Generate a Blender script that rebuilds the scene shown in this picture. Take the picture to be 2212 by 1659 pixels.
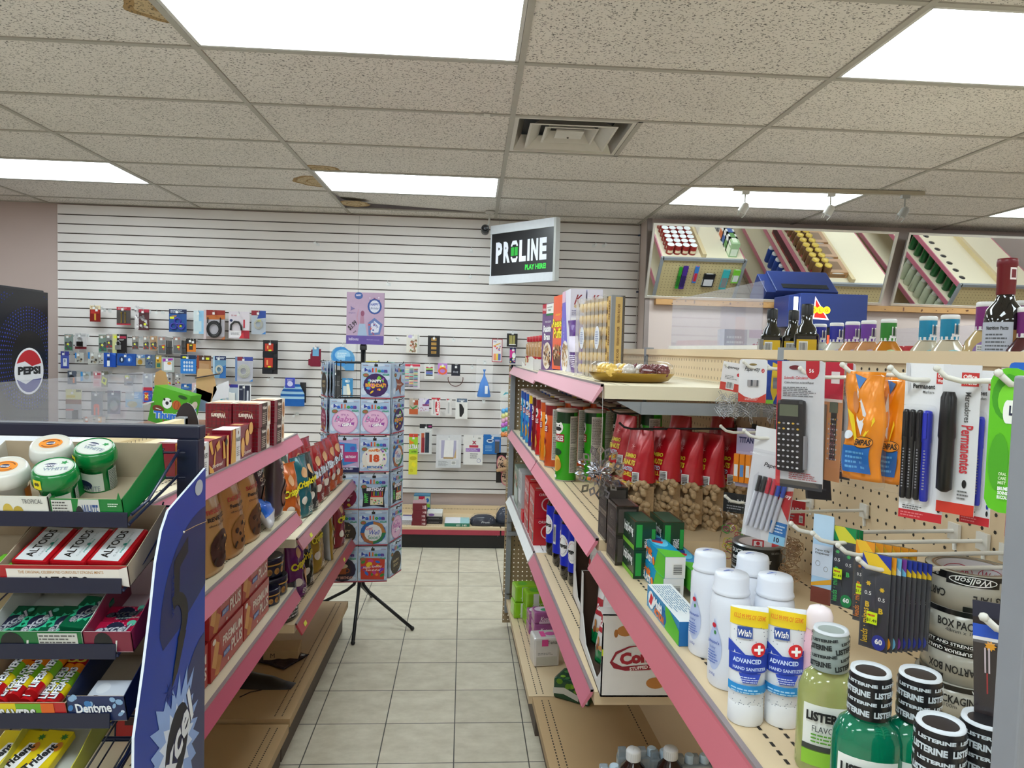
import bpy,bmesh,math,random
from mathutils import Vector,Matrix,Euler
for o in list(bpy.data.objects): bpy.data.objects.remove(o)
SC = bpy.context.scene; COL = SC.collection
R = math.radians; PI = math.pi
# ---------------------------------------------------------------- camera
F,EYE = 1531.0,1.587
_yaw,_pit,_rol = .0552,-.0489,.0272
_f = Vector((math.sin(_yaw)*math.cos(_pit),math.cos(_yaw)*math.cos(_pit),math.sin(_pit)))
_r0 = Vector((math.cos(_yaw),-math.sin(_yaw),0)); _u0 = _r0.cross(_f)
_r = _r0*math.cos(_rol) + _u0*math.sin(_rol); _u = _u0*math.cos(_rol) - _r0*math.sin(_rol)
cd = bpy.data.cameras.new('camera'); cam = bpy.data.objects.new('camera',cd); COL.objects.link(cam)
cd.sensor_width = 36; cd.lens = F*36/2212; cd.clip_start = .02
m = Matrix((_r,_u,-_f)).transposed().to_4x4(); m.translation = (0,0,EYE); cam.matrix_world = m
SC.camera = cam
SC.view_settings.view_transform = 'Standard'; SC.view_settings.look = 'None'
SC.view_settings.exposure = 0.66; SC.view_settings.gamma = 1
SC.view_settings.use_curve_mapping = False
w_ = bpy.data.worlds.new('world'); SC.world = w_; w_.use_nodes = True
w_.node_tree.nodes['Background'].inputs[0].default_value = (.6,.65,.7,1)
w_.node_tree.nodes['Background'].inputs[1].default_value = .15
LAMP = 8.2                       # radiance of the fluorescent diffusers
def ray(u,v):
    return _r*((u-1106)/F) - _u*((v-829.5)/F) + _f
def at(u,v,Y=None,z=None,X=None,S=None):   # where the sight line of a photo point meets a real plane
    d = ray(u,v)
    if Y is not None: t = Y/d.y
    elif z is not None: t = (z-EYE)/d.z
    elif X is not None: t = X/d.x
    else: t = S/(d.x+.036*d.y)      # the plane of the right gondola
    return Vector((0,0,EYE)) + d*t
# ---------------------------------------------------------------- materials
_M = {}
def lin(h):
    h = h.lstrip('#'); h = h if len(h) == 6 else ''.join(q*2 for q in h); c = [int(h[i:i+2],16)/255 for i in (0,2,4)]
    return [x/12.92 if x <= .04045 else ((x+.055)/1.055)**2.4 for x in c] + [1]
def M(hexc,rough=.55,kind='',amt=.06,sc=30):
    key = (hexc,rough,kind,amt)
    if key in _M: return _M[key]
    mt = bpy.data.materials.new('%s_%s' % (kind or 'paint',hexc)); mt.use_nodes = True
    nt = mt.node_tree; b = nt.nodes['Principled BSDF']; c = lin(hexc)
    b.inputs['Base Color'].default_value = c; b.inputs['Roughness'].default_value = rough
    if kind in ('','foil','metal','rubber','film','chrome'):
        tc = nt.nodes.new('ShaderNodeTexCoord'); n = nt.nodes.new('ShaderNodeTexNoise'); n.inputs['Scale'].default_value = sc
        nt.links.new(tc.outputs['Object'],n.inputs['Vector'])
        mx = nt.nodes.new('ShaderNodeMix'); mx.data_type = 'RGBA'
        mx.inputs['A'].default_value = [x*(1-amt) for x in c[:3]]+[1]; mx.inputs['B'].default_value = [min(1,x*(1+amt)) for x in c[:3]]+[1]
        nt.links.new(n.outputs['Fac'],mx.inputs['Factor']); nt.links.new(mx.outputs['Result'],b.inputs['Base Color'])
    if kind == 'metal': b.inputs['Metallic'].default_value = .75
    if kind == 'chrome': b.inputs['Metallic'].default_value = 1
    if kind == 'foil':
        b.inputs['Metallic'].default_value = .15; b.inputs['Coat Weight'].default_value = .4; b.inputs['Coat Roughness'].default_value = .2
        bp = nt.nodes.new('ShaderNodeBump'); bp.inputs['Strength'].default_value = .5; bp.inputs['Distance'].default_value = .004
        n2 = nt.nodes.new('ShaderNodeTexNoise'); n2.inputs['Scale'].default_value = 28; n2.inputs['Detail'].default_value = 3
        nt.links.new(tc.outputs['Object'],n2.inputs['Vector']); nt.links.new(n2.outputs['Fac'],bp.inputs['Height']); nt.links.new(bp.outputs['Normal'],b.inputs['Normal'])
    if kind in ('glass','film'):
        tr = nt.nodes.new('ShaderNodeBsdfTransparent'); tr.inputs[0].default_value = [min(1,x) for x in c[:3]]+[1]
        ms = nt.nodes.new('ShaderNodeMixShader'); out = nt.nodes['Material Output']
        g = nt.nodes.new('ShaderNodeBsdfGlossy'); g.inputs['Roughness'].default_value = max(.04,rough*.3)
        fr = nt.nodes.new('ShaderNodeFresnel'); fr.inputs['IOR'].default_value = 1.45
        if kind == 'film':
            bp = nt.nodes.new('ShaderNodeBump'); bp.inputs['Strength'].default_value = .6; bp.inputs['Distance'].default_value = .004
            n.inputs['Scale'].default_value = 24; nt.links.new(n.outputs['Fac'],bp.inputs['Height'])
            nt.links.new(bp.outputs['Normal'],g.inputs['Normal']); nt.links.new(bp.outputs['Normal'],fr.inputs['Normal'])
        ge = nt.nodes.new('ShaderNodeNewGeometry'); iv = nt.nodes.new('ShaderNodeMath'); iv.operation = 'SUBTRACT'; iv.inputs[0].default_value = 1; nt.links.new(ge.outputs['Backfacing'],iv.inputs[1])
        mu = nt.nodes.new('ShaderNodeMath'); mu.operation = 'MULTIPLY'; nt.links.new(fr.outputs[0],mu.inputs[0]); nt.links.new(iv.outputs[0],mu.inputs[1])
        nt.links.new(mu.outputs[0],ms.inputs[0]); nt.links.new(tr.outputs[0],ms.inputs[1]); nt.links.new(g.outputs[0],ms.inputs[2])
        if amt > .06:                       # a milky sheet
            m2 = nt.nodes.new('ShaderNodeMixShader'); m2.inputs[0].default_value = amt
            df = nt.nodes.new('ShaderNodeBsdfDiffuse'); df.inputs[0].default_value = c
            nt.links.new(ms.outputs[0],m2.inputs[1]); nt.links.new(df.outputs[0],m2.inputs[2]); ms = m2
        nt.links.new(ms.outputs[0],out.inputs[0])
    if kind == 'glow':
        b.inputs['Emission Color'].default_value = c; b.inputs['Emission Strength'].default_value = amt
    _M[key] = mt
    return mt
def node(nt,t,**k):
    n = nt.nodes.new(t)
    for a,b in k.items():
        if a.startswith('i_'): n.inputs[a[2:]].default_value = b
        elif a.startswith('n_'): n.inputs[int(a[2:])].default_value = b
        else: setattr(n,a,b)
    return n
# ---------------------------------------------------------------- text glyphs
_G = {}
def glyphs(s,bold=0.0,italic=0.0):
    k = (s,bold,italic)
    if k in _G: return _G[k]
    cu = bpy.data.curves.new('t','FONT'); cu.body = s; cu.resolution_u = 2; cu.offset = bold; cu.shear = italic; cu.fill_mode = 'FRONT'
    ob = bpy.data.objects.new('t',cu); COL.objects.link(ob)
    me = bpy.data.meshes.new_from_object(ob)
    vs = [(v.co.x,v.co.y) for v in me.vertices]; fs = [tuple(p.vertices) for p in me.polygons]
    COL.objects.unlink(ob); bpy.data.objects.remove(ob); bpy.data.curves.remove(cu); bpy.data.meshes.remove(me)
    if vs:
        x0 = min(v[0] for v in vs); x1 = max(v[0] for v in vs); y0 = min(v[1] for v in vs); y1 = max(v[1] for v in vs)
    else: x0 = x1 = y0 = y1 = 0
    _G[k] = (vs,fs,x0,x1,y0,y1)
    return _G[k]
# ---------------------------------------------------------------- surfaces (u, v in metres, layer lifts by .35 mm)
LIFT = .00016
def plane(o,u,v):
    o,u,v = Vector(o),Vector(u).normalized(),Vector(v).normalized(); n = u.cross(v)
    return lambda a,b,l: o + u*a + v*b + n*(LIFT*l)
def cyl(r,z0=0,cx=0,cy=0):                 # r number or function of height; u=0 faces the front (-Y)
    rf = r if callable(r) else (lambda z: r)
    def f(a,b,l):
        q = rf(b) + LIFT*1.5*l; th = a/max(rf(b),1e-4)
        return Vector((cx+q*math.sin(th),cy-q*math.cos(th),z0+b))
    return f
class MB:
    def __init__(s): s.v = []; s.f = []; s.mi = []; s.mats = []; s.sm = []; s.T = Matrix.Identity(4); s.S = None; s.L = 1; s.div = 1
    def mat(s,m):
        if isinstance(m,str): m = M(m)
        if m not in s.mats: s.mats.append(m)
        return s.mats.index(m)
    def add(s,vs,fs,m,smooth=False):
        b = len(s.v); k = s.mat(m); s.v += [s.T @ Vector(p) for p in vs]
        for f in fs: s.f.append([b+i for i in f]); s.mi.append(k); s.sm.append(smooth)
        return s
    def box(s,a,b,m):
        x0,y0,z0 = a; x1,y1,z1 = b
        return s.add([(x0,y0,z0),(x1,y0,z0),(x1,y1,z0),(x0,y1,z0),(x0,y0,z1),(x1,y0,z1),(x1,y1,z1),(x0,y1,z1)],
              [(0,3,2,1),(4,5,6,7),(0,1,5,4),(1,2,6,5),(2,3,7,6),(3,0,4,7)],m)
    def bbox(s,a,b,m,r=.003):             # bevelled box
        bm = bmesh.new(); bmesh.ops.create_cube(bm,size=1)
        for v in bm.verts:
            v.co = Vector([a[i]+(b[i]-a[i])*(v.co[i]+.5) for i in range(3)])
        bmesh.ops.bevel(bm,geom=list(bm.edges),offset=r,segments=2,affect='EDGES',profile=.6)
        vs = [v.co.copy() for v in bm.verts]; fs = [[v.index for v in f.verts] for f in bm.faces]; bm.free()
        return s.add(vs,fs,m,False)
    def lathe(s,prof,m,n=20,c=(0,0),cap=True,sx=1,sy=1):
        vs = []; fs = []
        for r,z in prof:
            for i in range(n):
                a = 2*PI*i/n; vs.append((c[0]+r*sx*math.sin(a),c[1]-r*sy*math.cos(a),z))
        for j in range(len(prof)-1):
            for i in range(n): fs.append((j*n+i,j*n+(i+1) % n,(j+1)*n+(i+1) % n,(j+1)*n+i))
        s.add(vs,fs,m,True)
        if cap:
            for j,fl in ((0,1),(len(prof)-1,0)):
                ring = [vs[j*n+i] for i in range(n)]
                s.add(ring,[tuple(range(n))[::-1] if fl else tuple(range(n))],m)
        return s
    def tube(s,pts,r,m,n=8,cap=True):
        pts = [Vector(p) for p in pts]; vs = []; fs = []; up = None
        for i,p in enumerate(pts):
            t = (pts[min(i+1,len(pts)-1)]-pts[max(i-1,0)]).normalized()
            if up is None: up = Vector((0,0,1)) if abs(t.z) < .9 else Vector((1,0,0))
            x = t.cross(up).normalized(); up = x.cross(t).normalized()
            rr = r[i] if isinstance(r,(list,tuple)) else r
            for k in range(n):
                a = 2*PI*k/n; vs.append(p+x*math.cos(a)*rr+up*math.sin(a)*rr)
        for j in range(len(pts)-1):
            for k in range(n): fs.append((j*n+k,j*n+(k+1) % n,(j+1)*n+(k+1) % n,(j+1)*n+k))
        if cap: fs.append(tuple(range(n))); fs.append(tuple(range(len(vs)-n,len(vs))))
        return s.add(vs,fs,m,True)
    def prism(s,poly,t,m,mside=None):     # poly in the XZ plane, thickness t along Y (front at y=0)
        n = len(poly); vs = [(x,0,z) for x,z in poly]+[(x,t,z) for x,z in poly]
        s.add(vs,[tuple(range(n)),tuple(range(n,2*n))[::-1]],m)
        return s.add(vs,[(i,n+i,n+(i+1) % n,(i+1) % n) for i in range(n)],mside or m)
    def sphere(s,c,r,m,n=12,sx=1,sy=1,sz=1):
        k = n//2; vs = []; fs = []
        for j in range(k+1):
            ph = PI*j/k
            for i in range(n):
                a = 2*PI*i/n; vs.append((c[0]+r*sx*math.sin(ph)*math.cos(a),c[1]+r*sy*math.sin(ph)*math.sin(a),c[2]-r*sz*math.cos(ph)))
        for j in range(k):
            for i in range(n): fs.append((j*n+i,j*n+(i+1) % n,(j+1)*n+(i+1) % n,(j+1)*n+i))
        return s.add(vs,fs,m,True)
    # 2D drawing on the current surface s.S
    def on(s,f,div=1): s.S = f; s.L = 1; s.div = div; return s
    def rect(s,x0,y0,x1,y1,m,l=None,nx=None,ny=None):
        nx = nx or s.div; ny = ny or (1 if s.div == 1 else max(1,s.div)); l = l or s.L
        vs = []; fs = []
        for j in range(ny+1):
            for i in range(nx+1): vs.append(s.S(x0+(x1-x0)*i/nx,y0+(y1-y0)*j/ny,l))
        for j in range(ny):
            for i in range(nx): a = j*(nx+1)+i; fs.append((a,a+1,a+nx+2,a+nx+1))
        return s.add(vs,fs,m,s.div > 1)
    def poly(s,pts,m,l=None):
        l = l or s.L
        return s.add([s.S(x,y,l) for x,y in pts],[tuple(range(len(pts)))],m)
    def ell(s,cx,cy,rx,ry,m,l=None,n=20,rot=0):
        l = l or s.L; rings = 1 if s.div == 1 else 3; vs = [s.S(cx,cy,l)]; fs = []; ca,sa = math.cos(rot),math.sin(rot)
        for q in range(1,rings+1):
            for i in range(n):
                a = 2*PI*i/n; x = rx*q/rings*math.cos(a); y = ry*q/rings*math.sin(a)
                vs.append(s.S(cx+x*ca-y*sa,cy+x*sa+y*ca,l))
        for i in range(n): fs.append((0,1+i,1+(i+1) % n))
        for q in range(1,rings):
            o = 1+(q-1)*n
            for i in range(n): fs.append((o+i,o+n+i,o+n+(i+1) % n,o+(i+1) % n))
        return s.add(vs,fs,m,s.div > 1)
    def ring(s,cx,cy,rx,ry,w,m,l=None,n=24,a0=0,a1=2*PI):
        l = l or s.L; vs = []; fs = []
        for i in range(n+1):
            a = a0+(a1-a0)*i/n
            vs += [s.S(cx+rx*math.cos(a),cy+ry*math.sin(a),l),s.S(cx+(rx-w)*math.cos(a),cy+(ry-w)*math.sin(a),l)]
        for i in range(n): fs.append((2*i,2*i+2,2*i+3,2*i+1))
        return s.add(vs,fs,m)
    def star(s,cx,cy,r1,r2,k,m,l=None,rot=0):
        l = l or s.L; vs = [s.S(cx,cy,l)]
        for i in range(2*k):
            a = rot+PI*i/k; r = (r1 if i % 2 == 0 else r2); vs.append(s.S(cx+r*math.cos(a),cy+r*math.sin(a),l))
        return s.add(vs,[(0,1+i,1+(i+1) % (2*k)) for i in range(2*k)],m)
    def text(s,t,cx,cy,h,m,w=None,l=None,rot=0,bold=0,it=0,al='c',arc=0):
        vs,fs,x0,x1,y0,y1 = glyphs(t,bold,it)
        if not vs: return s
        l = l or s.L+1; ky = h/max(y1-y0,1e-6); kx = ky if w is None else w/max(x1-x0,1e-6); W = (x1-x0)*kx
        ox = {'c': -W/2,'l': 0,'r': -W}[al]; ca,sa = math.cos(rot),math.sin(rot); out = []
        for x,y in vs:
            X = (x-x0)*kx+ox; Y = (y-y0)*ky-h/2
            if arc: Y -= arc*(X*2/W)**2
            out.append(s.S(cx+X*ca-Y*sa,cy+X*sa+Y*ca,l))
        return s.add(out,fs,m)
    def lines(s,x0,y0,x1,y1,n,m,l=None,seed=1,fill=.45):   # rows of small print
        rnd = random.Random(seed); st = (y1-y0)/n; l = l or s.L+1
        for i in range(n):
            y = y1-st*(i+.5); x = x0; e = x0+(x1-x0)*rnd.uniform(.7,1)
            while x < e:
                q = min(e,x+(x1-x0)*rnd.uniform(.05,.18)); s.rect(x,y-st*fill/2,q,y+st*fill/2,m,l,1,1); x = q+(x1-x0)*.025
        return s
    def bar(s,x0,y0,x1,y1,l=None,vert=False):   # bar code
        l = l or s.L+1; s.rect(x0,y0,x1,y1,'#e8e8e6',l,1,1); rnd = random.Random(7); k = 0
        W,Hh = x1-x0,y1-y0
        while k < 16:
            a = .08+.84*k/16; b = a+rnd.choice((.015,.03,.04))
            if vert: s.rect(x0+W*.12,y0+Hh*a,x1-W*.12,y0+Hh*b,'#1b1b1d',l+1,1,1)
            else: s.rect(x0+W*a,y0+Hh*.12,x0+W*b,y1-Hh*.12,'#1b1b1d',l+1,1,1)
            k += 1
        return s
    def obj(s,name,parent=None,auto=True):
        me = bpy.data.meshes.new(name); me.from_pydata([tuple(v) for v in s.v],[],s.f)
        for m in s.mats: me.materials.append(m)
        me.polygons.foreach_set('material_index',s.mi); me.polygons.foreach_set('use_smooth',s.sm); me.update()
        o = bpy.data.objects.new(name,me); COL.objects.link(o)
        if parent: o.parent = parent
        return o
class Box(MB):                                # a carton: x +-w/2, y +-d/2, z 0..h, front at -Y
    def __init__(s,w,d,h,m,r=0):
        super().__init__(); s.w,s.d,s.h = w,d,h
        if r: s.bbox((-w/2,-d/2,0),(w/2,d/2,h),m,r)
        else: s.box((-w/2,-d/2,0),(w/2,d/2,h),m)
    def face(s,k):
        w,d,h = s.w,s.d,s.h
        s.on({'f': plane((-w/2,-d/2,0),(1,0,0),(0,0,1)),'r': plane((w/2,-d/2,0),(0,1,0),(0,0,1)),
              'l': plane((-w/2,d/2,0),(0,-1,0),(0,0,1)),'t': plane((-w/2,-d/2,h),(1,0,0),(0,1,0)),
              'b': plane((w/2,d/2,0),(-1,0,0),(0,0,1))}[k])
        return s
# ---------------------------------------------------------------- things
def tag(o,label=None,cat=None,group=None,kind=None):
    if label: o['label'] = label
    if cat: o['category'] = cat
    if group: o['group'] = group
    if kind: o['kind'] = kind
    return o
def empty(name,loc=(0,0,0),rz=0):
    o = bpy.data.objects.new(name,None); COL.objects.link(o); o.empty_display_size = .05
    o.location = loc; o.rotation_euler = (0,0,rz); return o
KIDS = {}
def kid(mb,name,parent,label=None):
    o = mb.obj(name,parent); KIDS.setdefault(parent.name,[]).append(o)
    if label: o['label'] = label
    return o
def copy_tree(o,parent=None):
    c = o.copy(); COL.objects.link(c)
    if parent: c.parent = parent; KIDS.setdefault(parent.name,[]).append(c)
    for ch in list(KIDS.get(o.name,[])): copy_tree(ch,c)
    return c
_P = {}
def put(key,maker,loc,rot=0,label='',cat='',group=None,sc=None):
    # first call builds the thing, later calls copy it and its parts
    if key in _P: o = copy_tree(_P[key])
    else: o = maker(); _P[key] = o
    o.location = loc
    o.rotation_euler = rot if isinstance(rot,(tuple,list,Euler)) else (0,0,rot)
    o.scale = (sc,sc,sc) if isinstance(sc,(int,float)) else (sc or (1,1,1))
    for k in ('label','category','group'):
        if k in o: del o[k]
    return tag(o,label,cat,group)
def struct(mb,name,parent=None):
    o = mb.obj(name,parent); o['kind'] = 'structure'; return o
ORD = ['first','second','third','fourth','fifth','sixth','seventh','eighth','ninth','tenth','eleventh','twelfth','thirteenth','fourteenth','fifteenth','sixteenth','seventeenth','eighteenth','nineteenth','twentieth','twenty-first','twenty-second','twenty-third','twenty-fourth']
# ---------------------------------------------------------------- generic package builders
def draw(b,w,h,spec,ox=0,oy=0):          # spec in fractions of the face
    for s in spec:
        k = s[0]; b.L += 1
        X = lambda q: ox+q*w
        Y = lambda q: oy+q*h
        if k == 'r': b.rect(X(s[1]),Y(s[2]),X(s[3]),Y(s[4]),s[5])
        elif k == 'e': b.ell(X(s[1]),Y(s[2]),s[3]*w,s[4]*h,s[5],n=16)
        elif k == 'o': b.ring(X(s[1]),Y(s[2]),s[3]*w,s[4]*h,s[5]*w,s[6],n=20)
        elif k == 't':
            t,x,y,hh,c = s[1:6]; o = s[6] if len(s) > 6 else {}
            b.text(t,X(x),Y(y),hh*h,c,(o['w']*w if 'w' in o else None),b.L,o.get('rot',0),o.get('b',.01),o.get('i',0),o.get('al','c'),o.get('arc',0)*h)
        elif k == 'l': b.lines(X(s[1]),Y(s[2]),X(s[3]),Y(s[4]),s[5],s[6],b.L,seed=int(s[5]*7+s[1]*50))
        elif k == 'b': b.bar(X(s[1]),Y(s[2]),X(s[3]),Y(s[4]),b.L,len(s) > 5); b.L += 1
        elif k == 'p': b.poly([(X(x),Y(y)) for x,y in s[1]],s[2])
        elif k == 's': b.star(X(s[1]),Y(s[2]),s[3]*w,s[4]*w,s[5],s[6])
        elif k == 'x':                         # scattered blobs: x0,y0,x1,y1,n,rx,colours
            r = random.Random(s[5]); 
            for i in range(s[5]): b.L += .15; b.ell(X(r.uniform(s[1],s[3])),Y(r.uniform(s[2],s[4])),s[6]*w*r.uniform(.6,1.3),s[6]*w*r.uniform(.5,1.1),r.choice(s[7]),n=8,rot=r.uniform(0,3))
    return b
def hump(x,p=2.4,q=.6): return max(0.0,1-abs(2*x-1)**p)**q
def bagshape(w,h,d,top=.0,base=.8,taper=.05,seed=1,wr=.004):
    r = random.Random(seed); ph = [r.uniform(0,6) for _ in range(6)]
    def g(v): return (base+(1-base)*min(1,v/.3))*(1-max(0,(v-.45)/.55)**1.6*(1-top))
    def f(a,b,l,sgn=-1):                   # a in -w/2..w/2, b in 0..h
        u = min(1,max(0,a/w+.5)); v = min(1,max(0,b/h)); ed = min(1,6*v+.4)*min(1,8*(1-v)+.3)
        y = d/2*hump(u)*g(v) + wr*hump(u,2,.5)*ed*(math.sin(9*u+5*v+ph[0])*.5+math.sin(23*v+4*u+ph[1])*.3+math.sin(17*u-13*v+ph[2])*.35+.4*math.sin(40*u+ph[4])*max(0,v-.75)*4)
        x = a*(1-taper*v)*(1-.05*math.sin(PI*v)) + .003*math.sin(9*v+ph[3])
        return Vector((x,sgn*y - (LIFT*3*l if sgn < 0 else 0),b))
    return f
def bag(w,h,d,m,mback=None,seed=1,top=0,base=.8,taper=.05,wr=.004,crimp=None,bands=()):
    # pillow bag; bands = [(v0, v1, material)] recolour horizontal zones
    b = MB(); f = bagshape(w,h,d,top,base,taper,seed,wr); nu,nv = 14,22
    for sg in (-1,1):
        vs = [f(-w/2+w*i/nu,h*j/nv,0,sg) for j in range(nv+1) for i in range(nu+1)]
        for j in range(nv):
            mm = (mback or m) if sg > 0 else m
            for a,c,bm_ in bands:
                if a <= (j+.5)/nv < c: mm = bm_
            k = b.mat(mm); o = len(b.v)
            b.v += vs[j*(nu+1):(j+2)*(nu+1)]
            for i in range(nu):
                q = [o+i,o+i+1,o+nu+2+i,o+nu+1+i]
                b.f.append(q if sg < 0 else q[::-1]); b.mi.append(k); b.sm.append(True)
    n = nu+1; lo = [f(-w/2+w*i/nu,0,0,-1) for i in range(n)]+[f(-w/2+w*i/nu,0,0,1) for i in range(n)][::-1]
    b.add(lo,[tuple(range(2*n))[::-1]],mback or m)
    if crimp: b.box((-w/2*(1-taper),-.0015,h-.002),(w/2*(1-taper),.0015,h+crimp),m)
    b.on(f,6); b.L = 2
    return b
def merge(o):                                  # weld a smooth mesh so bands shade as one surface
    bm = bmesh.new(); bm.from_mesh(o.data); bmesh.ops.remove_doubles(bm,verts=bm.verts,dist=.00002); bm.to_mesh(o.data); bm.free(); return o
def plane_hit(u,v,P,n):
    d = ray(u,v); O = Vector((0,0,EYE)); return O + d*((P-O).dot(n)/d.dot(n))
def fit(u0,u1,v0,v1,P,rz):                # size of an upright package of given facing that spans these sight lines
    n = Vector((math.sin(rz),-math.cos(rz),0)); uc = (u0+u1)/2; vc = (v0+v1)/2
    a = plane_hit(u0,vc,P,n); c = plane_hit(u1,vc,P,n); t = plane_hit(uc,v0,P,n); q = plane_hit(uc,v1,P,n)
    return (a+c)/2*1 + Vector((0,0,q.z-((a+c)/2).z)),(c-a).length,t.z-q.z
FIL = M('#ffffff',.15,'film',.02)
GL = M('#ffffff',.05,'glass',.02)
def box_thing(name,w,d,h,m,faces,r=0,**parts):
    def mk():
        b = Box(w,d,h,m,r)
        for k,sp in faces.items():
            fw = w if k in 'ftb' else d; fh = h if k in 'frlb' else d
            b.face(k); draw(b,fw,fh,sp)
        return b.obj(name)
    return mk
TH = .036
ra = -PI/2+TH           # facing the aisle from the right gondola
la = PI/2               # facing the aisle from the left gondola
# ================================================================ room shell
H = 2.6845; GX,GY = .1563,2.1595; CW,CD = 1.2192,.6096
XL,XR,YB,YF = -5.6,6.6,6.06,-3.6
def ceil_mat(base,name):
    mt = bpy.data.materials.new(name); mt.use_nodes = True; nt = mt.node_tree; b = nt.nodes['Principled BSDF']; L = nt.links.new
    tc = node(nt,'ShaderNodeTexCoord'); mp = node(nt,'ShaderNodeMapping'); mp.inputs['Scale'].default_value = (1.0,1.6,1)
    L(tc.outputs['Object'],mp.inputs[0])
    wv = node(nt,'ShaderNodeTexNoise',i_Scale=60.0,i_Detail=2.0); L(mp.outputs[0],wv.inputs['Vector'])
    ad = node(nt,'ShaderNodeMix',data_type='RGBA',blend_type='ADD'); ad.inputs['Factor'].default_value = .03
    L(mp.outputs[0],ad.inputs['A']); L(wv.outputs['Color'],ad.inputs['B'])
    vo = node(nt,'ShaderNodeTexVoronoi',i_Scale=80.0); L(ad.outputs['Result'],vo.inputs['Vector'])
    n2 = node(nt,'ShaderNodeTexNoise',i_Scale=110.0,i_Detail=2.0); L(tc.outputs['Object'],n2.inputs['Vector'])
    lt = node(nt,'ShaderNodeMath',operation='MULTIPLY'); L(n2.outputs['Fac'],lt.inputs[0]); lt.inputs[1].default_value = .70
    cp = node(nt,'ShaderNodeMath',operation='SUBTRACT'); L(lt.outputs[0],cp.inputs[0]); L(vo.outputs['Distance'],cp.inputs[1])
    rp = node(nt,'ShaderNodeMapRange'); rp.inputs[1].default_value = .0; rp.inputs[2].default_value = .12; L(cp.outputs[0],rp.inputs[0])
    n3 = node(nt,'ShaderNodeTexNoise',i_Scale=2.5); L(tc.outputs['Object'],n3.inputs['Vector'])
    c = lin(base); m1 = node(nt,'ShaderNodeMix',data_type='RGBA'); m1.inputs['A'].default_value = [x*.9 for x in c[:3]]+[1]; m1.inputs['B'].default_value = [x*1.08 for x in c[:3]]+[1]
    L(n3.outputs['Fac'],m1.inputs['Factor'])
    m2 = node(nt,'ShaderNodeMix',data_type='RGBA'); m2.inputs['B'].default_value = [x*.22 for x in c[:3]]+[1]
    L(rp.outputs[0],m2.inputs['Factor']); L(m1.outputs['Result'],m2.inputs['A']); L(m2.outputs['Result'],b.inputs['Base Color'])
    b.inputs['Roughness'].default_value = .9
    bp = node(nt,'ShaderNodeBump'); bp.inputs['Strength'].default_value = .4; bp.inputs['Distance'].default_value = .002; bp.invert = True
    L(rp.outputs[0],bp.inputs['Height']); L(bp.outputs[0],b.inputs['Normal'])
    return mt
CM = ceil_mat('#ddd8d3','ceiling_tile'); CM2 = ceil_mat('#a08358','stained_tile'); CM3 = ceil_mat('#bfa984','stained_tile_pale')
lightcells = [(i,j) for i in (-5,-3,-1,1,3,5) for j in (-8,-4,0,4)]
b = MB()
i0,i1 = -5,5; j0,j1 = -10,6
for i in range(i0,i1+1):
    for j in range(j0,j1+1):
        x0 = max(XL,GX+i*CW); x1 = min(XR,x0+CW if i > i0 else GX+(i+1)*CW); y0 = GY+j*CD; y1 = min(YB,y0+CD)
        if (i,j) in lightcells: continue
        if (i,j) == (0,2): x0 = GX+CD
        if x1 <= x0: continue
        if (i,j) == (-1,5):       # the pushed-up tile that leaves a dark gap
            b.add([(x0,y0,H+.002),(x1,y0,H),(x1,y1,H),(x0+.02,y1,H+.05)],[(0,3,2,1)],CM); continue
        b.add([(x0,y0,H),(x1,y0,H),(x1,y1,H),(x0,y1,H)],[(0,3,2,1)],CM)
b.add([(XL,YF,H+.25),(XR,YF,H+.25),(XR,YB,H+.25),(XL,YB,H+.25)],[(0,3,2,1)],'#2b2927')
def stain(cx,cy,rx,ry,cell,rot=0):      # tide-marked water stain, clipped by its tile
    x0 = GX+cell[0]*CW+.012; x1 = x0+CW-.024; y0 = GY+cell[1]*CD+.012; y1 = y0+CD-.024
    for q,(k,mm) in enumerate(((1,CM2),(.82,CM3),(.5,CM2),(.42,CM3))):
        pts = []
        for t in range(40):
            a = 2*PI*t/40; w = 1+.04*math.sin(5*a+cx*7)+.03*math.sin(9*a)
            X = cx+rx*k*w*math.cos(a); Y = cy+ry*k*w*math.sin(a)
            pts.append((min(max(X,x0),x1),min(max(Y,y0),y1),H-.0006-.0004*q))
        b.add(pts[::-1],[tuple(range(40))],mm)
p = at(395,20,z=H); stain(p.x,p.y,.19,.13,(-2,0))
p = at(682,392,z=H); stain(p.x+.02,p.y,.17,.16,(-2,4))
p = at(694,368,z=H); stain(p.x,p.y-.03,.13,.1,(-1,3))
p = at(765,440,z=H); stain(p.x,p.y,.12,.12,(-1,5))
p = at(735,465,z=H); stain(p.x,p.y,.11,.06,(-2,6))
ceiling = struct(b,'ceiling')
b = MB(); g1 = M('#a8a49b',.5)
for i in range(i0,i1+2): b.box((GX+i*CW-.012,YF,H-.006),(GX+i*CW+.012,YB,H+.004),g1)
for j in range(j0,j1+1): b.box((XL,GY+j*CD-.012,H-.0055),(XR,GY+j*CD+.012,H+.0035),g1)
b.box((GX+CD-.012,GY+2*CD,H-.0055),(GX+CD+.012,GY+3*CD,H+.0035),g1)
b.box((XL,YB-.02,H-.005),(XR,YB,H+.003),g1)
for x,y in ((-.05,3.38),(-.09,3.99),(.02,3.37)): b.box((x,y-.012,H-.014),(x+.03,y+.012,H-.006),'#d8d6d0')
struct(b,'trim_1')
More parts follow.
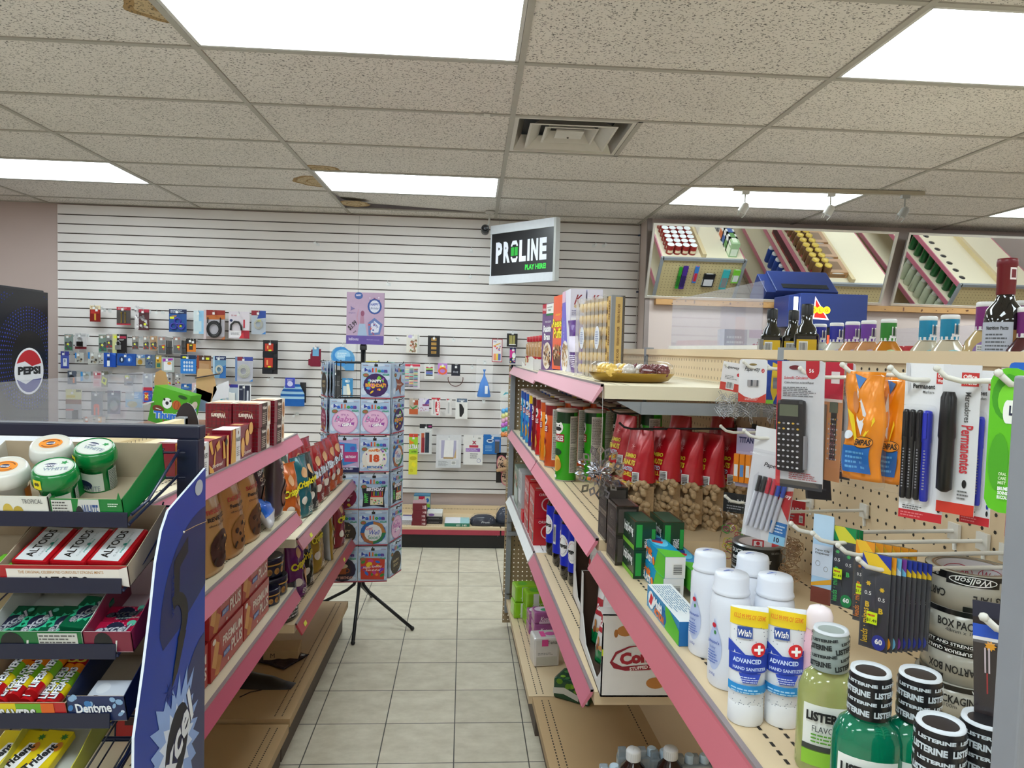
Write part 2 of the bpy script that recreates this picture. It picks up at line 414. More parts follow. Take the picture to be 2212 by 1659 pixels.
# lamps: fluorescent troffers, prismatic diffuser over tubes
def diff_mat():
    mt = bpy.data.materials.new('diffuser'); mt.use_nodes = True; nt = mt.node_tree; b = nt.nodes['Principled BSDF']; L = nt.links.new
    b.inputs['Base Color'].default_value = (.05,.05,.05,1)
    tc = node(nt,'ShaderNodeTexCoord'); sp = node(nt,'ShaderNodeSeparateXYZ'); L(tc.outputs['Object'],sp.inputs[0])
    mu = node(nt,'ShaderNodeMath',operation='MULTIPLY'); mu.inputs[1].default_value = 2*PI/.14; L(sp.outputs['Y'],mu.inputs[0])
    co = node(nt,'ShaderNodeMath',operation='COSINE'); L(mu.outputs[0],co.inputs[0])
    mr = node(nt,'ShaderNodeMapRange'); mr.inputs[1].default_value = -1; mr.inputs[2].default_value = 1; mr.inputs[3].default_value = LAMP*.85; mr.inputs[4].default_value = LAMP*1.15
    L(co.outputs[0],mr.inputs[0]); L(mr.outputs[0],b.inputs['Emission Strength'])
    b.inputs['Emission Color'].default_value = (.86,.97,1.0,1)
    return mt
DM = diff_mat()
def troffer():
    o = empty('ceiling_light'); b = MB(); w,d,f = CW/2-.013,CD/2-.013,.014; fm = M('#c9c8c4',.4)
    b.box((-w,-d,.0),(w,-d+f,.02),fm); b.box((-w,d-f,.0),(w,d,.02),fm); b.box((-w,-d,0),(-w+f,d,.02),fm); b.box((w-f,-d,0),(w,d,.02),fm)
    b.box((-w,-d,.08),(w,d,.1),fm); kid(b,'frame',o)
    b = MB(); b.box((-w+f,-d+f,.004),(w-f,d-f,.007),DM)
    kid(b,'diffuser',o); return o
LN = {(-1,0): 'large fluorescent ceiling light panel at the top centre, beside the big brown stain',
      (1,0): 'fluorescent ceiling light panel at the top right corner of the room view',(-1,4): 'fluorescent ceiling light panel near the slatwall, above the party rack',
      (-3,4): 'fluorescent ceiling light panel at far left above the soda cooler',(1,4): 'fluorescent ceiling light panel behind the track spotlights',
      (3,4): 'fluorescent ceiling light panel at far right above the second mirror'}
for i,j in lightcells:
    lb = LN.get((i,j),'fluorescent ceiling light panel over the rest of the store')
    o = put('troffer',troffer,(GX+(i+.5)*CW,GY+(j+.5)*CD,H-.004),0,lb,'ceiling light','fluorescent ceiling lights')
# vent
def vent():
    o = empty('air_vent'); h = CD/2-.013; m0 = M('#b3b0a8',.35,'metal'); m1 = M('#c9c6be',.4)
    def fr(mb,a,za,c,zc,mm):
        vs = [(-a,-a,za),(a,-a,za),(a,a,za),(-a,a,za),(-c,-c,zc),(c,-c,zc),(c,c,zc),(-c,c,zc)]
        mb.add(vs,[(0,1,5,4),(1,2,6,5),(2,3,7,6),(3,0,4,7)],mm)
    b = MB(); fr(b,h,.0,h-.02,-.002,m1); fr(b,h-.02,-.002,h-.06,.075,m0)
    b.box((-h+.02,-h+.02,.09),(h-.02,h-.02,.1),'#161718'); kid(b,'frame',o)
    for a,c,z in ((h*.74,h*.5,-.004),(h*.46,h*.3,.008)):
        b = MB(); fr(b,a,z,a-.012,z-.002,m1); fr(b,a,z,a-.01,z+.004,m1); fr(b,a-.012,z-.002,c,z+.05,m1); kid(b,'louver',o)
    b = MB(); b.box((-h*.24,-h*.22,.012),(h*.24,h*.22,.02),m1); b.sphere((0,h*.14,.011),.006,'#333',8); kid(b,'centre_plate',o)
    return o
put('vent',vent,(GX+CD/2,GY+2.5*CD,H-.002),0,'square louvered metal air vent set in the ceiling grid','air vent')
# floor
mt = bpy.data.materials.new('floor_tile'); mt.use_nodes = True; nt = mt.node_tree; bs = nt.nodes['Principled BSDF']; L = nt.links.new
tc = node(nt,'ShaderNodeTexCoord'); mp = node(nt,'ShaderNodeMapping'); L(tc.outputs['Object'],mp.inputs[0])
br = node(nt,'ShaderNodeTexBrick',offset=0.0,squash=1.0); br.inputs['Scale'].default_value = 1; br.inputs['Mortar Size'].default_value = .0024; br.inputs['Mortar Smooth'].default_value = .1
br.inputs['Brick Width'].default_value = .2888; br.inputs['Row Height'].default_value = .2888
br.inputs['Color1'].default_value = lin('#d6cfbd'); br.inputs['Color2'].default_value = lin('#ccc5b3'); br.inputs['Mortar'].default_value = lin('#4a4843')
L(mp.outputs[0],br.inputs['Vector'])
n1 = node(nt,'ShaderNodeTexNoise',i_Scale=9.0,i_Detail=8.0,i_Roughness=.65); m0 = node(nt,'ShaderNodeMapping'); m0.inputs['Scale'].default_value = (1,1.5,1); L(tc.outputs['Object'],m0.inputs[0]); L(m0.outputs[0],n1.inputs['Vector'])
rmp = node(nt,'ShaderNodeValToRGB'); rmp.color_ramp.elements[0].position = .35; rmp.color_ramp.elements[0].color = (.84,.82,.78,1); rmp.color_ramp.elements[1].position = .65; rmp.color_ramp.elements[1].color = (1.05,1.05,1.04,1)
L(n1.outputs['Fac'],rmp.inputs[0])
mx = node(nt,'ShaderNodeMix',data_type='RGBA',blend_type='MULTIPLY'); mx.inputs['Factor'].default_value = 1; L(br.outputs['Color'],mx.inputs['A']); L(rmp.outputs[0],mx.inputs['B'])
L(mx.outputs['Result'],bs.inputs['Base Color']); bs.inputs['Roughness'].default_value = .38
bp = node(nt,'ShaderNodeBump',invert=True); bp.inputs['Strength'].default_value = .3; bp.inputs['Distance'].default_value = .002; L(br.outputs['Fac'],bp.inputs['Height']); L(bp.outputs[0],bs.inputs['Normal'])
b = MB(); b.add([(-9,-9,0),(9,-9,0),(9,9,0),(-9,9,0)],[(0,1,2,3)],mt)
fl = struct(b,'floor'); fl.location = (-.072,5.245,0); fl.rotation_euler = (0,0,.013)
# clip: the floor mesh reaches only to the walls
me = fl.data
for v,(x,y) in zip(me.vertices,((XL-.1,YF-.1),(XR+.1,YF-.1),(XR+.1,YB+.1),(XL-.1,YB+.1))):
    v.co = fl.matrix_basis.inverted() @ Vector((x,y,0))
# walls
wm = M('#b3a29c',.8,'',.04,3); wm2 = M('#cdbeb8',.8,'',.03,3)
b = MB(); b.box((XL,YB,0),(XR,YB+.1,H+.3),wm); struct(b,'wall_back')
b = MB(); b.box((1.40,5.78,0),(XR,YB-.001,H+.3),wm2); b.box((1.393,5.772,0),(1.43,5.80,H),'#8d827f'); struct(b,'wall_right_return')
b = MB(); b.box((XL-.1,YF-.1,0),(XL,YB+.1,H+.3),wm); struct(b,'wall_left')
b = MB(); b.box((XR,YF-.1,0),(XR+.1,YB+.1,H+.3),wm2); struct(b,'wall_right')
b = MB(); b.box((XL,YF-.1,0),(XR,YF,H+.3),wm2); struct(b,'wall_front')
# slatwall boards
def slat(x0,x1,key):
    b = MB(); m1 = M('#dcd8d6',.45,'',.02,2); dk = M('#4a403b',.7)
    zt,zb,y = 2.668,.342,YB-.02; g0 = 2.5895; zs = [zt]; k = 0
    b.box((x0,y+.008,zb),(x1,YB-.002,zt),dk)
    while True:
        g = g0-.0762*k
        if g < zb+.03: b.box((x0,y,zb),(x1,y+.012,zs[-1]),m1); break
        b.box((x0,y,g+.0045),(x1,y+.012,zs[-1]),m1); zs.append(g-.0045); k += 1
    return b.obj('slatwall_panel')
SLX = (-3.42,-.981,1.398)
tag(slat(SLX[0],SLX[1]-.001,'a'),'white slatwall panel on the left, crowded with hanging hardware packs','slatwall')
tag(slat(SLX[1]+.001,SLX[2],'b'),'white slatwall panel on the right, behind the hanging lottery sign','slatwall')
# ================================================================ gondola shelving
BE = M('#d9c3a0',.5,'',.03,4); BE2 = M('#e2d8bd',.5,'',.02,4); PK = M('#c26e82',.35,'',.05,3); GR = M('#8b8f94',.45); TAN = M('#b89b73',.55,'',.05,4); DK = M('#2a241e',.8)
WHT = M('#e9ecec',.4)
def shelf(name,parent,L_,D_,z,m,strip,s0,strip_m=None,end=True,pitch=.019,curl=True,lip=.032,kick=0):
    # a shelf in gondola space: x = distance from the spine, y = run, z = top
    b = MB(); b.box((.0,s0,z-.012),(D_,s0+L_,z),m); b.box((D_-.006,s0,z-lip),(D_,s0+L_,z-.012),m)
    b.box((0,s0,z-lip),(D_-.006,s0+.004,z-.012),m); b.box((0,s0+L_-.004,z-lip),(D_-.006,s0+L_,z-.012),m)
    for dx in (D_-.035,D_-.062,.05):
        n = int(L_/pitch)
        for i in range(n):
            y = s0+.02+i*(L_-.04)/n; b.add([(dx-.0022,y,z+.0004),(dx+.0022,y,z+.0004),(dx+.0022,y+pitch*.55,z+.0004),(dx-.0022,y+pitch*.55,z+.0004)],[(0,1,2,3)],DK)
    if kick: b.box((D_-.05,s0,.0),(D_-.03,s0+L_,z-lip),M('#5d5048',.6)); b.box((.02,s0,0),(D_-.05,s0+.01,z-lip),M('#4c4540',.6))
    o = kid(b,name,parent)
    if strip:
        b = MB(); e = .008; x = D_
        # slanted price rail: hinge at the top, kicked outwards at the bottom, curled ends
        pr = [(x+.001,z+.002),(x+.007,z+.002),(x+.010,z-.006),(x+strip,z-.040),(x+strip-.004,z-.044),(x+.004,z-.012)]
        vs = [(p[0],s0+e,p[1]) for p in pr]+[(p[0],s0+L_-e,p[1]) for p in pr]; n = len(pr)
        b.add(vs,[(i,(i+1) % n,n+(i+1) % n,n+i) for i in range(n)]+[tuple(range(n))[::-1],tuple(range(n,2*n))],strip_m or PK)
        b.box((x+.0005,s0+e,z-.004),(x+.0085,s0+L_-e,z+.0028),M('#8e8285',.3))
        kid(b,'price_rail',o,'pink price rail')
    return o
def gon_frame(o,uprights,z1,s0,s1,m,peg=None,peg2=None,top=True):
    for y in uprights:
        b = MB(); b.box((-.018,y-.016,0),(.012,y+.016,z1+.006),GR)
        for k in range(int((z1-.15)/.05)):
            for dy in (-.006,.006): b.box((.012,y+dy-.002,.15+k*.05),(.0125,y+dy+.002,.175+k*.05),'#26282b')
        kid(b,'upright',o)
    ys = sorted([s0]+[y for y in uprights if s0 < y < s1]+[s1])
    for a,c in zip(ys,ys[1:]):
        b = MB(); b.box((-.006,a+.016,.1),(.004,c-.016,z1-.02),m); r = random.Random(3)
        if top: b.box((-.02,a+.016,z1-.022),(.012,c-.016,z1),m)
        if peg and peg(a,c):
            z_,st,k = peg(a,c)
            z = z1-.035; n = int((c-a-.04)/st)
            while z > z_:
                for i in range(n):
                    y = a+.03+i*st
                    if k == 'o': b.add([(.0044,y+.0032*math.cos(q*PI/3),z+.0032*math.sin(q*PI/3)) for q in range(6)],[(0,1,2,3,4,5)],DK)
                    else: b.add([(.0044,y-.0014,z-.004),(.0044,y+.0014,z-.004),(.0044,y+.0014,z+.004),(.0044,y-.0014,z+.004)],[(0,1,2,3)],DK)
                z -= .0254
        kid(b,'back_panel',o)
# --- right gondola; local x grows towards the aisle, so the empty is mirrored by rotating 180 degrees
TH = .036
def GRt(s,d,z):                      # world point on the right gondola: s along the aisle, d out from the spine
    return Vector((.805-TH*s-d,s,z))
def GLt(s,d,z): return Vector((-1.055+d,s,z))
gr = empty('gondola_shelving',(.805,0,0),0)
# mirror trick avoided: build with a local frame whose x axis points to -X, y axis along the run
def flipx(b):                          # local (x, y, z) -> world, mirrored about the spine, faces flipped
    b.v = [Vector((-p.x - TH*p.y,p.y,p.z)) for p in b.v]; b.f = [f[::-1] for f in b.f]
_kid0 = kid
def kid(mb,name,parent,label=None):
    if FLIP: flipx(mb)
    return _kid0(mb,name,parent,label)
FLIP = True
RD = .433; S = (.505,1.66,2.83,3.96)
gon_frame(gr,(.52,1.66,2.83,3.95),1.603,.505,3.96,BE,lambda a,c: (1.02,.0254,'o') if c < 1.7 else (1.1,.0254,'s'))
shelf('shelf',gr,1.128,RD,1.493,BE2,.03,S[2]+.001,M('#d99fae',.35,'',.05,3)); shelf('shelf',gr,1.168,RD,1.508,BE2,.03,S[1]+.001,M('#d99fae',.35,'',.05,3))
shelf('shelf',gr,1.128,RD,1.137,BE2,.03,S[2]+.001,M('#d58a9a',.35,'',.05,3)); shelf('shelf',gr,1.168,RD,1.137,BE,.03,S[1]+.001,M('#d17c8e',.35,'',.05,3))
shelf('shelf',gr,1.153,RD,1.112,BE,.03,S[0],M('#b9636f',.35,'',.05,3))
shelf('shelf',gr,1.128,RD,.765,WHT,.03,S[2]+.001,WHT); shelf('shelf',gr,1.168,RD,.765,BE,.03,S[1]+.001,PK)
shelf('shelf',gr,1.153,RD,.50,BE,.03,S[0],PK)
shelf('base_shelf',gr,1.128,RD+.01,.168,BE,0,S[2]+.001,kick=1); shelf('base_shelf',gr,1.168,RD-.005,.166,TAN,0,S[1]+.001,kick=1); shelf('base_shelf',gr,1.15,RD-.005,.166,TAN,0,S[0],kick=1)
# brackets under the near end of the top shelf and on the far end
b = MB(); b.box((.02,S[1]+.006,1.44),(RD-.09,S[1]+.012,1.47),GR); b.add([(RD-.09,S[1]+.009,1.44),(RD-.03,S[1]+.009,1.47),(RD-.09,S[1]+.009,1.47)],[(0,1,2)],GR); kid(b,'bracket',gr)
b = MB(); b.box((.30,3.945,.2),(.445,3.955,.2),GR)
b.box((.425,3.955,.09),(.45,3.99,1.50),GR); b.box((.0,3.955,.09),(.03,3.99,1.50),GR); b.box((0,3.955,1.47),(.45,3.985,1.50),GR); b.box((.25,3.93,.62),(.45,3.95,.70),GR); b.box((.25,3.93,.54),(.45,3.95,.56),GR); kid(b,'end_frame',gr)
# pegboard end panel with real see-through holes
mt = bpy.data.materials.new('pegboard'); mt.use_nodes = True; nt = mt.node_tree; bs = nt.nodes['Principled BSDF']; L = nt.links.new
bs.inputs['Base Color'].default_value = lin('#a89270'); bs.inputs['Roughness'].default_value = .6
tc = node(nt,'ShaderNodeTexCoord'); sp = node(nt,'ShaderNodeSeparateXYZ'); L(tc.outputs['Object'],sp.inputs[0]); sq = []
for ax in ('X','Z'):
    a = node(nt,'ShaderNodeMath',operation='MULTIPLY'); a.inputs[1].default_value = 1/.0254; L(sp.outputs[ax],a.inputs[0])
    f_ = node(nt,'ShaderNodeMath',operation='FLOORED_MODULO'); f_.inputs[1].default_value = 1; L(a.outputs[0],f_.inputs[0])
    s_ = node(nt,'ShaderNodeMath',operation='SUBTRACT'); s_.inputs[1].default_value = .5; L(f_.outputs[0],s_.inputs[0])
    q_ = node(nt,'ShaderNodeMath',operation='MULTIPLY'); L(s_.outputs[0],q_.inputs[0]); L(s_.outputs[0],q_.inputs[1]); sq.append(q_)
ad = node(nt,'ShaderNodeMath',operation='ADD'); L(sq[0].outputs[0],ad.inputs[0]); L(sq[1].outputs[0],ad.inputs[1])
ls = node(nt,'ShaderNodeMath',operation='LESS_THAN'); ls.inputs[1].default_value = .022; L(ad.outputs[0],ls.inputs[0])
tr = node(nt,'ShaderNodeBsdfTransparent'); ms = node(nt,'ShaderNodeMixShader'); L(ls.outputs[0],ms.inputs[0]); L(bs.outputs[0],ms.inputs[1]); L(tr.outputs[0],ms.inputs[2]); L(ms.outputs[0],nt.nodes['Material Output'].inputs[0])
PEG = mt
b = MB(); b.box((-.45,3.99,.02),(.46,3.994,1.50),PEG); kid(b,'end_panel',gr)
# the far side shelves of the same gondola, seen in the mirrors
FLIP = False
for z in (1.485,1.08,.72,.40):
    for s0,ln in ((S[0],1.15),(S[1],1.168),(S[2],1.12)):
        b = MB(); X0 = lambda y: -TH*y
        vs = []
        for y in (s0,s0+ln):
            for x,zz in ((.02,z),(.42,z),(.42,z-.03),(.02,z-.03)): vs.append((X0(y)+x,y,zz))
        b.add(vs,[(0,1,5,4),(1,2,6,5),(2,3,7,6),(3,0,4,7),(0,3,2,1),(4,5,6,7)],BE2)
        if z > 0: b.add([(X0(s0)+.421,s0,z+.002),(X0(s0+ln)+.421,s0+ln,z+.002),(X0(s0+ln)+.445,s0+ln,z-.045),(X0(s0)+.445,s0,z-.045)],[(0,1,2,3)],PK)
        kid(b,'shelf',gr)
tag(gr,'long beige gondola shelf unit with pink price rails on the right of the aisle','shelving')
# grey post at the near end
b = MB(); b.bbox((.3925,.47,.0),(.43,.495,1.578),M('#8a8d94',.45),.002); b.box((.41,.475,.02),(.79,.49,.06),GR)
tag(b.obj('shelf_post'),'smooth grey steel shelving post at the right edge, next to the mouthwash','post')
# --- left gondola
gl = empty('gondola_shelving',(-1.055,0,0),0)
gon_frame(gl,(1.45,2.64),1.302,1.43,2.65,M('#e3d3ae',.5),lambda a,c: (1.22,.0254,'s')); gon_frame(gl,(3.89,),1.10,2.66,3.90,BE,lambda a,c: (.9,.0254,'s'))
LD = .407
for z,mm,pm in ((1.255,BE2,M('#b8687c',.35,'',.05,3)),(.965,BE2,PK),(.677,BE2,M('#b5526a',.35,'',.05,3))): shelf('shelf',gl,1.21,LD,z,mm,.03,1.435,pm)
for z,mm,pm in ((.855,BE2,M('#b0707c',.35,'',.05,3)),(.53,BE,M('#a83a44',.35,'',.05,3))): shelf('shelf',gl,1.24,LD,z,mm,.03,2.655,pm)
shelf('base_shelf',gl,1.21,LD-.012,.155,TAN,0,1.43,kick=1,pitch=.012); shelf('base_shelf',gl,1.25,LD-.012,.168,TAN,0,2.655,kick=1,pitch=.012)
b = MB(); b.box((-.42,1.435,1.262),(-.02,2.66,1.275),WHT); b.box((-.42,1.435,1.235),(-.415,2.66,1.262),WHT); kid(b,'back_side_shelf',gl)
for z in (1.0,.7,.4,.165):
    b = MB(); b.box((-.42,1.435,z-.03),(-.02,3.9,z),BE2); kid(b,'back_side_shelf',gl)
for s,z in ((2.80,.855),(3.55,.53),(2.72,.53)):
    b = MB(); b.add([(LD+.019,s,z-.018),(LD+.019,s+.035,z-.018),(LD+.026,s+.035,z-.032),(LD+.026,s,z-.032)],[(0,1,2,3)],'#d6d94a'); kid(b,'price_sticker',gl,'small yellow price sticker')
tag(gl,'beige gondola shelf unit with pink price rails on the left of the aisle','shelving')
# --- low unit under the slatwall
b = MB(); yf = 5.55; o = empty('low_wall_shelf')
b.box((-3.3,yf,.148),(.245,YB-.012,.168),BE); b.box((.252,yf,.148),(1.35,YB-.012,.168),BE); b.box((-3.3,YB-.03,.168),(1.35,YB-.022,.24),BE)
for i in range(220):
    x = -1.2+i*.0127
    if abs(x-.248) > .01: b.box((x,yf+.05,.168),(x+.004,yf+.056,.1684),DK); b.box((x,YB-.0305,.205),(x+.004,YB-.0298,.212),DK)
kid(b,'deck',o)
b = MB(); b.box((-3.3,yf-.008,.112),(.243,yf-.0005,.15),M('#a8384c',.4)); b.box((.254,yf-.008,.112),(1.35,yf-.0005,.15),M('#a8384c',.4)); b.box((-3.3,yf-.003,.15),(1.35,yf,.170),BE); kid(b,'price_rail',o,'red price rail')
b = MB(); b.box((-3.3,yf+.02,0),(1.35,yf+.03,.148),M('#17181b',.45)); b.sphere((.228,yf+.02,.1),.004,'#ccc',6); kid(b,'kick_plate',o,'black kick plate')
tag(o,'low shelf with red edge and black kick plate under the slatwall','shelf')
# ================================================================ goods on the right gondola
Z1,Z1b,Z2,Z3,Z4,Z5 = 1.493,1.508,1.137,1.112,.765,.168
def G(s,d,z): return GRt(s,d,z+.001)
# ---- top shelf: nut jars in a torn tray
def nutjar():
    o = empty('nut_jar'); b = MB()
    b.lathe([(.044,0),(.046,.01),(.046,.05),(.041,.058),(.046,.07),(.046,.115),(.036,.13)],M('#b98a52',.4,'',.3,260),20); b.lathe([(.0465,.0),(.047,.05),(.0475,.118),(.038,.133)],GL,20,cap=False)
    b.on(cyl(.0472),8); b.rect(-.06,.003,.06,.056,M('#b3182a',.4)); b.L += 1; b.ell(-.01,.032,.022,.02,'#e8d9b0'); b.L += 1; b.ell(-.01,.032,.014,.012,'#b08a50')
    kid(b,'jar',o,'clear jar of roasted nuts with red label')
    b = MB(); b.lathe([(.041,.131),(.0425,.134),(.0425,.155),(.04,.158)],M('#c01d2c',.35),20); kid(b,'lid',o,'red screw lid'); return o
k = 0
for s in (3.82,3.70,3.58,3.46,3.34):
    put('nutjar',nutjar,G(s,.34,Z1+.004),ra+.3,'%s front-row jar of nuts with red lid in the torn tray, counted from the slatwall' % ORD[k],'jar','nut jars on the top shelf'); k += 1
for s in (3.62,3.48,3.34):
    put('nutjar',nutjar,G(s,.25,Z1+.004),ra+.5,'red-lidded nut jar in the second row, farthest one' if s == 3.62 else 'red-lidded nut jar in the second row %s' % ('at its middle' if s == 3.48 else 'at its near end beside the raisin cereal'),'jar','nut jars on the top shelf')
b = MB(); w = M('#e6e4e0',.7)
b.prism([(-.32,0),(.2,0),(.2,.05),(.12,.062),(.02,.06),(-.01,.03),(-.1,.03),(-.13,.012),(-.2,.012),(-.32,.03)],.002,w); b.box((-.32,.0,-.001),(.2,.2,.002),w); b.box((.198,0,0),(.2,.2,.05),w)
o = b.obj('shipping_tray'); o.location = G(3.45,.412,Z1); o.rotation_euler = (0,0,ra); tag(o,'torn white cardboard tray holding the jars of nuts','tray')
# ---- cereal boxes
def flakes(): return ['#c9a070','#a87a48','#e0c090','#8a5c34']
RB = box_thing('cereal_box',.2,.062,.30,M('#5f2a78',.3),{'f': [('r',0,.86,.33,1,'#c0203a'),('t',"Kellogg's",.17,.92,.05,'#fff',{'w': .26}),('r',.33,.85,.93,.99,'#eef0ea'),('r',.33,.82,.93,.85,'#1f7a3c'),('t','WHOLE GRAIN',.6,.94,.02,'#444',{'w': .4}),('t','FIBRE',.6,.90,.025,'#444',{'w': .25}),
    ('t','TWO SCOOPS',.5,.73,.03,'#fff',{'w': .5}),('t','Raisin',.45,.63,.1,'#fff',{'w': .62,'b': .04}),('t','Bran',.45,.51,.1,'#fff',{'w': .5,'b': .04}),('s',.85,.66,.08,.03,8,'#f0b429'),('e',.5,.23,.36,.2,'#e9dccb'),('x',.22,.1,.78,.38,60,.04,flakes()+['#40203a'])],
    'r': [('r',.1,.55,.9,.9,'#e8e0ef'),('l',.1,.1,.9,.5,24,'#d8c8e4')],'t': [('r',.2,.3,.8,.7,'#7c4a96')],'l': [('l',.1,.1,.9,.9,30,'#d8c8e4')]})
put('RB',RB,G(3.14,.335,Z1),ra+.13,'purple box of raisin bran cereal, farthest of the cereal boxes','cereal box')
RP = box_thing('cereal_box',.19,.055,.307,M('#ee5a1e',.3),{'f': [('t','G',.85,.93,.08,'#fff',{'i': .3}),('r',.68,.78,.98,.84,'#5b2e1a'),('r',.68,.84,.98,.88,'#d99a54'),('t','CRUNCHY',.4,.74,.025,'#ffe24a',{'w': .4}),('t',"Reese's",.43,.63,.12,'#40200f',{'w': .86,'b': .09}),('t',"Reese's",.43,.63,.12,'#ffe52e',{'w': .86,'b': .03}),
    ('t','Puffs',.43,.49,.14,'#40200f',{'w': .66,'b': .09}),('t','Puffs',.43,.49,.14,'#ffe52e',{'w': .66,'b': .03}),('p',[(.05,.2),(.95,.2),(.8,.05),(.2,.05)],'#5d3b30'),('x',.1,.15,.9,.32,60,.05,['#6b4632','#b88650','#d8b080','#e8dcd0'])],
    'r': [('r',0,.1,1,.6,'#c33a8a'),('l',.1,.1,.9,.9,24,'#fbe3d0')],'b': [('l',.1,.1,.9,.9,20,'#fbe3d0')]})
put('RP',RP,G(2.93,.322,Z1b),ra+.12,'bright orange cereal box with fat yellow lettering','cereal box')
b2 = box_thing('cereal_box',.19,.055,.30,M('#4e7fc4',.3),{'f': [('t','OAT',.5,.7,.1,'#fff')],'r': [('r',0,0,1,.8,'#c23a50')]})
put('BB',b2,G(2.99,.25,Z1b),ra+.05,'blue cereal box peeking out behind the orange one','cereal box')
SK = box_thing('cereal_box',.19,.058,.31,M('#d9d6e6',.3),{'f': [('p',[(0,0),(0,1),(.35,1),(.75,.35),(.75,0)],'#6b5ec0'),('t','fruit & yogurt',.32,.5,.035,'#fff',{'w': .4,'rot': PI/2}),('r',.0,.86,.4,1,'#d8b0c4'),('e',.5,.18,.44,.2,'#e8dfd6'),('x',.2,.06,.8,.34,60,.04,flakes())],
    'r': [('t','K',.5,.87,.12,'#8c1224',{'w': .55,'b': .02,'i': .5}),('e',.35,.79,.12,.02,'#cbb18a'),('e',.62,.8,.12,.022,'#7d5a2c'),('t','fruit&nut yogurt',.5,.735,.02,'#4a3f8a',{'w': .8}),('l',.1,.68,.9,.72,3,'#77718f'),('r',.05,.62,.95,.655,'#efeef5'),('l',.05,.08,.95,.6,34,'#4a4560'),('r',.6,.08,.62,.6,'#55506a')],
    't': [('r',.1,.2,.9,.8,'#b9b4d6')],'b': [('r',0,0,1,1,'#cfcbe4')]})
put('SK',SK,G(2.735,.325,Z1b),ra,'lavender box with a large red K on its narrow side, front one of the pair','cereal box','lavender cereal boxes')
put('SK',SK,G(2.735,.262,Z1b),ra,'lavender box with a large red K, back one of the pair beside the gold chocolates','cereal box','lavender cereal boxes')
b = bag(.14,.19,.03,M('#5a2a86',.3,'foil'),seed=4,taper=.02); draw(b,.14,.19,[('r',.15,.4,.85,.7,'#e6dff2'),('l',.2,.1,.8,.35,7,'#e6dff2')],-.07)
o = b.obj('snack_pouch'); o.location = G(2.54,.335,Z1b); o.rotation_euler = (.1,0,ra+.2); tag(o,'purple foil pouch leaning against the lavender cereal box','pouch')
# ---- boxed gold chocolates: clear lid over rows of foil balls
GOLD = M('#f2ca66',.3,'foil',.15); GOLD2 = M('#a98a3c',.3,'metal',.1)
def foilball(b,c,r,m,cup=None,ax='y'):
    n = 9
    b.sphere(c,r,m,10)
    for i in range(7):
        a = 2*PI*i/7; b.sphere((c[0]+r*.55*math.cos(a),c[1]-r*.35,c[2]+r*.55*math.sin(a)),r*.48,m,6)
def chocbox():
    o = empty('chocolate_box'); w,h,d = .275,.242,.042
    b = MB(); b.box((-w/2,.008,0),(w/2,d/2,h),M('#7a5a22',.4)); b.box((w/2-.03,-d/2+.002,.002),(w/2-.008,d/2,h-.002),M('#c9a560',.35)); b.box((w/2-.008,-d/2,0),(w/2,d/2,h),M('#8c8f92',.3))
    b.on(plane((w/2-.03,-d/2+.002,0),(1,0,0),(0,0,1)))
    for z in (.05,.125,.2): b.text('FERRERO',.011,z,.009,'#6b4216',.055,3,PI/2,.02)
    b.on(plane((w/2+.0002,-d/2,0),(0,1,0),(0,0,1))); b.rect(.012,.005,.034,h-.005,M('#d2b06a',.35))
    for z in (.06,.125,.19): b.text('FERRERO ROCHER',.023,z,.008,'#6b4216',.055,3,PI/2,.02)
    kid(b,'tray',o)
    b = MB()
    for j in range(6):
        for i in range(8):
            x = -w/2+.018+i*.0305; z = .024+j*.0385; foilball(b,(x,-.002,z),.0140,GOLD)
            b.lathe([(.009,0),(.017,.012)],'#6b3f20',8,(0,0),cap=False) if 0 else None
    kid(b,'foil_chocolates',o,'rows of gold foil balls')
    b = MB(); b.add([(-w/2,-d/2,0),(w/2-.03,-d/2,0),(w/2-.03,-d/2,h),(-w/2,-d/2,h-.0)],[(0,1,2,3)],FIL)
    for i in range(8):
        x = -w/2+.003+i*.0305; b.add([(x,-d/2,0),(x+.012,-d/2-.006,0),(x+.024,-d/2,0),(x,-d/2,h),(x+.012,-d/2-.006,h+.004),(x+.024,-d/2,h)],[(0,1,4,3),(1,2,5,4)],M('#f4f2ee',.15,'film',.3))
    b.add([(-w/2,-d/2,h),(w/2-.03,-d/2,h),(w/2-.03,d/2,h),(-w/2,d/2,h)],[(0,1,2,3)],FIL); b.add([(-w/2,-d/2,0),(-w/2,d/2,0),(-w/2,d/2,h),(-w/2,-d/2,h)],[(0,1,2,3)],FIL)
    b.on(plane((-w/2,-d/2-.006,0),(1,0,0),(0,0,1)))
    for x in (.07,.19): b.ell(x,.12,.018,.035,M('#dfe2ea',.4)); b.L += 1; b.lines(x-.012,.1,x+.012,.14,6,'#8a93b8')
    kid(b,'clear_lid',o); return o
p0 = Vector((.358,2.30,0)); p1 = Vector((.43,2.0,0)); c = (p0+p1)/2
put('choc',chocbox,(c.x-.012,c.y+.02,Z1b+.001),math.atan2((p1-p0).y,(p1-p0).x),'large upright box of gold-foil chocolates with a clear lid','chocolate box')
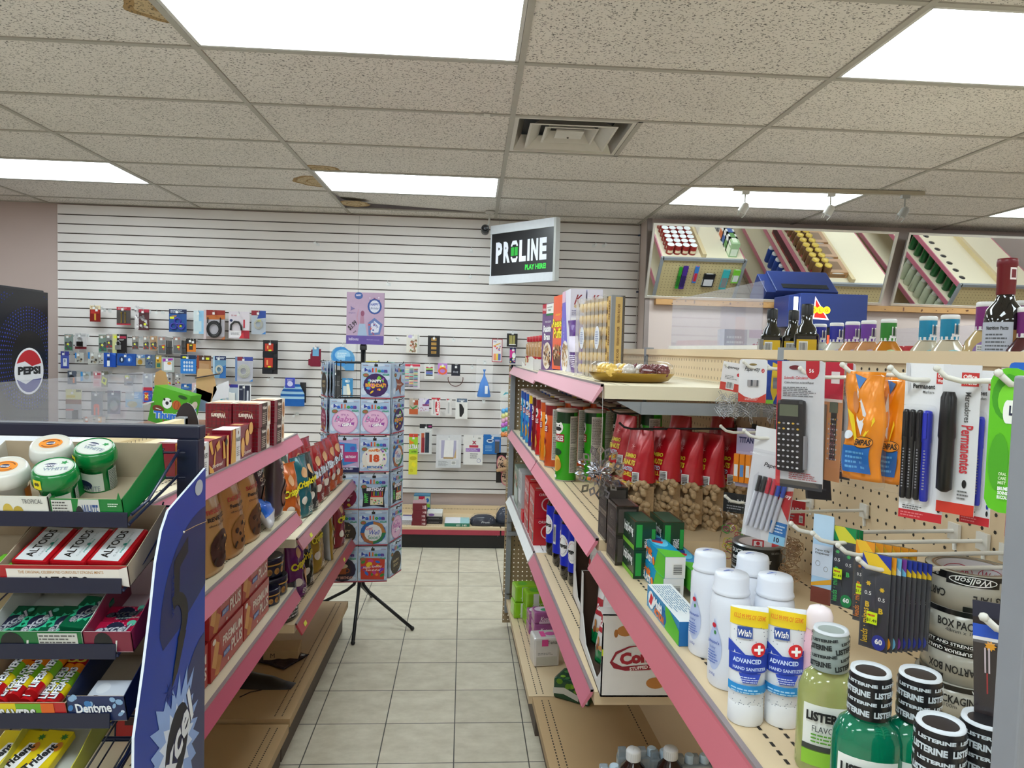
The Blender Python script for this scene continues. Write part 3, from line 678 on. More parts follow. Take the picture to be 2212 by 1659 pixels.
def choctray():
    o = empty('chocolate_tray'); w,d = .225,.16; b = MB()
    b.lathe([(.08,0),(.1,.004),(.115,.02),(.117,.024)],GOLD2,28,sx=1,sy=.72); kid(b,'tray',o,'flat gold plastic tray')
    b = MB(); MR = M('#6b2f35',.25,'foil',.2); SV = M('#d6d2cf',.3,'foil',.1)
    for j,y in enumerate((-.05,-.012,.028)):
        for i,m in enumerate((GOLD,SV,MR,MR)):
            x = -.072+i*.047
            if abs(x) > .08 and j == 0: x *= .95
            foilball(b,(x,y,.031),.018,m if j != 1 else (GOLD,GOLD,SV,MR)[i])
    kid(b,'foil_chocolates',o,'gold, silver and bronze foil balls')
    b = MB(); b.lathe([(.117,.024),(.114,.045),(.1,.054),(.09,.056)],GL,28,sx=1,sy=.72,cap=False); b.lathe([(.09,.056),(.001,.056)],GL,28,sx=1,sy=.72,cap=False); kid(b,'clear_lid',o); return o
put('ctray',choctray,(.425,1.885,Z1b+.001),.1,'flat gold tray of assorted foil chocolates at the near end of the top shelf','chocolate tray')
# ---- tubes of stacked chips
def chiptube(col,col2,lid='#c9b9b4'):
    def mk():
        o = empty('chip_tube'); r = .0365; b = MB(); b.lathe([(r-.002,0),(r,.002),(r,.238),(r-.001,.24)],M(col,.3),28)
        b.lathe([(r+.0006,0),(r+.0008,.004)],M('#b9b9bb',.3,'metal'),28)
        b.on(cyl(r),12); b.rect(-.05,.2,.05,.238,M(col2,.3)); b.L += 1
        x = -.012
        b.ell(x,.185,.023,.024,'#f3f1ee'); b.L += 1; b.ell(x-.006,.18,.011,.007,'#111'); b.ell(x+.006,.18,.011,.007,'#111'); b.ell(x-.008,.192,.003,.003,'#111'); b.ell(x+.008,.192,.003,.003,'#111'); b.ell(x,.205,.014,.006,col2); b.L += 1
        b.rect(x-.028,.135,x+.028,.162,'#a4141f'); b.L += 2; b.text('PRINGLES',x,.148,.02,'#fff',.05,bold=.02); b.L += 1
        b.ell(x,.1,.02,.012,col2); b.ell(x,.06,.017,.028,'#e2b24c'); b.L += 1; b.ell(x+.006,.055,.014,.02,'#c98c2e'); b.rect(x-.02,.01,x,.02,'#f0eeea')
        b.rect(.035,.03,.075,.225,'#dcdad6'); b.lines(.038,.034,.072,.12,22,'#2b2b2b'); b.lines(.038,.13,.072,.22,24,'#2b2b2b'); b.rect(.035,.124,.075,.126,'#222')
        kid(b,'tube',o)
        b = MB(); b.lathe([(r+.001,.238),(r+.002,.24),(r+.002,.246),(r-.002,.249),(r-.004,.2475),(.001,.2475)],M(lid,.2),28,cap=False); kid(b,'lid',o,'translucent plastic lid'); return o
    return mk
TC = {'green': ('#35b01e','#123a1c'),'bbq': ('#d5561c','#8a1a1c'),'orange': ('#ef8a18','#c9501a'),'red': ('#d31c1c','#8c1015'),'maroon': ('#7a0f1e','#4a0a12'),'purple': ('#3b2f9a','#e8c21a'),'light blue': ('#2f9fe0','#1b5fc0'),'blue': ('#2a7fd6','#0f3fa0'),'teal': ('#159ad0','#1d55a8')}
cols = ['green','bbq','orange','red','maroon','purple','light blue','blue','teal']
ys = [2.44,2.72,2.86,3.01,3.15,3.28,3.40,3.52,3.64]
dep = [('front',.387),('second',.29),('third',.19),('rearmost',.095)]
for i,(c_,s) in enumerate(zip(cols,ys)):
    for j,(dn,d) in enumerate(dep):
        if i > 5 and j == 3: continue
        cc = c_ if j < 3 else 'maroon'
        if i == 0 or j == 0: cc = c_
        nm = {'green': 'bright green','bbq': 'rust orange and dark red'}.get(cc,cc)
        put('tube'+cc,chiptube(*TC[cc]),G(s-.005*j,d,Z2),ra+.25+(.35 if j == 0 and i == 0 else 0)+random.Random(i*9+j).uniform(-.2,.2),'%s chip tube, %s of the %s file from the near end' % (nm,dn,ORD[i]),'chip tube','stacked chip tubes on the middle shelf')
b = MB(); b.box((-.11,-.05,0),(.11,.05,.17),M('#9a9ca0',.25,'glass',.35)); b.box((-.1,-.04,.002),(.1,.04,.14),'#7d7f84'); o = b.obj('storage_box')
o.location = G(3.83,.34,Z2); o.rotation_euler = (0,0,ra); tag(o,'grey plastic box standing before the chip tubes at the far end of the shelf','box')
# ---- peanut bag lying down, snowflake
SHELL = M('#b89a74',.7,'',.25,120)
def peanuts(b,w,h,d,n,seed,z0=.01,shape=None):
    r = random.Random(seed)
    for i in range(n):
        u = r.uniform(-.4,.4)*w; v = z0+r.uniform(0,1)*h
        y = -(d/2-.006)*hump(u/w+.5)*(.9 if shape is None else shape(v)) - .001; a = r.uniform(0,PI); L_ = r.uniform(.0125,.016)
        b.T = Matrix.Translation((u,y,v)) @ Matrix.Rotation(a,4,'Y') @ Matrix.Rotation(r.uniform(-.5,.5),4,'Z')
        b.sphere((0,0,L_*.6),.0085,SHELL,8,sz=1.1); b.sphere((0,0,-L_*.5),.0075,SHELL,8,sz=1.1); b.tube([(0,0,-L_*.6),(0,0,L_*.6)],.006,SHELL,6)
    b.T = Matrix.Identity(4)
def lying():
    o = empty('peanut_bag'); b = bag(.19,.27,.085,M('#cfc9c4',.2,'foil',.08),'#1e1c1c',seed=9,top=.2,base=.3,bands=[(0,.2,M('#e07a28',.3,'foil')),(.68,.8,M('#e07a28',.3,'foil')),(.8,1.01,M('#2a2624',.3,'foil'))])
    b.L = 3; draw(b,.19,.27,[('p',[(.2,.3),(.75,.3),(.8,.62),(.3,.65)],'#ddd8cf'),('x',.25,.32,.75,.58,16,.08,['#c9b48e','#b39468','#dccba8']),('e',.48,.48,.26,.07,'#9ccfe0'),('t','UNSALTED',.48,.48,.05,'#2f6d8a',{'w': .4}),('t','ROASTED',.5,.9,.05,'#e9e4dc',{'w': .6}),('t','IN SHELL',.5,.83,.05,'#e9e4dc',{'w': .6})],-.095)
    merge(kid(b,'bag',o)); return o
put('lying',lying,(.40,2.28,Z2+.048),(-PI/2+.18,.0,-.5-PI/2+.1),'silver and orange bag of unsalted peanuts lying on its back behind the snowflake','peanut bag')
put('lying',lying,(.62,2.24,Z2+.048),(-PI/2+.12,.0,-1.2),'second orange and black peanut bag lying deeper under the hanging red bags','peanut bag')
def snowflake():
    o = empty('snowflake_ornament'); SVR = M('#c4c4ca',.18,'chrome',.2); b = MB(); r = .062
    for q,(ax,ay) in enumerate(((0,0),(0,PI/3),(0,2*PI/3),(PI/2.4,.3),(-PI/2.6,.8))):
        Mx = Matrix.Rotation(ay,4,'Z') @ Matrix.Rotation(ax,4,'X')
        for k in range(8):
            b.T = Mx @ Matrix.Rotation(k*PI/4+q*.2,4,'Y'); t = .0012
            for z0,ww,hh in ((.012,.007,.024),(.038,.010,.026)):
                pts = [(0,z0),(ww,z0+hh*.5),(0,z0+hh),(-ww,z0+hh*.5)]; inn = [(0,z0+hh*.25),(ww*.5,z0+hh*.5),(0,z0+hh*.75),(-ww*.5,z0+hh*.5)]
                vs = [(x,0,z) for x,z in pts+inn]+[(x,t,z) for x,z in pts+inn]
                b.add(vs,[(i,(i+1) % 4,4+(i+1) % 4,4+i) for i in range(4)]+[(8+i,12+i,12+(i+1) % 4,8+(i+1) % 4) for i in range(4)],SVR)
            b.box((-.001,0,0),(.001,t,.03),SVR)
    b.T = Matrix.Identity(4); kid(b,'blades',o)
    b = MB(); b.tube([(0,0,0),(.002,0,.12),(.0,0,.195)],.0005,M('#b9b9b9',.5),5); kid(b,'string',o); return o
put('snow',snowflake,(at(1296,1020,Y=1.6).x,1.6,at(1296,1020,Y=1.6).z),.3,'silver foil snowflake hanging on a string from the top shelf','ornament')
# ---- hanging red peanut bags on black hooks
def redbag():
    o = empty('peanut_bag'); w,h,d = .125,.265,.072
    b = bag(w,h,d,M('#ffffff',.15,'glass',.03),seed=5,top=.12,base=.12,taper=.28,wr=.003,bands=[(.48,1.01,M('#bb1424',.28,'foil',.1))]); b.L = 3
    draw(b,w,h,[('r',.08,.475,.92,.49,'#d8b23a'),('t','JUMBO',.4,.74,.05,'#e7d43a',{'w': .5,'b': .04}),('t','PEANUTS',.4,.68,.05,'#e7d43a',{'w': .56,'b': .04}),('t','ROASTED',.4,.62,.04,'#bcd4ea',{'w': .5,'b': .03}),('t','IN SHELL',.4,.57,.04,'#e7d43a',{'w': .5,'b': .03}),('b',.66,.5,.84,.6,1),
        ('e',.3,.34,.2,.09,'#24407e'),('e',.3,.34,.17,.078,'#eef0f2'),('p',[(.18,.33),(.3,.38),(.42,.36),(.33,.31)],'#24407e'),('s',.34,.32,.06,.03,5,'#c2202e'),('s',.5,.84,.1,.02,7,'#e8a0a0')],-w/2)
    merge(kid(b,'bag',o,'red topped bag with a clear lower half'))
    b = MB(); peanuts(b,w*.95,h*.44,d,52,3,.02,lambda v: .25+.75*min(1,v/.1)); b2 = b
    for i in range(len(b.v)): pass
    b.box((-w*.33,-.014,.03),(w*.33,.014,h*.46),SHELL); kid(b,'peanuts',o,'peanuts in their shells'); return o
def hookbar(L_,m,r=.0028,plate=True):
    def mk():
        b = MB(); b.tube([(0,0,0),(-L_+.03,0,-.006),(-L_+.012,0,-.002),(-L_,0,.008)],r,m,8); b.sphere((-L_,0,.008),r*1.3,m,8)
        if plate: b.box((-.005,-.012,-.014),(0,.012,.012),m); b.tube([(0,0,-.03),(-.002,0,0)],r,m,6)
        return b.obj('display_hook')
    return mk
BK = M('#1a1b1e',.35); WH = M('#dcdad2',.35)
put('bhook',hookbar(.36,BK),(.733,1.93,1.425),TH,'long black hook behind, holding the farther red peanut bags','hook','long black shelf hooks')
put('bhook',hookbar(.36,BK),(.737,1.80,1.398),TH,'long black hook in front, holding the nearer red peanut bags','hook','long black shelf hooks')
put('bhook',hookbar(.36,BK),(.728,2.05,1.43),TH,'empty long black hook above the peanut bags','hook','long black shelf hooks')
for i,(u,s,z,rz) in enumerate(((1352,1.93,1.400,.25),(1386,1.80,1.375,.3),(1440,1.80,1.38,.45),(1490,1.80,1.372,.35),(1536,1.80,1.368,.3),(1586,1.81,1.372,.4),(1560,1.95,1.4,.2),(1470,1.95,1.4,.2))):
    p = at(u,900,Y=s); put('redbag',redbag,(p.x,s,z-.25),ra+rz+.15,'%s red peanut bag on the black hooks%s' % (ORD[i] if i < 6 else ('inner' if i == 6 else 'middle rear'),', counted from the aisle' if i < 6 else ', half hidden behind the others'),'peanut bag','hanging red peanut bags')
# ---- section 1 shelf: soap, toothpaste, powder, tubes, mouthwash
def prod(key,mk,u,s,z,rz,label,cat,group=None,v=None,sc=None):
    p = at(u,v or 1200,Y=s); return put(key,mk,(p.x,s,z+.001),rz,label,cat,group,sc)
DS = box_thing('soap_box',.085,.05,.066,M('#2e2723',.2,'foil',.2),{'f': [('r',.06,.1,.94,.9,'#3a322e'),('t','MEN',.5,.6,.3,'#6d645e',{'w': .4}),('l',.2,.2,.8,.4,3,'#5c534e')],'r': [('r',.1,.1,.9,.9,'#47403c')],'t': [('r',.05,.1,.95,.9,'#403835')],'l': [('r',.1,.1,.9,.9,'#3a3330')]})
for i,(u,s) in enumerate(((1320,1.68),(1342,1.585))):
    for j in (0,1): prod('DS',DS,u,s,Z3+(.024 if s > 1.66 else 0)+j*.0665,ra,'dark brown shrink-wrapped soap box, %s of the %s stack' % (('bottom','top')[j],('far','near')[i]),'soap box','dark soap boxes')
IS = box_thing('soap_box',.1,.045,.06,M('#123a26',.25),{'f': [('t','Irish',.3,.6,.36,'#fff',{'w': .3,'b': .02}),('t','Spring',.68,.6,.4,'#fff',{'w': .4,'b': .02}),('r',0,0,1,.16,'#6fae2a')],'r': [('r',.08,.1,.36,.9,'#1f9a3c'),('t','IRISH',.56,.25,.12,'#fff',{'w': .4,'rot': PI/2}),('t','SPRING',.7,.25,.12,'#fff',{'w': .44,'rot': PI/2}),('r',.8,.05,.98,.75,'#1f9a3c')],'t': [('r',.04,.1,.96,.9,'#173f2c')],'l': [('r',.1,.1,.4,.9,'#1f9a3c')]})
for i,u in enumerate((1378,1437)):
    for j in (0,1): prod('IS',IS,u,1.50,Z3+j*.0605,ra,'green soap bar box, %s of the %s stack' % (('bottom','top')[j],('aisle-side','inner')[i]),'soap box','green soap boxes')
AF = box_thing('toothpaste_box',.19,.04,.0415,M('#1b96cf',.22),{'f': [('p',[(.62,0),(1,0),(1,1),(.75,1)],'#58b82c'),('e',.13,.5,.1,.4,'#e8f4fa'),('p',[(.06,.3),(.12,.8),(.2,.7),(.14,.25)],'#1d3f9a'),('p',[(.12,.25),(.2,.75),(.24,.6),(.17,.2)],'#d3202c'),('t','fruit',.42,.62,.42,'#f07a28',{'w': .26,'b': .05}),('t','BLAST',.42,.25,.36,'#fff',{'w': .3,'b': .05}),('e',.62,.3,.04,.2,'#f07a28')],
    'r': [('r',0,0,1,1,'#e9eaec'),('b',.35,.15,.9,.7,1)],'t': [('p',[(.68,0),(1,0),(1,1),(.8,1)],'#58b82c'),('e',.35,.5,.28,.45,'#5cc4ea'),('p',[(.22,.3),(.3,.8),(.45,.6),(.34,.2)],'#1d3f9a'),('p',[(.36,.2),(.44,.7),(.52,.55),(.44,.15)],'#d3202c')]})
prod('AF',AF,1425,1.42,Z3+.042,ra,'blue and green toothpaste box on top of its stack beside the green soap','toothpaste box','blue and green toothpaste boxes',1240)
prod('AF',AF,1423,1.42,Z3,ra,'blue and green toothpaste box at the bottom of the stack beside the green soap','toothpaste box','blue and green toothpaste boxes',1240)
prod('AF',AF,1478,1.41,Z3+.02,ra,'blue and green toothpaste box lying inward behind the white barcode end','toothpaste box','blue and green toothpaste boxes',1240)
AF2 = box_thing('toothpaste_box',.185,.045,.04,M('#1786be',.22),{'f': [('p',[(.6,0),(1,0),(1,.6),(.7,1),(.6,1)],'#58b82c'),('e',.5,.4,.14,.35,'#1568a8'),('e',.15,.5,.1,.4,'#e8f4fa'),('p',[(.08,.3),(.14,.8),(.22,.7),(.16,.25)],'#d3202c'),('t','Multi',.38,.62,.42,'#fff',{'w': .25,'b': .05}),('t','ACTION',.42,.25,.34,'#f07a28',{'w': .3,'b': .05})],'t': [('r',0,0,1,1,'#dfe6ea'),('l',.05,.1,.95,.9,9,'#5d86a8')],'r': [('r',0,0,1,1,'#1568a8')]})
prod('AF2',AF2,1458,1.205,Z3,ra,'blue toothpaste box with a white printed top, nearest the powder bottles','toothpaste box',None,1300)
def powder():
    o = empty('powder_bottle'); W = M('#dfe4f0',.35,'',.01); b = MB(); r = .0295
    b.lathe([(r*.93,0),(r,.004),(r*1.02,.03),(r*.97,.08),(r*.99,.11),(r*.93,.128),(r*.82,.134)],W,30,sy=.92)
    S = lambda a,c,l: Vector(((r*1.005+LIFT*3*l)*math.sin(a/r),-(r*.925+LIFT*3*l)*math.cos(a/r),c))
    b.on(S,6); x = -.004
    b.ell(x,.055,.013,.03,'#b9c6e8'); b.L += 1; b.poly([(x-.012,.065),(x+.012,.065),(x,.1)],'#b9c6e8'); b.L += 1
    b.ell(x,.09,.0035,.0035,'#c9243c'); b.ell(x+.002,.08,.0018,.003,'#3a8a4a'); b.L += 2; b.text("Johnson's",x,.066,.006,'#2c4fb0',.02,bold=.02); b.text('baby',x,.058,.005,'#2c4fb0',.01); b.lines(x-.009,.035,x+.009,.054,5,'#5573c4'); b.text('200g',x,.02,.005,'#2c4fb0')
    kid(b,'bottle',o)
    b = MB(); b.lathe([(r*.9,.134),(r*.93,.1355),(r*.9,.139),(r*.86,.141),(r*.84,.158),(r*.78,.1625),(.001,.163)],W,30,sy=.94,cap=False)
    b.on(plane((-.015,-.015,.1632),(1,0,0),(0,1,0))); b.poly([(.005,.008),(.007,.008),(.009,.02),(.0065,.02)],'#5573c4'); b.poly([(.003,.016),(.012,.022),(.011,.024),(.002,.018)],'#8fa4dc'); kid(b,'cap',o); return o
for i,(u,s) in enumerate(((1526,1.09),(1574,.985),(1618,1.075),(1668,.975))):
    prod('powder',powder,u,s,Z3,ra+.5,'white powder bottle, %s of the four' % ('far aisle-side one','near aisle-side one with the clearest drop label','far inner one','near inner one')[i],'powder bottle','white powder bottles',1400)
def sanitizer():
    o = empty('lotion_tube'); W = M('#e4e8ee',.3,'',.01); b = MB(); n = 22; vs = []; fs = []; prof = [(.022,.028,.02),(.0225,.05,.022),(.023,.085,.0165),(.0235,.115,.009),(.0238,.138,.0035),(.0238,.15,.0012)]
    for rx,z,ry in prof:
        for i in range(n): a = 2*PI*i/n; vs.append((rx*math.sin(a),-ry*math.cos(a),z))
    for j in range(len(prof)-1):
        for i in range(n): fs.append((j*n+i,j*n+(i+1) % n,(j+1)*n+(i+1) % n,(j+1)*n+i))
    fs.append(tuple(range((len(prof)-1)*n,len(prof)*n))); b.add(vs,fs,W,True)
    def S(a,c,l):
        for (r0,z0,q0),(r1,z1,q1) in zip(prof,prof[1:]):
            if c <= z1 or z1 == .15: t = max(0,(c-z0)/(z1-z0)); rx = r0+(r1-r0)*t; ry = q0+(q1-q0)*t; break
        th = a/.023; return Vector(((rx+LIFT*3*l)*math.sin(th),-(ry+LIFT*4*l)*math.cos(th),c))
    b.on(S,8)
    def band(z0,z1,col,sl=0,l=None):
        b.L += 1; k = 8; vs = []; x0,x1 = -.03,.03
        for i in range(k+1):
            x = x0+(x1-x0)*i/k; dz = sl*(x-x0); vs += [S(x,z0+dz,b.L),S(x,z1+dz,b.L)]
        b.add(vs,[(2*i,2*i+2,2*i+3,2*i+1) for i in range(k)],col,True)
    band(.128,.1485,'#f0d21c',-.08); band(.07,.092,'#2443b4',0); band(.044,.055,'#2a93d8')
    b.L += 1; b.poly([(-.03,.092),(-.004,.092),(-.03,.108)],'#2443b4'); b.poly([(.006,.092),(.03,.092),(.03,.100)],'#2443b4'); b.L += 1
    b.poly([(-.012,.07),(.014,.07),(.009,.058),(-.007,.058)],'#2443b4')
    b.rect(-.014,.112,.003,.126,'#24489a'); b.L += 2; b.text('Wish',-.0055,.119,.008,'#fff',.014,bold=.02,it=.2)
    b.ell(.01,.1,.0085,.0085,'#d9262c'); b.L += 1; b.rect(.0045,.0985,.0155,.1015,'#fff'); b.rect(.0085,.0945,.0115,.1055,'#fff'); b.L += 1
    b.text('ADVANCED',-.003,.0865,.0055,'#cfe0ff',.03,bold=.03); b.text('HAND SANITIZER',0,.077,.004,'#cfe0ff',.036,bold=.02); b.text('KILLS 99.99% OF GERMS',0,.139,.006,'#e07818',.034,rot=-.08,bold=.02); b.lines(-.01,.06,.012,.068,3,'#c8d4f4'); b.lines(-.02,.046,.02,.053,2,'#a8d8f6')
    r = random.Random(2)
    for i in range(40): b.ell(r.uniform(-.02,.02),r.choice((r.uniform(.03,.043),r.uniform(.103,.127))),.0006,.0006,'#6b7890',n=6)
    kid(b,'tube',o); b = MB(); b.lathe([(.0215,0),(.0225,.002),(.0222,.027),(.021,.029)],M('#e8ebf0',.3),24,sy=.93); kid(b,'cap',o); return o
prod('sani',sanitizer,1611,.885,Z3,.25-.5,'white and blue hand sanitizer tube with a yellow top, the one nearer the aisle','lotion tube','hand sanitizer tubes',1500)
prod('sani',sanitizer,1691,.88,Z3,.2-.5,'white and blue hand sanitizer tube with a yellow top, the one next to the mouthwash','lotion tube','hand sanitizer tubes',1500)
def pinkb():
    o = empty('lotion_bottle'); P = M('#eec3d4',.3); b = MB(); b.lathe([(.021,0),(.022,.003),(.022,.09),(.019,.115),(.0155,.128)],P,24,sy=.7)
    b.on(lambda a,c,l: Vector(((.0222+LIFT*3*l)*math.sin(a/.022),-(.0156+LIFT*3*l)*math.cos(a/.022),c)),5); b.rect(-.016,.02,.016,.075,'#f4dfe8'); b.L += 1; b.text('baby',0,.06,.009,'#d0386c',.02); b.lines(-.012,.025,.012,.05,5,'#d97a9c'); kid(b,'bottle',o)
    b = MB(); b.lathe([(.0155,.128),(.0165,.13),(.0165,.148),(.013,.156),(.006,.159),(.001,.1595)],M('#f2e6ec',.3),24,sy=.75,cap=False); kid(b,'cap',o); return o
prod('pink',pinkb,1765,.865,Z3,ra+.7,'pink lotion bottle with a rounded white cap behind the yellow mouthwash','lotion bottle',None,1450)
def mouthwash(liq,capc,wrap,lab,lblc):
    def mk():
        o = empty('mouthwash_bottle'); b = MB(); LQ = bpy.data.materials.get('liquid'+liq) or None
        mt = M(liq,.08); mt.node_tree.nodes['Principled BSDF'].inputs['Transmission Weight'].default_value = .55; mt.node_tree.nodes['Principled BSDF'].inputs['Coat Weight'].default_value = .6
        w,d = .033,.021
        prof = [(.93,0),(1,.006),(1,.085),(.97,.098),(.80,.112),(.55,.119),(.47,.121)]
        b.lathe([(w*r,z) for r,z in prof],mt,32,sy=d/w)
        q = lambda a,c,l: Vector(((w+LIFT*4*l)*math.sin(a/w),-(d+LIFT*4*l)*math.cos(a/w),c))
        b.on(q,8); b.rect(-.03,.012,.03,.082,'#e9ece8'); b.L += 1; b.rect(-.03,.012,.03,.03,lab); b.rect(-.03,.029,.03,.036,'#3a3f3c'); b.L += 2
        b.text('LISTERINE',0,.07,.011,'#111418',.048,bold=.05); b.text(lblc,0,.056,.007,'#333b44',.034); b.lines(-.018,.039,.018,.051,3,'#5aa02c'); kid(b,'bottle',o,'clear bottle of coloured mouthwash')
        b = MB(); r = .0195
        b.lathe([(r,.12),(r*1.03,.122),(r*.98,.158),(r*.93,.1635)],M(capc,.35),26); b.lathe([(r*.93,.1635),(r*.7,.1625),(r*.62,.158),(.0005,.158)],M('#26242a',.4),26,cap=False)
        b.lathe([(r*.98,.1625),(r*.93,.166),(r*.72,.1635)],M('#cfd5dc',.35),26,cap=False)
        b.on(cyl(r*1.015),4)
        for k,z in enumerate((.1275,.1375,.147,.156)):
            for a in (-.05,-.016,.018,.05): b.text('LISTERINE',a+(k % 2)*.006,z,.0062 if k % 2 == 0 else .0035,wrap,.03,rot=.0 if capc != '#9aa6a4' else .15,bold=.05)
        kid(b,'cap',o,'cap in a printed shrink sleeve'); return o
    return mk
def capdark(*a): return a
prod('mwA',mouthwash('#c5cf86','#9aa6a4','#23282a','#8ec63a','FLAVOURS'),1786,.775,Z3,.1-.55+.1,'pale yellow-green mouthwash bottle with a clear printed cap sleeve','mouthwash bottle',None,1550)
MWB = mouthwash('#0f9a74','#17161a','#c8d2da','#149a58','FRESH BURST')
for i,(u,s) in enumerate(((1873,.672),(1980,.664),(2030,.572),(2128,.578))):
    prod('mwB',MWB,u,s,Z3,-.45+.1*i,'emerald green mouthwash bottle with a black cap sleeve, %s' % ('next to the yellow one','in front of the tape tower','low at the bottom edge','beside the grey post')[i],'mouthwash bottle','green mouthwash bottles',1600)
# ---- tape
def ducttape():
    o = empty('duct_tape'); b = MB(); R_,r = .052,.041
    b.lathe([(r,.0),(R_,0),(R_,.048),(r,.048),(r,.0)],M('#8e9194',.3,'metal'),36,cap=False); b.on(cyl(R_+.0002),16); b.rect(-.085,.003,.05,.045,M('#17181a',.35)); b.L += 2
    b.text('DUCT TAPE',-.035,.034,.009,'#d8dadc',.06,bold=.03); b.text('RUBAN À CONDUIT',-.02,.021,.008,'#e8eaec',.085,bold=.03); b.lines(-.07,.006,.0,.014,2,'#9a9c9e'); b.text('SILVER',.03,.038,.004,'#9a9c9e'); kid(b,'roll',o)
    b = MB(); b.lathe([(r-.001,.002),(r-.001,.047)],M('#e6dfe0',.6),36,cap=False)
    b.on(lambda a,c,l: Vector(((r-.0012-LIFT*l)*math.sin(a/r),(r-.0012-LIFT*l)*math.cos(a/r),c)),6); b.rect(-.012,.022,.012,.042,'#c02c34'); b.L += 1; b.rect(-.009,.025,.009,.039,'#e6dfe0'); b.L += 1; b.ell(0,.034,.004,.004,'#c02c34'); b.rect(-.006,.025,.006,.029,'#c02c34'); b.rect(-.06,.03,-.03,.034,'#555'); b.rect(.03,.022,.055,.044,'#c02c34')
    kid(b,'core',o,'white cardboard core with red print'); return o
prod('duct',ducttape,1638,1.395,Z3,-.3,'bottom roll of the pair of silver duct tape rolls','tape','duct tape rolls',1210)
prod('duct',ducttape,1638,1.395,Z3+.049,-.35,'top roll of silver duct tape with a black label and white core','tape','duct tape rolls',1210)
def packtape(flip):
    def mk():
        o = empty('packing_tape'); b = MB(); R_,r,h = .05,.039,.046
        b.lathe([(r,.0),(R_,0),(R_,h),(r,h),(r,.0)],M('#a8a69c',.18,'',.03),44,cap=False); b.on(cyl(R_+.0002),20); BKm = M('#111214',.25)
        if flip:
            S0 = b.S; b.S = lambda a,c,l: S0(-a,h-c,l)
        b.rect(-.15,h*.86,.03,h,BKm); b.rect(-.15,h*.0,.0,h*.13,BKm); b.rect(.045,.0,.15,h*.2,BKm); b.rect(-.008,.0,.05,h*.3,BKm); b.rect(.09,h*.8,.15,h,BKm); b.L += 2
        b.text('WS-27',-.005,h*.925,h*.09,'#e9ebec',.022,bold=.02); b.text('BOX PACKAGING TAPE',-.03,h*.63,h*.22,'#17181a',.1,bold=.02); b.text('48mm x 100m',-.05,h*.45,h*.1,'#3b3f42',.04); b.text('CARTON BOX',.08,h*.6,h*.22,'#17181a',.06,bold=.02)
        b.text('QUALITY AND STRENGTH',-.07,h*.065,h*.1,'#e9ebec',.08,bold=.02); b.text('SUPERIOR QUALITY',.09,h*.1,h*.11,'#e9ebec',.06,bold=.02)
        b.ring(.021,h*.15,.026,h*.13,.0012,'#e9ebec',b.L+1); b.text('Wellson',.021,h*.15,h*.17,'#e9ebec',.038,it=.3,bold=.01)
        kid(b,'roll',o); b = MB(); b.lathe([(r-.0008,.001),(r-.0008,h-.001)],M('#ddd8dc',.6),40,cap=False); b.lathe([(r-.001,.001),(r+.0035,.0005)],M('#8c6a48',.7),40,cap=False); b.lathe([(r-.001,h-.0002),(r+.004,h+.0002)],M('#7b5c40',.7),40,cap=False)
        b.on(lambda a,c,l: Vector(((r-.001-LIFT*l)*math.sin(a/r),(r-.001-LIFT*l)*math.cos(a/r),c)),1)
        for a in (-.05,0,.05): b.text('Wellson',a,h*.6,h*.25,'#b03048',.034,it=.3); b.ring(a,h*.6,.022,h*.24,.001,'#b03048')
        kid(b,'core',o,'white cardboard core'); return o
    return mk
for i in range(4):
    prod('pt%d' % (i % 2),packtape(i % 2 == 1),2086-(10 if i == 0 else 0),.915,Z3+.0493*i,(.55,1.3,.9,.45)[i]-.6,'clear and black carton packing tape roll, %s of the tower' % ('bottom','second from the bottom','second from the top','topmost')[i],'tape','packing tape tower',1400,1.06)
# ================================================================ packs hanging on the near pegboard
CLR = GL
def cardmb(w,h,col,spec=(),t=.0012,back='#d8d4cc',r=.0):
    b = MB(); m = M(col,.4) if isinstance(col,str) else col
    if r: 
        pts = [(-w/2+r*(1-math.sin(a)),h-r*(1-math.cos(a))) for a in (PI/2,PI/4,0)]+[(w/2-r*(1-math.sin(a)),h-r*(1-math.cos(a))) for a in (0,PI/4,PI/2)]+[(w/2-r*(1-math.sin(a)),r*(1-math.cos(a))) for a in (PI/2,PI/4,0)]+[(-w/2+r*(1-math.sin(a)),r*(1-math.cos(a))) for a in (0,PI/4,PI/2)]
        b.prism(pts[::-1],t,m,m)
        b.f = b.f
    else: b.box((-w/2,0,0),(w/2,t,h),m)
    b.on(plane((-w/2,0,0),(1,0,0),(0,0,1))); draw(b,w,h,spec); return b
def hang(name,u0,u1,v0,v1,s,rz,mk,label,cat,group=None,X=None,tilt=0):
    P = at((u0+u1)/2,(v0+v1)/2,Y=s) if X is None else at((u0+u1)/2,(v0+v1)/2,X=X)
    c,w,h = fit(u0,u1,v0,v1,P,rz); o = mk(name,w,h); o.location = c; o.rotation_euler = (0,tilt,rz); return tag(o,label,cat,group)
def simple(col,spec,**k):
    return lambda name,w,h: cardmb(w,h,col,spec,**k).obj(name)
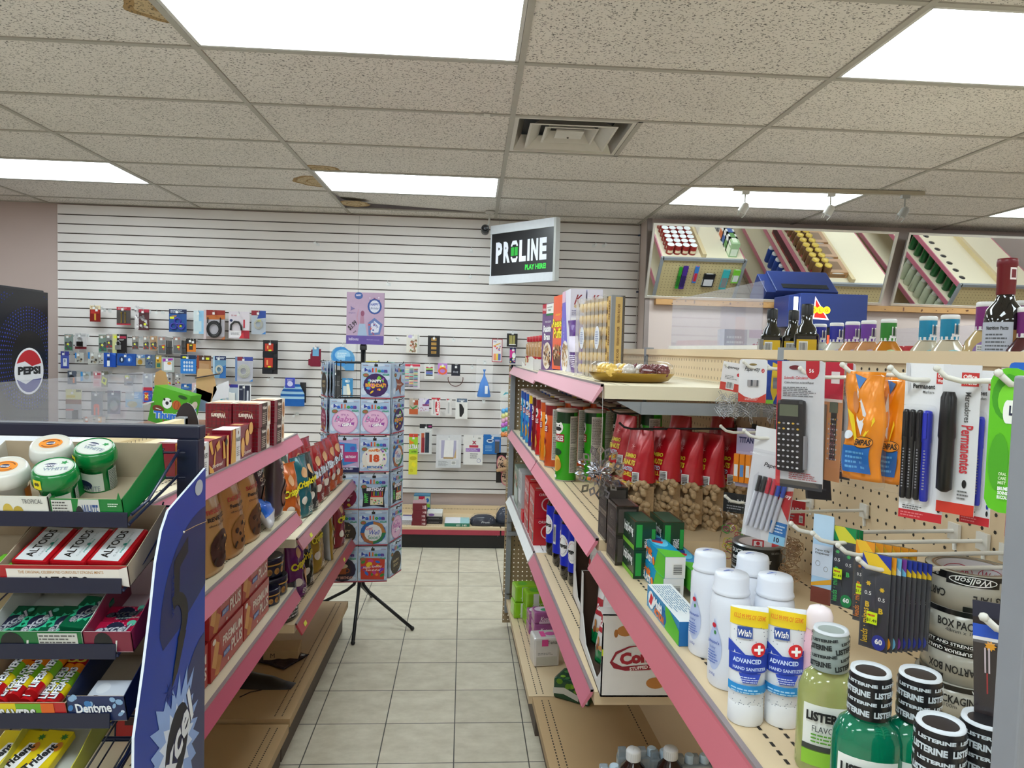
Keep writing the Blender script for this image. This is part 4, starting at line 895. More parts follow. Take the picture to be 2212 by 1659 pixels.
def clips(name,w,h):
    o = empty(name); b = cardmb(w,h*.5,'#e6e3e4',[('r',0,0,1,.28,'#c5392c'),('b',.3,.06,.7,.34),('t','Paperway',.5,.82,.13,'#2a2a2e',{'w': .7,'i': .3}),('e',.85,.6,.08,.06,'#c5202c'),('l',.2,.4,.8,.55,3,'#888')]); b.v = [v+Vector((0,0,h*.5)) for v in b.v]; kid(b,'header_card',o,'white and red header card')
    b = MB(); b.box((-w/2,-.012,0),(w/2,.012,h*.62),CLR); kid(b,'clear_case',o)
    b = MB(); r = random.Random(int(w*1e5)); SVm = M('#c4c4c8',.25,'metal',.2)
    for i in range(26):
        x,z = r.uniform(-.4,.4)*w,r.uniform(.06,.48)*h; a = r.uniform(0,PI); L_ = .012
        p = Vector((math.cos(a),0,math.sin(a)))*L_; q = Vector((-math.sin(a),0,math.cos(a)))*.0025; c = Vector((x,r.uniform(-.01,.008),z))
        b.tube([c-p-q,c+p-q,c+p+q,c-p+q,c-p-q*.3],.0006,SVm,4)
    kid(b,'paper_clips',o); return o
W1 = 'pegboard pack'
hang('paper_clip_pack',1547,1590,782,905,1.53,-.85,clips,'clear pack of paper clips nearest the empty shelf, with a white and red card','stationery pack','clear paper clip packs',tilt=.12)
hang('paper_clip_pack',1580,1612,788,900,1.60,-.85,clips,'clear pack of paper clips half hidden behind the first one','stationery pack','clear paper clip packs',tilt=.08)
hang('paper_clip_pack',1608,1646,800,912,1.58,-.7,clips,'clear pack of paper clips showing below the sharpener card','stationery pack','clear paper clip packs')
hang('paper_clip_pack',1655,1695,800,912,1.55,-.7,clips,'clear pack of paper clips below the blue knife card','stationery pack','clear paper clip packs')
def sharp(name,w,h):
    o = empty(name); b = cardmb(w,h,'#e6e6ea',[('p',[(0,0),(1,0),(1,.22),(.75,.12),(.5,.09),(.25,.12),(0,.22)],'#c5392c'),('t','Paperway',.48,.76,.14,'#26262a',{'w': .56,'i': .35}),('e',.86,.74,.055,.05,'#c5202c'),('t','2',.86,.74,.05,'#fff'),('l',.25,.04,.75,.1,2,'#f2dcd8'),('e',.5,.88,.14,.025,'#8a7440')],r=.005); kid(b,'card',o)
    b = MB()
    for x in (-.09,.12): b.box((x*w-.07*w,-.006,.38*h),(x*w+.05*w,0,.52*h),M('#b5b5ba',.3,'metal')); b.box((x*w+.05*w,-.006,.38*h),(x*w+.09*w,0,.52*h),'#5a5a60')
    kid(b,'sharpener',o,'pair of metal sharpeners'); return o
hang('sharpener_card',1596,1656,776,869,1.44,-.62,sharp,'white and red card holding two metal pencil sharpeners','stationery pack')
hang('knife_card',1656,1703,778,873,1.50,-.5,simple('#1f3f9c',[('p',[(.25,.95),(.5,.9),(.55,.3),(.35,.05),(.2,.3)],'#d8b62a'),('r',.3,.35,.55,.6,'#7d7d84'),('t','KNIFE',.6,.8,.08,'#e3c42a',{'w': .5}),('r',0,0,.35,.09,'#86c234')]),'blue card with a yellow utility knife behind the white sharpener card','tool pack')
def calc(name,w,h):
    o = empty(name); b = cardmb(w,h,'#cfd0d6',[('r',0,0,.1,1,'#c9303c'),('r',.1,0,1,.06,'#3c3c40'),('e',.76,.93,.14,.07,'#b8202e'),('r',.62,.92,.9,1,'#b8202e'),('t','56',.74,.925,.03,'#fff'),('t','Scientific Calculator',.42,.87,.022,'#c9303c',{'w': .52,'i': .2}),('t','Calculatrice scientifique',.48,.83,.022,'#4a4a50',{'w': .62,'i': .2}),('l',.14,.72,.85,.8,6,'#6a6a70'),('l',.3,.07,.95,.13,4,'#b05058'),('e',.4,.95,.13,.018,'#6d2028')],r=.006); kid(b,'card',o)
    b = MB(); BKm = M('#1d1d20',.3); b.bbox((-w*.40,-.016,h*.13),(w*.18,-.002,h*.7),BKm,.007); b.on(plane((-w*.38,-.0163,h*.14),(1,0,0),(0,0,1)))
    b.rect(w*.06,h*.43,w*.46,h*.52,'#5d6350'); b.L += 1
    for j in range(9):
        for i in range(5): b.ell(w*(.06+.1*i),h*(.03+.043*j),w*.03,h*.008,('#d8d8dc','#8a8a90','#c9a23a')[(i*j+j) % 3 if j > 6 else (i+j) % 2],n=8)
    b.box((w*.17,-.012,h*.16),(w*.2,-.004,h*.42),'#8d8d92'); kid(b,'calculator',o)
    b = MB(); b.add([(-w/2+.004,-.001,.004),(w/2-.004,-.001,.004),(w/2-.01,-.02,.02),(-w/2+.01,-.02,.02),(-w/2+.01,-.02,h*.72),(w/2-.01,-.02,h*.72),(w/2-.004,-.001,h*.78),(-w/2+.004,-.001,h*.78)],[(0,1,2,3),(3,2,5,4),(4,5,6,7),(0,3,4,7),(1,6,5,2)],CLR); kid(b,'clear_blister',o); return o
hang('calculator_pack',1681,1783,780,1057,1.13,-.95,calc,'black scientific calculator in a clear pack with a grey and red card','calculator',None,tilt=-.03)
hang('calculator_pack',1797,1842,784,1035,1.16,-1.15,calc,'second calculator pack, half hidden behind the red and tan sleeve','calculator')
hang('stocking_pack',1778,1818,782,1040,1.16,-1.15,simple('#c98a5c',[('r',0,.68,1,1,'#c01c38'),('r',0,.665,1,.69,'#d8c8c0'),('r',.35,.82,.8,.92,'#e4d8d8'),('r',.0,0,.18,.64,'#7d6a5c'),('t','CULOTTES SUPPORT',.55,.33,.05,'#7d3a50',{'w': .8*2,'rot': PI/2})]),'narrow tan hosiery pack with a red top beside the calculator','hosiery pack')
hang('folder_pack',1745,1800,900,1080,1.22,-1.1,simple('#232226',[('r',0,0,.08,1,'#3d3c40'),('l',.2,.1,.9,.3,4,'#3d3c44')]),'flat black pack hanging behind the calculator','stationery pack',tilt=-.12)
def razor(name,w,h):
    o = empty(name); b = bag(w,h*.93,.028,M('#ee8d12',.25,'foil',.1),seed=int(w*1e4),top=.3,base=.4,taper=.03); b.L = 2
    draw(b,w,h*.93,[('p',[(.42,.85),(.62,.62),(.5,.42),(.36,.55)],'#e4e2e4'),('e',.36,.72,.1,.1,'#c97a3c'),('p',[(.3,.98),(.6,.94),(.5,.84)],'#2f6fb4'),('p',[(.1,.66),(.3,.6),(.4,.4),(.55,.38),(.8,.6),(.82,.56),(.55,.33),(.38,.36)],'#f2d11a'),('r',.1,.07,.82,.32,'#1763b0'),('l',.2,.1,.75,.28,4,'#5ea4dc'),('e',.62,.36,.24,.055,'#2a1a10'),('e',.62,.36,.23,.048,'#e08a1a'),('t','EMPAS',.62,.36,.055,'#2a1a10',{'w': .38,'b': .04}),('e',.2,.42,.12,.04,'#d6dde6')],-w/2)
    b.v = [v+Vector((0,0,h*.07)) for v in b.v]; merge(kid(b,'bag',o))
    b = MB(); b.bbox((-w*.5,-.013,0),(w*.5,.013,h*.98),M('#ffffff',.1,'glass',.02),.006); kid(b,'clear_wrap',o); return o
hang('razor_pack',1824,1912,803,1055,.95,-.95,razor,'orange pack with a white diamond and blue label, front one of the pair','orange pack','orange packs on the pegboard')
hang('razor_pack',1893,1960,815,1062,.955,-1.05,razor,'orange pack tucked behind the first orange pack and the permanent markers','orange pack','orange packs on the pegboard')
def markers(name,w,h):
    o = empty(name); b = cardmb(w,h,'#e9e9ec',[('r',0,0,1,.055,'#c5202c'),('l',.05,.01,.7,.045,2,'#e07a80'),('r',.72,.875,.95,.945,'#c5302c'),('t','Office',.835,.925,.022,'#f2e4e2',{'w': .18,'b': .04}),('t','Works',.835,.895,.022,'#f2e4e2',{'w': .18,'b': .04}),('t','Marqueurs',.38,.895,.016,'#555',{'w': .28}),('t','Permanent',.45,.855,.03,'#18181a',{'w': .5,'b': .03}),('t','Markers',.56,.82,.018,'#555',{'w': .26}),
        ('t','Marcadores permanentes',.9,.5,.022,'#6a78b8',{'rot': -PI/2,'w': .5*h/w,'b': .02}),('l',.1,.06,.6,.09,2,'#555'),('e',.93,.13,.04,.018,'#1c2f9c'),('e',.93,.085,.04,.018,'#111'),('p',[(.02,1),(.1,1),(.14,.84),(.1,.8)],'#c9c9cf')])
    kid(b,'card',o)
    for i,(x,c_) in enumerate(((-.40,'#17181c'),(-.25,'#17181c'),(-.08,'#17181c'),(.11,'#1c2db4'))):
        b = MB(); r = w*.072 if i < 3 else w*.1; m = M(c_,.3); cx = x*w
        b.lathe([(r*.75,h*.13),(r,h*.14),(r,h*.5),(r*1.12,h*.505),(r*1.12,h*.68),(r*.9,h*.70),(r*.4,h*.705)],m,14,(cx,-r*1.3)); b.box((cx-r*.35,-r*2.8,h*.53),(cx+r*.35,-r*2.2,h*.69),m); b.on(cyl(r,0,cx,-r*1.3)); b.lines(-r*.2,h*.2,r*.3,h*.46,14,'#9a9aa4')
        kid(b,'marker',o,'blue marker' if i == 3 else 'black marker')
    b = MB(); b.bbox((-w*.47,-w*.32,h*.1),(w*.3,-.001,h*.74),CLR,.006); kid(b,'clear_blister',o); return o
hang('marker_pack',1949,2043,785,1125,.845,-.92,markers,'white card of permanent markers, three black and one blue, with red logo square','marker pack','permanent marker packs')
def sharpie(name,w,h):
    o = empty(name); b = cardmb(w,h,'#dddde1',[('r',0,0,1,.075,'#cf3420'),('r',.5,.86,.95,.95,'#c5302c'),('t','Office',.72,.922,.03,'#f2e4e2',{'w': .36,'b': .04}),('t','Works',.72,.885,.03,'#f2e4e2',{'w': .36,'b': .04}),('t','Marcadores',.7,.72,.035,'#555',{'rot': -PI/2,'w': .2*h/w}),('t','Permanentes',.72,.44,.07,'#c9303c',{'rot': -PI/2,'w': .32*h/w,'b': .02}),('e',.72,.21,.06,.028,'#111'),('l',.55,.1,.85,.17,3,'#666')])
    kid(b,'card',o); b = MB(); b.lathe([(.004,h*.15),(.0085,h*.17),(.0085,h*.5),(.0095,h*.52),(.0085,h*.78),(.006,h*.82)],M('#151417',.3),14,(-.22*w,-.011)); kid(b,'marker',o,'thick black marker'); return o
hang('marker_pack',2030,2112,788,1112,.81,-.95,sharpie,'white card with one thick black permanent marker and red lettering','marker pack')
hang('marker_pack',2082,2146,800,1135,.812,-1.08,markers,'permanent marker card half hidden between the single marker and the green card','marker pack','permanent marker packs')
hang('mouth_spray_card',2133,2222,795,1110,.645,-.75,simple('#5fbf1c',[('e',.45,.8,.4,.16,'#3f9a14'),('e',.5,.78,.3,.12,'#74d02a'),('e',.3,.35,.25,.2,'#4aa518'),('r',.42,.62,1,.78,'#eef2ea'),('e',.44,.7,.1,.08,'#eef2ea'),('t','LISTERINE',.98,.71,.07,'#141a3a',{'w': .98,'b': .05}),('t','ORAL',.42,.27,.022,'#d8f0c0',{'w': .2,'b': .03}),('t','CARE',.42,.24,.022,'#d8f0c0',{'w': .2,'b': .03}),('t','MIST',.42,.21,.022,'#d8f0c0',{'w': .2,'b': .03}),('t','BRUME',.45,.17,.025,'#fff',{'w': .26,'b': .04}),('t','SOINS',.45,.14,.025,'#fff',{'w': .25,'b': .04}),('t','BUCCAUX',.48,.11,.025,'#fff',{'w': .32,'b': .04})],r=.012),'bright green oral care mist card beside the grey post','oral care pack')
hang('blue_tab_card',2180,2225,783,830,.70,-.75,simple('#1f63c8',[('l',.1,.2,.9,.6,2,'#8db8f0')],r=.004),'small blue card tab sticking up behind the green mist card','oral care pack')
hang('red_striped_pack',2172,2210,1075,1170,.70,-.9,simple('#b81f3c',[('t','S',.5,.6,.3,'#e8c4cc')],r=.004),'small red pack peeking out between the markers and the grey post','pack')
# second row of the pegboard
def lighter(name,w,h):
    o = empty(name); b = cardmb(w,h,'#b9b3cf',[('r',0,.6,1,.86,'#a9a2c4'),('t','TITAN',.55,.8,.1,'#1c2358',{'w': .8,'b': .04})]); kid(b,'card',o)
    for i in range(3):
        b = MB(); x = (-.35+.33*i)*w; b.box((x-w*.14,-.012,h*.08),(x+w*.14,-.001,h*.56),M('#ee8a1c',.3)); b.box((x-w*.1,-.0125,h*.18),(x+w*.1,-.0121,h*.38),('#e8e8ea','#5b8fd0','#e8e8ea')[i]); kid(b,'razor',o,'orange razor handle')
    return o
hang('razor_card',1590,1628,925,1052,1.60,-.8,lighter,'lilac card of orange disposable razors next to the red peanut bags','razor pack')
def pens(name,w,h):
    o = empty(name); b = cardmb(w,h,'#d9d9e0',[('r',0,.8,1,1,'#e6e6ea'),('t','Paper Mate',.6,.67,.05,'#23232a',{'w': .62,'i': .3}),('p',[(.1,0),(.45,.0),(.2,.6),(.1,.55)],'#c9c9d2'),('p',[(.62,.46),(1,.5),(.98,.22),(.85,.3)],'#c01f2c'),('t','InkJoy',.82,.44,.045,'#fff',{'w': .32,'b': .03}),('t','10',.74,.05,.05,'#1b2b60',{'b': .04}),('r',.62,.0,.98,.2,'#1a74c4'),('r',.62,.0,.98,.08,'#8cc8ee'),('t','10',.8,.04,.045,'#10204a',{'b': .04}),('l',.66,.1,.95,.18,3,'#cfe6fa')])
    b.on(lambda a,c,l: Vector((-w/2+a,-.009-LIFT*l,c))); kid(b,'bag',o)
    for i,c_ in enumerate(('#2a2a2e','#2a2a2e','#b0283c','#c03a4c','#2e4aa8','#2e4aa8')):
        b = MB(); x = (-.36+.115*i)*w; b.tube([(x-.04*w,-.005,h*.1),(x+.09*w,-.005,h*.46)],.0035,M('#b8b8c4',.3),8); b.tube([(x+.085*w,-.005,h*.43),(x+.125*w,-.006,h*.57)],.0042,M(c_,.3),8); kid(b,'pen',o)
    b = MB(); b.bbox((-w/2,-.014,0),(w/2,.002,h*.78),CLR,.004); kid(b,'clear_wrap',o); return o
hang('pen_pack',1606,1702,925,1168,1.29,-.8,pens,'white bag of ballpoint pens with a red and blue label','pen pack',None,tilt=.1)
def bands(cols,head,htxt):
    def mk(name,w,h):
        o = empty(name); b = cardmb(w*.9,h*.28,head,[('t',htxt,.5,.6,.22,'#e4e4e6',{'w': .75,'i': .2}),('b',.75,.1,.92,.4,1),('l',.1,.15,.6,.4,2,'#9a9aa0')]); b.v = [v+Vector((0,0,h*.72)) for v in b.v]; kid(b,'header_card',o)
        b = MB(); r = random.Random(len(cols)*3)
        for i in range(46):
            c = Vector((r.uniform(-.36,.36)*w,r.uniform(-.012,.006),r.uniform(.08,.55)*h)); a = r.uniform(0,6); R0 = r.uniform(.006,.014); pl = r.uniform(.3,1)
            b.tube([c+Vector((R0*math.cos(a+q*PI/4),r.uniform(-.003,.003),R0*pl*math.sin(a+q*PI/4))) for q in range(9)],.0008,M(cols[i % len(cols)],.4),4)
        kid(b,'rubber_bands',o); b = bag(w,h*.75,.03,CLR,seed=6,base=.5,taper=0); merge(kid(b,'clear_bag',o)); return o
    return mk
hang('rubber_band_bag',1556,1648,1068,1218,1.50,-.7,bands(['#c02840','#d8c42a','#3a9a3a','#a02a60','#e07a2a'],'#1c1b1d','Sorta Rubber Bands'),'clear bag of colourful rubber bands with a black header','rubber band pack')
hang('rubber_band_bag',1686,1738,1080,1262,1.33,-.9,bands(['#a5805a','#94704c'],'#b8242f','BANDS'),'clear bag of plain brown rubber bands with a red header','rubber band pack')
hang('clip_card',1755,1798,1112,1305,1.02,-.85,simple('#a9cbe8',[('r',0,.0,1,.18,'#7a3a2c'),('p',[(0,.18),(1,.24),(1,.3),(0,.22)],'#e0a42a'),('r',0,.3,1,.66,'#c9d4e4'),('t','Paper Clip',.5,.6,.03,'#444',{'w': .7}),('t','Dispenser',.5,.565,.03,'#444',{'w': .7}),('o',.3,.45,.12,.03,.02,'#888'),('o',.7,.4,.1,.03,.02,'#888'),('r',0,.72,1,1,'#b9d6ee')],r=.004),'pale blue card of paper clips at the left of the pencil lead packs','stationery pack')
def leads(c1,c2,c3):
    def mk(name,w,h):
        o = empty(name); b = cardmb(w,h,'#4a4c52',[('r',0,.82,1,1,c1),('p',[(0,1),(.5,1),(1,.86),(1,.82),(.3,.82)],c2),('r',.05,.02,.48,.79,'#3a3c46'),('r',.52,.02,.95,.79,'#3a3c46'),('s',.26,.68,.1,.06,6,c3),('s',.74,.64,.1,.06,6,c3),('t','0.5',.26,.58,.04,'#eee',{'w': .24}),('t','0.5',.74,.54,.04,'#eee',{'w': .24}),('t','B',.26,.46,.06,c3,{'b': .04}),('t','B',.74,.42,.06,c3,{'b': .04}),('t','leads · mines',.2,.24,.07,c3,{'w': .36*h/w,'rot': PI/2}),('e',.72,.09,.24,.08,c1),('t','60',.72,.1,.06,'#fff',{'b': .04,'w': .26})])
        kid(b,'card',o); b = MB(); b.box((-w*.49,-.0045,h*.0),(w*.49,-.0012,h*.8),CLR); kid(b,'clear_case',o); return o
    return mk
LB = leads('#2237a0','#e8c22a','#e0b82a'); LG = leads('#128a4a','#d8d23a','#4ac46a'); LO = leads('#ee9a20','#f2c030','#e8842a')
for i,(u0,u1,v0,v1,s,mk,lb) in enumerate(((1796,1846,1138,1312,1.0,LG,'green-topped pencil lead pack, front one'),(1812,1852,1140,1312,1.02,LG,'green-topped pencil lead pack behind the front green one'),(1820,1860,1142,1314,1.035,LG,'green-topped pencil lead pack farthest back on its hook'))):
    hang('lead_pack',u0,u1,v0,v1,s,-.9,mk,lb,'pencil lead pack','green pencil lead packs')
for i in range(6):
    hang('lead_pack',1846+i*18,1886+i*18,1168+i*3,1345+i*3,.965+.004*i,-.92,LO,'orange-topped pencil lead pack, %s on its hook from the aisle' % ORD[i],'pencil lead pack','orange pencil lead packs')
for i in range(9):
    hang('lead_pack',1860+i*11.5,1920+i*11,1196+i*2,1404-i*.5,.91,-.92,(LB,LO,leads('#6fb8e0','#c8e0f0','#e0b82a'),leads('#7a3a9a','#6fb8e0','#c9a0e0'),LB,LB,LB,LB,LB)[i],('blue-topped pencil lead pack, front one on the nearest hook' if i == 0 else 'pencil lead pack on the nearest hook, %s from the aisle' % ORD[i]),'pencil lead pack','pencil lead packs on the nearest hook')
def sticker(u,v,w_,h_,s,rz,par=None):
    pass
for (u0,u1,v0,v1,s,lb) in ((1800,1818,1228,1250,.995,'small neon yellow price sticker on the green lead pack'),(1849,1866,1262,1284,.958,'small neon yellow price sticker on the orange lead pack'),(1872,1894,1322,1348,.902,'small neon yellow price sticker on the front blue lead pack')):
    hang('price_sticker',u0,u1,v0,v1,s,-.92,simple('#d9f01a',[('l',.1,.55,.9,.9,1,'#c84a2a'),('t','$1.49',.5,.3,.3,'#3a4a20')],t=.0004),lb,'price sticker')
def tweez(name,w,h):
    o = empty(name); b = cardmb(w,h,'#2a2022',[('r',0,.86,1,1,'#2a2a3c'),('r',0,.68,1,.8,'#2a56c4'),('r',0,.66,1,.69,'#e6e6ea'),('s',.62,.62,.22,.14,9,'#e8a018'),('r',.4,.38,.46,.6,'#c8b8c0'),('r',.54,.38,.6,.6,'#c8b8c0'),('r',.47,.2,.52,.38,'#a82028')]); kid(b,'card',o)
    b = MB(); b.box((-w/2,-.008,0),(w/2,-.001,h*.66),CLR); kid(b,'clear_case',o); return o
hang('gadget_card',2112,2172,1302,1550,.585,-.75,tweez,'dark narrow blister card with a blue band in front of the tape tower','blister pack',tilt=-.06)
# white pegboard hooks; tip seen at (u, v), arm runs back to the panel
HK = [(1572,787,1.53,'paper clips'),(1612,782,1.44,'sharpener card'),(1657,784,1.47,'blue knife card'),(1735,796,1.13,'calculator'),(1827,788,.97,'orange packs'),(1932,795,.845,'permanent markers'),(2033,796,.79,'single black marker'),(2168,806,.645,'green mist card'),
      (1562,921,1.58,'razor card'),(1613,930,1.29,'pen bag'),(1572,1072,1.5,'colourful rubber bands'),(1648,1090,1.3,'brown rubber bands'),(1716,1131,1.06,'pale blue clip card'),(1763,1152,1.0,'green lead packs'),(1818,1178,.955,'orange lead packs'),(1862,1208,.905,'blue lead packs'),(2137,1333,.58,'dark blister card')]
for i,(u,v,s,nm) in enumerate(HK):
    p = at(u,v,Y=s); L_ = (.805-TH*s)-p.x
    o = hookbar(L_,WH,.0032)(); o.location = (p.x+L_-.005,s,p.z-.008); o.rotation_euler = (0,0,0)
    tag(o,'white pegboard hook of the %s' % nm,'hook','white pegboard hooks')
# ================================================================ lower shelves of the right gondola
GB = box_thing('storage_box',.2,.1,.20,M('#7d8f84',.3),{'f': [('r',.1,.1,.9,.5,'#c4cfc8'),('x',.1,.5,.9,.9,14,.08,['#c9403c','#e8e0c8','#3a7a4a'])],'l': [('r',.1,.1,.9,.9,'#a8b8ac')]})
put('GB',GB,G(3.72,.38,Z4),ra,'grey-green printed carton at the far end of the white lower shelf','carton')
put('GB2',box_thing('storage_box',.16,.12,.22,M('#b4b7ba',.25),{'f': [('l',.1,.1,.9,.9,12,'#8c9094'),('r',.2,.3,.8,.6,'#d6d8da')]}),G(3.48,.375,Z4),ra,'pale grey glassy carton between the green carton and the red tea boxes','carton')
TB = box_thing('tea_box',.17,.13,.115,M('#c01824',.28),{'f': [('t','ORANGE PEKOE',.5,.8,.12,'#f2d8d4',{'w': .7}),('t','Red Rose',.4,.5,.24,'#fff',{'w': .6,'i': .3}),('l',.1,.1,.6,.3,3,'#f0c8c4'),('b',.75,.1,.95,.5)],'r': [('t','ORIGINAL',.45,.86,.1,'#f2d8d4',{'w': .6}),('o',.45,.5,.22,.26,.04,'#e6c9c6'),('e',.62,.42,.2,.22,'#d8cdd0')],'t': [('r',.6,.1,.7,.9,'#c9c6c6')]})
for i,s in enumerate((3.22,3.02)):
    for j in (0,1): put('TB',TB,G(s,.365,Z4+.116*j),ra,'red tea carton, %s layer, %s stack' % (('bottom','top')[j],('far','near')[i]),'tea box','red tea cartons')
put('redplug',box_thing('ball_box',.08,.05,.05,M('#c4202c',.3),{'f': [('e',.5,.5,.4,.4,'#e04a50')]}),G(3.36,.41,Z4),ra,'small red box standing in front of the grey glassy carton','carton')
def pepsi():
    o = empty('soda_bottle'); r = .0335; CO = M('#120c0c',.08); CO.node_tree.nodes['Principled BSDF'].inputs['Coat Weight'].default_value = .8; b = MB()
    b.lathe([(r*.8,0),(r,.012),(r*.98,.06),(r,.075),(r,.19),(r*.98,.2),(r*.75,.225),(r*.4,.25),(r*.38,.262)],CO,24); kid(b,'bottle',o,'bottle of dark cola')
    b = MB(); b.lathe([(r*1.01,.05),(r*1.01,.2)],M('#1b2fc0',.3),24,cap=False); b.on(cyl(r*1.015),10); b.ell(0,.122,.027,.04,'#f2f2f2'); b.L += 1
    b.poly([(-.02,.132)]+[(.0215*math.cos(a),.122+.031*math.sin(a)) for a in [PI-.33-i*(PI-.66)/8 for i in range(9)]]+[(.02,.130)],'#c8142c'); b.poly([(-.02,.112)]+[(.0215*math.cos(a),.122+.031*math.sin(a)) for a in [PI+.33+i*(PI-.66)/8 for i in range(9)]]+[(.02,.110)],'#14246e'); b.L += 1
    b.text('PEPSI',0,.1205,.013,'#101010',.042,bold=.06); b.bar(.04,.085,.055,.16); kid(b,'label',o,'blue cola label')
    b = MB(); b.lathe([(r*.42,.262),(r*.42,.278),(r*.38,.28)],M('#17307a',.4),16); kid(b,'cap',o); return o
for i,(s,d) in enumerate(((2.44,.335),(2.515,.35),(2.59,.34),(2.67,.355),(2.745,.34),(2.82,.36),(2.55,.28),(2.64,.28),(2.73,.28))):
    put('pepsi',pepsi,G(s,d,Z4),ra+(.75,.45,.5,-.9,.2,.4,0,.3,.5)[i],('cola bottle with a blue label, %s in the front row from the near end' % ORD[i]) if i < 6 else 'cola bottle with a blue label, %s of the back row' % ('nearest','middle','farthest')[i-6],'soda bottle','cola bottles on the lower shelf')
b = MB(); b.box((-.04,-.2,0),(.04,.2,.006),M('#141416',.5)); o = b.obj('bottle_carrier'); o.location = G(2.66,.34,Z4+.285); o.rotation_euler = (0,0,TH); tag(o,'flat black plastic carrier lying on the cola bottle tops','carrier')
def carton(name,x0,x1,y0,y1,h,front,label):
    o = empty(name,(x0,y0,Z4+.001)); w,d = x1-x0,y1-y0; W = M('#d9d7d6',.6); BR = M('#4a3428',.85); t = .004; b = MB()
    def wall(a,c): # white outside, brown inside
        b.box(a,c,W)
    b.box((0,0,0),(w,d,t),BR)
    b.box((0,0,0),(w,t*.5,h),W); b.box((t*.3,t*.5,0),(w,t,h*.998),BR)                      # near wall
    b.box((0,d-t*.5,0),(w,d,h),W); b.box((0,d-t,0),(w,d-t*.5,h),BR); b.box((w-t*.5,0,0),(w,d,h),W); b.box((w-t,t,0),(w-t*.5,d-t,h),BR)
    pts = [(0,0),(d,0),(d,h),(d-.02,h*.98),(d*.9,h*.45),(d*.7,h*.14),(.06,h*.08),(.006,h*.3),(0,h*.9)]                       # cut-away aisle wall
    vs = [(0,y,z) for y,z in pts]+[(t*.8,y,z) for y,z in pts]; n = len(pts)
    b.add(vs,[tuple(range(n))[::-1]],W); b.add(vs,[tuple(range(n,2*n))],BR); b.add(vs,[(i,(i+1) % n,n+(i+1) % n,n+i) for i in range(n)],W)
    if front: b.box((0,-.0,h-.003),(w,.05,h),W)
    b.on(plane((0,0,0),(1,0,0),(0,0,1))); draw(b,w,h,front); kid(b,'carton',o); return tag(o,label,'display carton','white display cartons')
PRZ = M('#b97a3a',.5,'',.15,90)
carton('display_carton',.321,.486,1.635,1.97,.20,[('e',.33,.8,.12,.065,'#b97a3a'),('e',.2,.77,.03,.05,'#a5682c'),('e',.44,.79,.035,.055,'#d29a58'),('e',.8,.17,.14,.07,'#b97a3a'),('e',.9,.2,.04,.06,'#8a4a22'),
    ('p',[(.12,.42),(.2,.55),(.4,.62),(.7,.64),(.4,.6),(.22,.52),(.16,.43),(.3,.37),(.7,.4),(1,.48),(1,.42),(.7,.33),(.35,.32),(.18,.35)],'#8c1428'),('t','Combos',.68,.5,.15,'#9c1428',{'w': .84,'b': .06,'rot': .12}),('t','STUFFED SNACKS',.68,.37,.04,'#f0e8e6',{'w': .54,'b': .03,'rot': .12}),('r',0,.5,.02,.58,'#cfe03a')],'white display carton with red snack lettering and pretzel pieces, cut open on the aisle side')
carton('display_carton',.352,.505,2.0,2.33,.212,[],'open white carton behind the red-lettered one, next to the cola bottles')
def snackbag(w=.13,h=.17):
    b = bag(w,h,.05,M('#e4e2e2',.25,'foil',.05),seed=11,base=.4,bands=[(0,.22,M('#128a4a',.25,'foil'))]); b.L = 2
    draw(b,w,h,[('r',.1,.5,.6,.75,'#a81828'),('t','Combos',.35,.62,.1,'#fff',{'w': .42,'b': .05}),('x',.2,.25,.8,.5,7,.09,['#b97a3a','#8a4a22','#d29a58']),('l',.5,.8,.9,.95,4,'#c9303c')],-w/2); return merge(b.obj('snack_bag'))
for i,(x,y,z,rx,rz) in enumerate(((.363,1.74,.02,-.15,-1.1),(.378,1.86,.02,-.15,-1.0),(.42,1.76,.045,-.1,-.3),(.39,2.10,.02,-.1,-1.2),(.41,2.22,.02,-.1,-1.2))):
    put('snackbag',snackbag,(x,y,Z4+z),(rx,0,rz),('white and green snack bag in the near carton, %s' % ('at the cut-away side','leaning at the back','nearest the front wall')[i]) if i < 3 else 'white snack bag in the far carton, %s' % ('near one' if i == 3 else 'far one'),'snack bag','snack bags in the cartons')
# base shelf
def pack(col,w,d,h,spec,top=()):
    def mk():
        b = Box(w,d,h,M(col,.25,'foil',.06),.01); b.face('f'); b.S0 = b.S; draw(b,w,h,spec); b.face('t'); draw(b,w,d,list(top)); return b.obj('tissue_pack')
    return mk
GP = pack('#8fca1e',.12,.1,.085,[('r',.3,.05,.55,.95,'#e2e8dc'),('t','Always',.5,.3,.2,'#e8f4c8',{'w': .5,'i': .3})],[('e',.4,.5,.2,.3,'#5aa818')])
for i,(u,s,k) in enumerate(((1133,3.72,0),(1135,3.72,1),(1160,3.62,0),(1160,3.62,1))): prod('GP',GP,u,s,Z5+.086*k,.15,'bright green wrapped pack, %s of the %s stack' % (('bottom','top')[k],('left','right')[i//2]),'hygiene pack','green packs on the base shelf')
PP = pack('#a85a9c',.115,.09,.055,[('t','Kotex',.5,.4,.4,'#f0e4f0',{'w': .5,'i': .3}),('r',.2,.0,.8,.2,'#d8b8d4')],[('e',.4,.5,.35,.35,'#e4d4e4'),('e',.5,.4,.2,.2,'#3aa070')])
for i,(u,s) in enumerate(((1168,3.50),(1180,3.36))):
    for k in range(2+i): prod('PP',PP,u,s,Z5+.056*k,.1,'purple wrapped pack, layer %s of the %s pile' % (('one','two','three')[k],('far','near')[i]),'hygiene pack','purple packs on the base shelf')
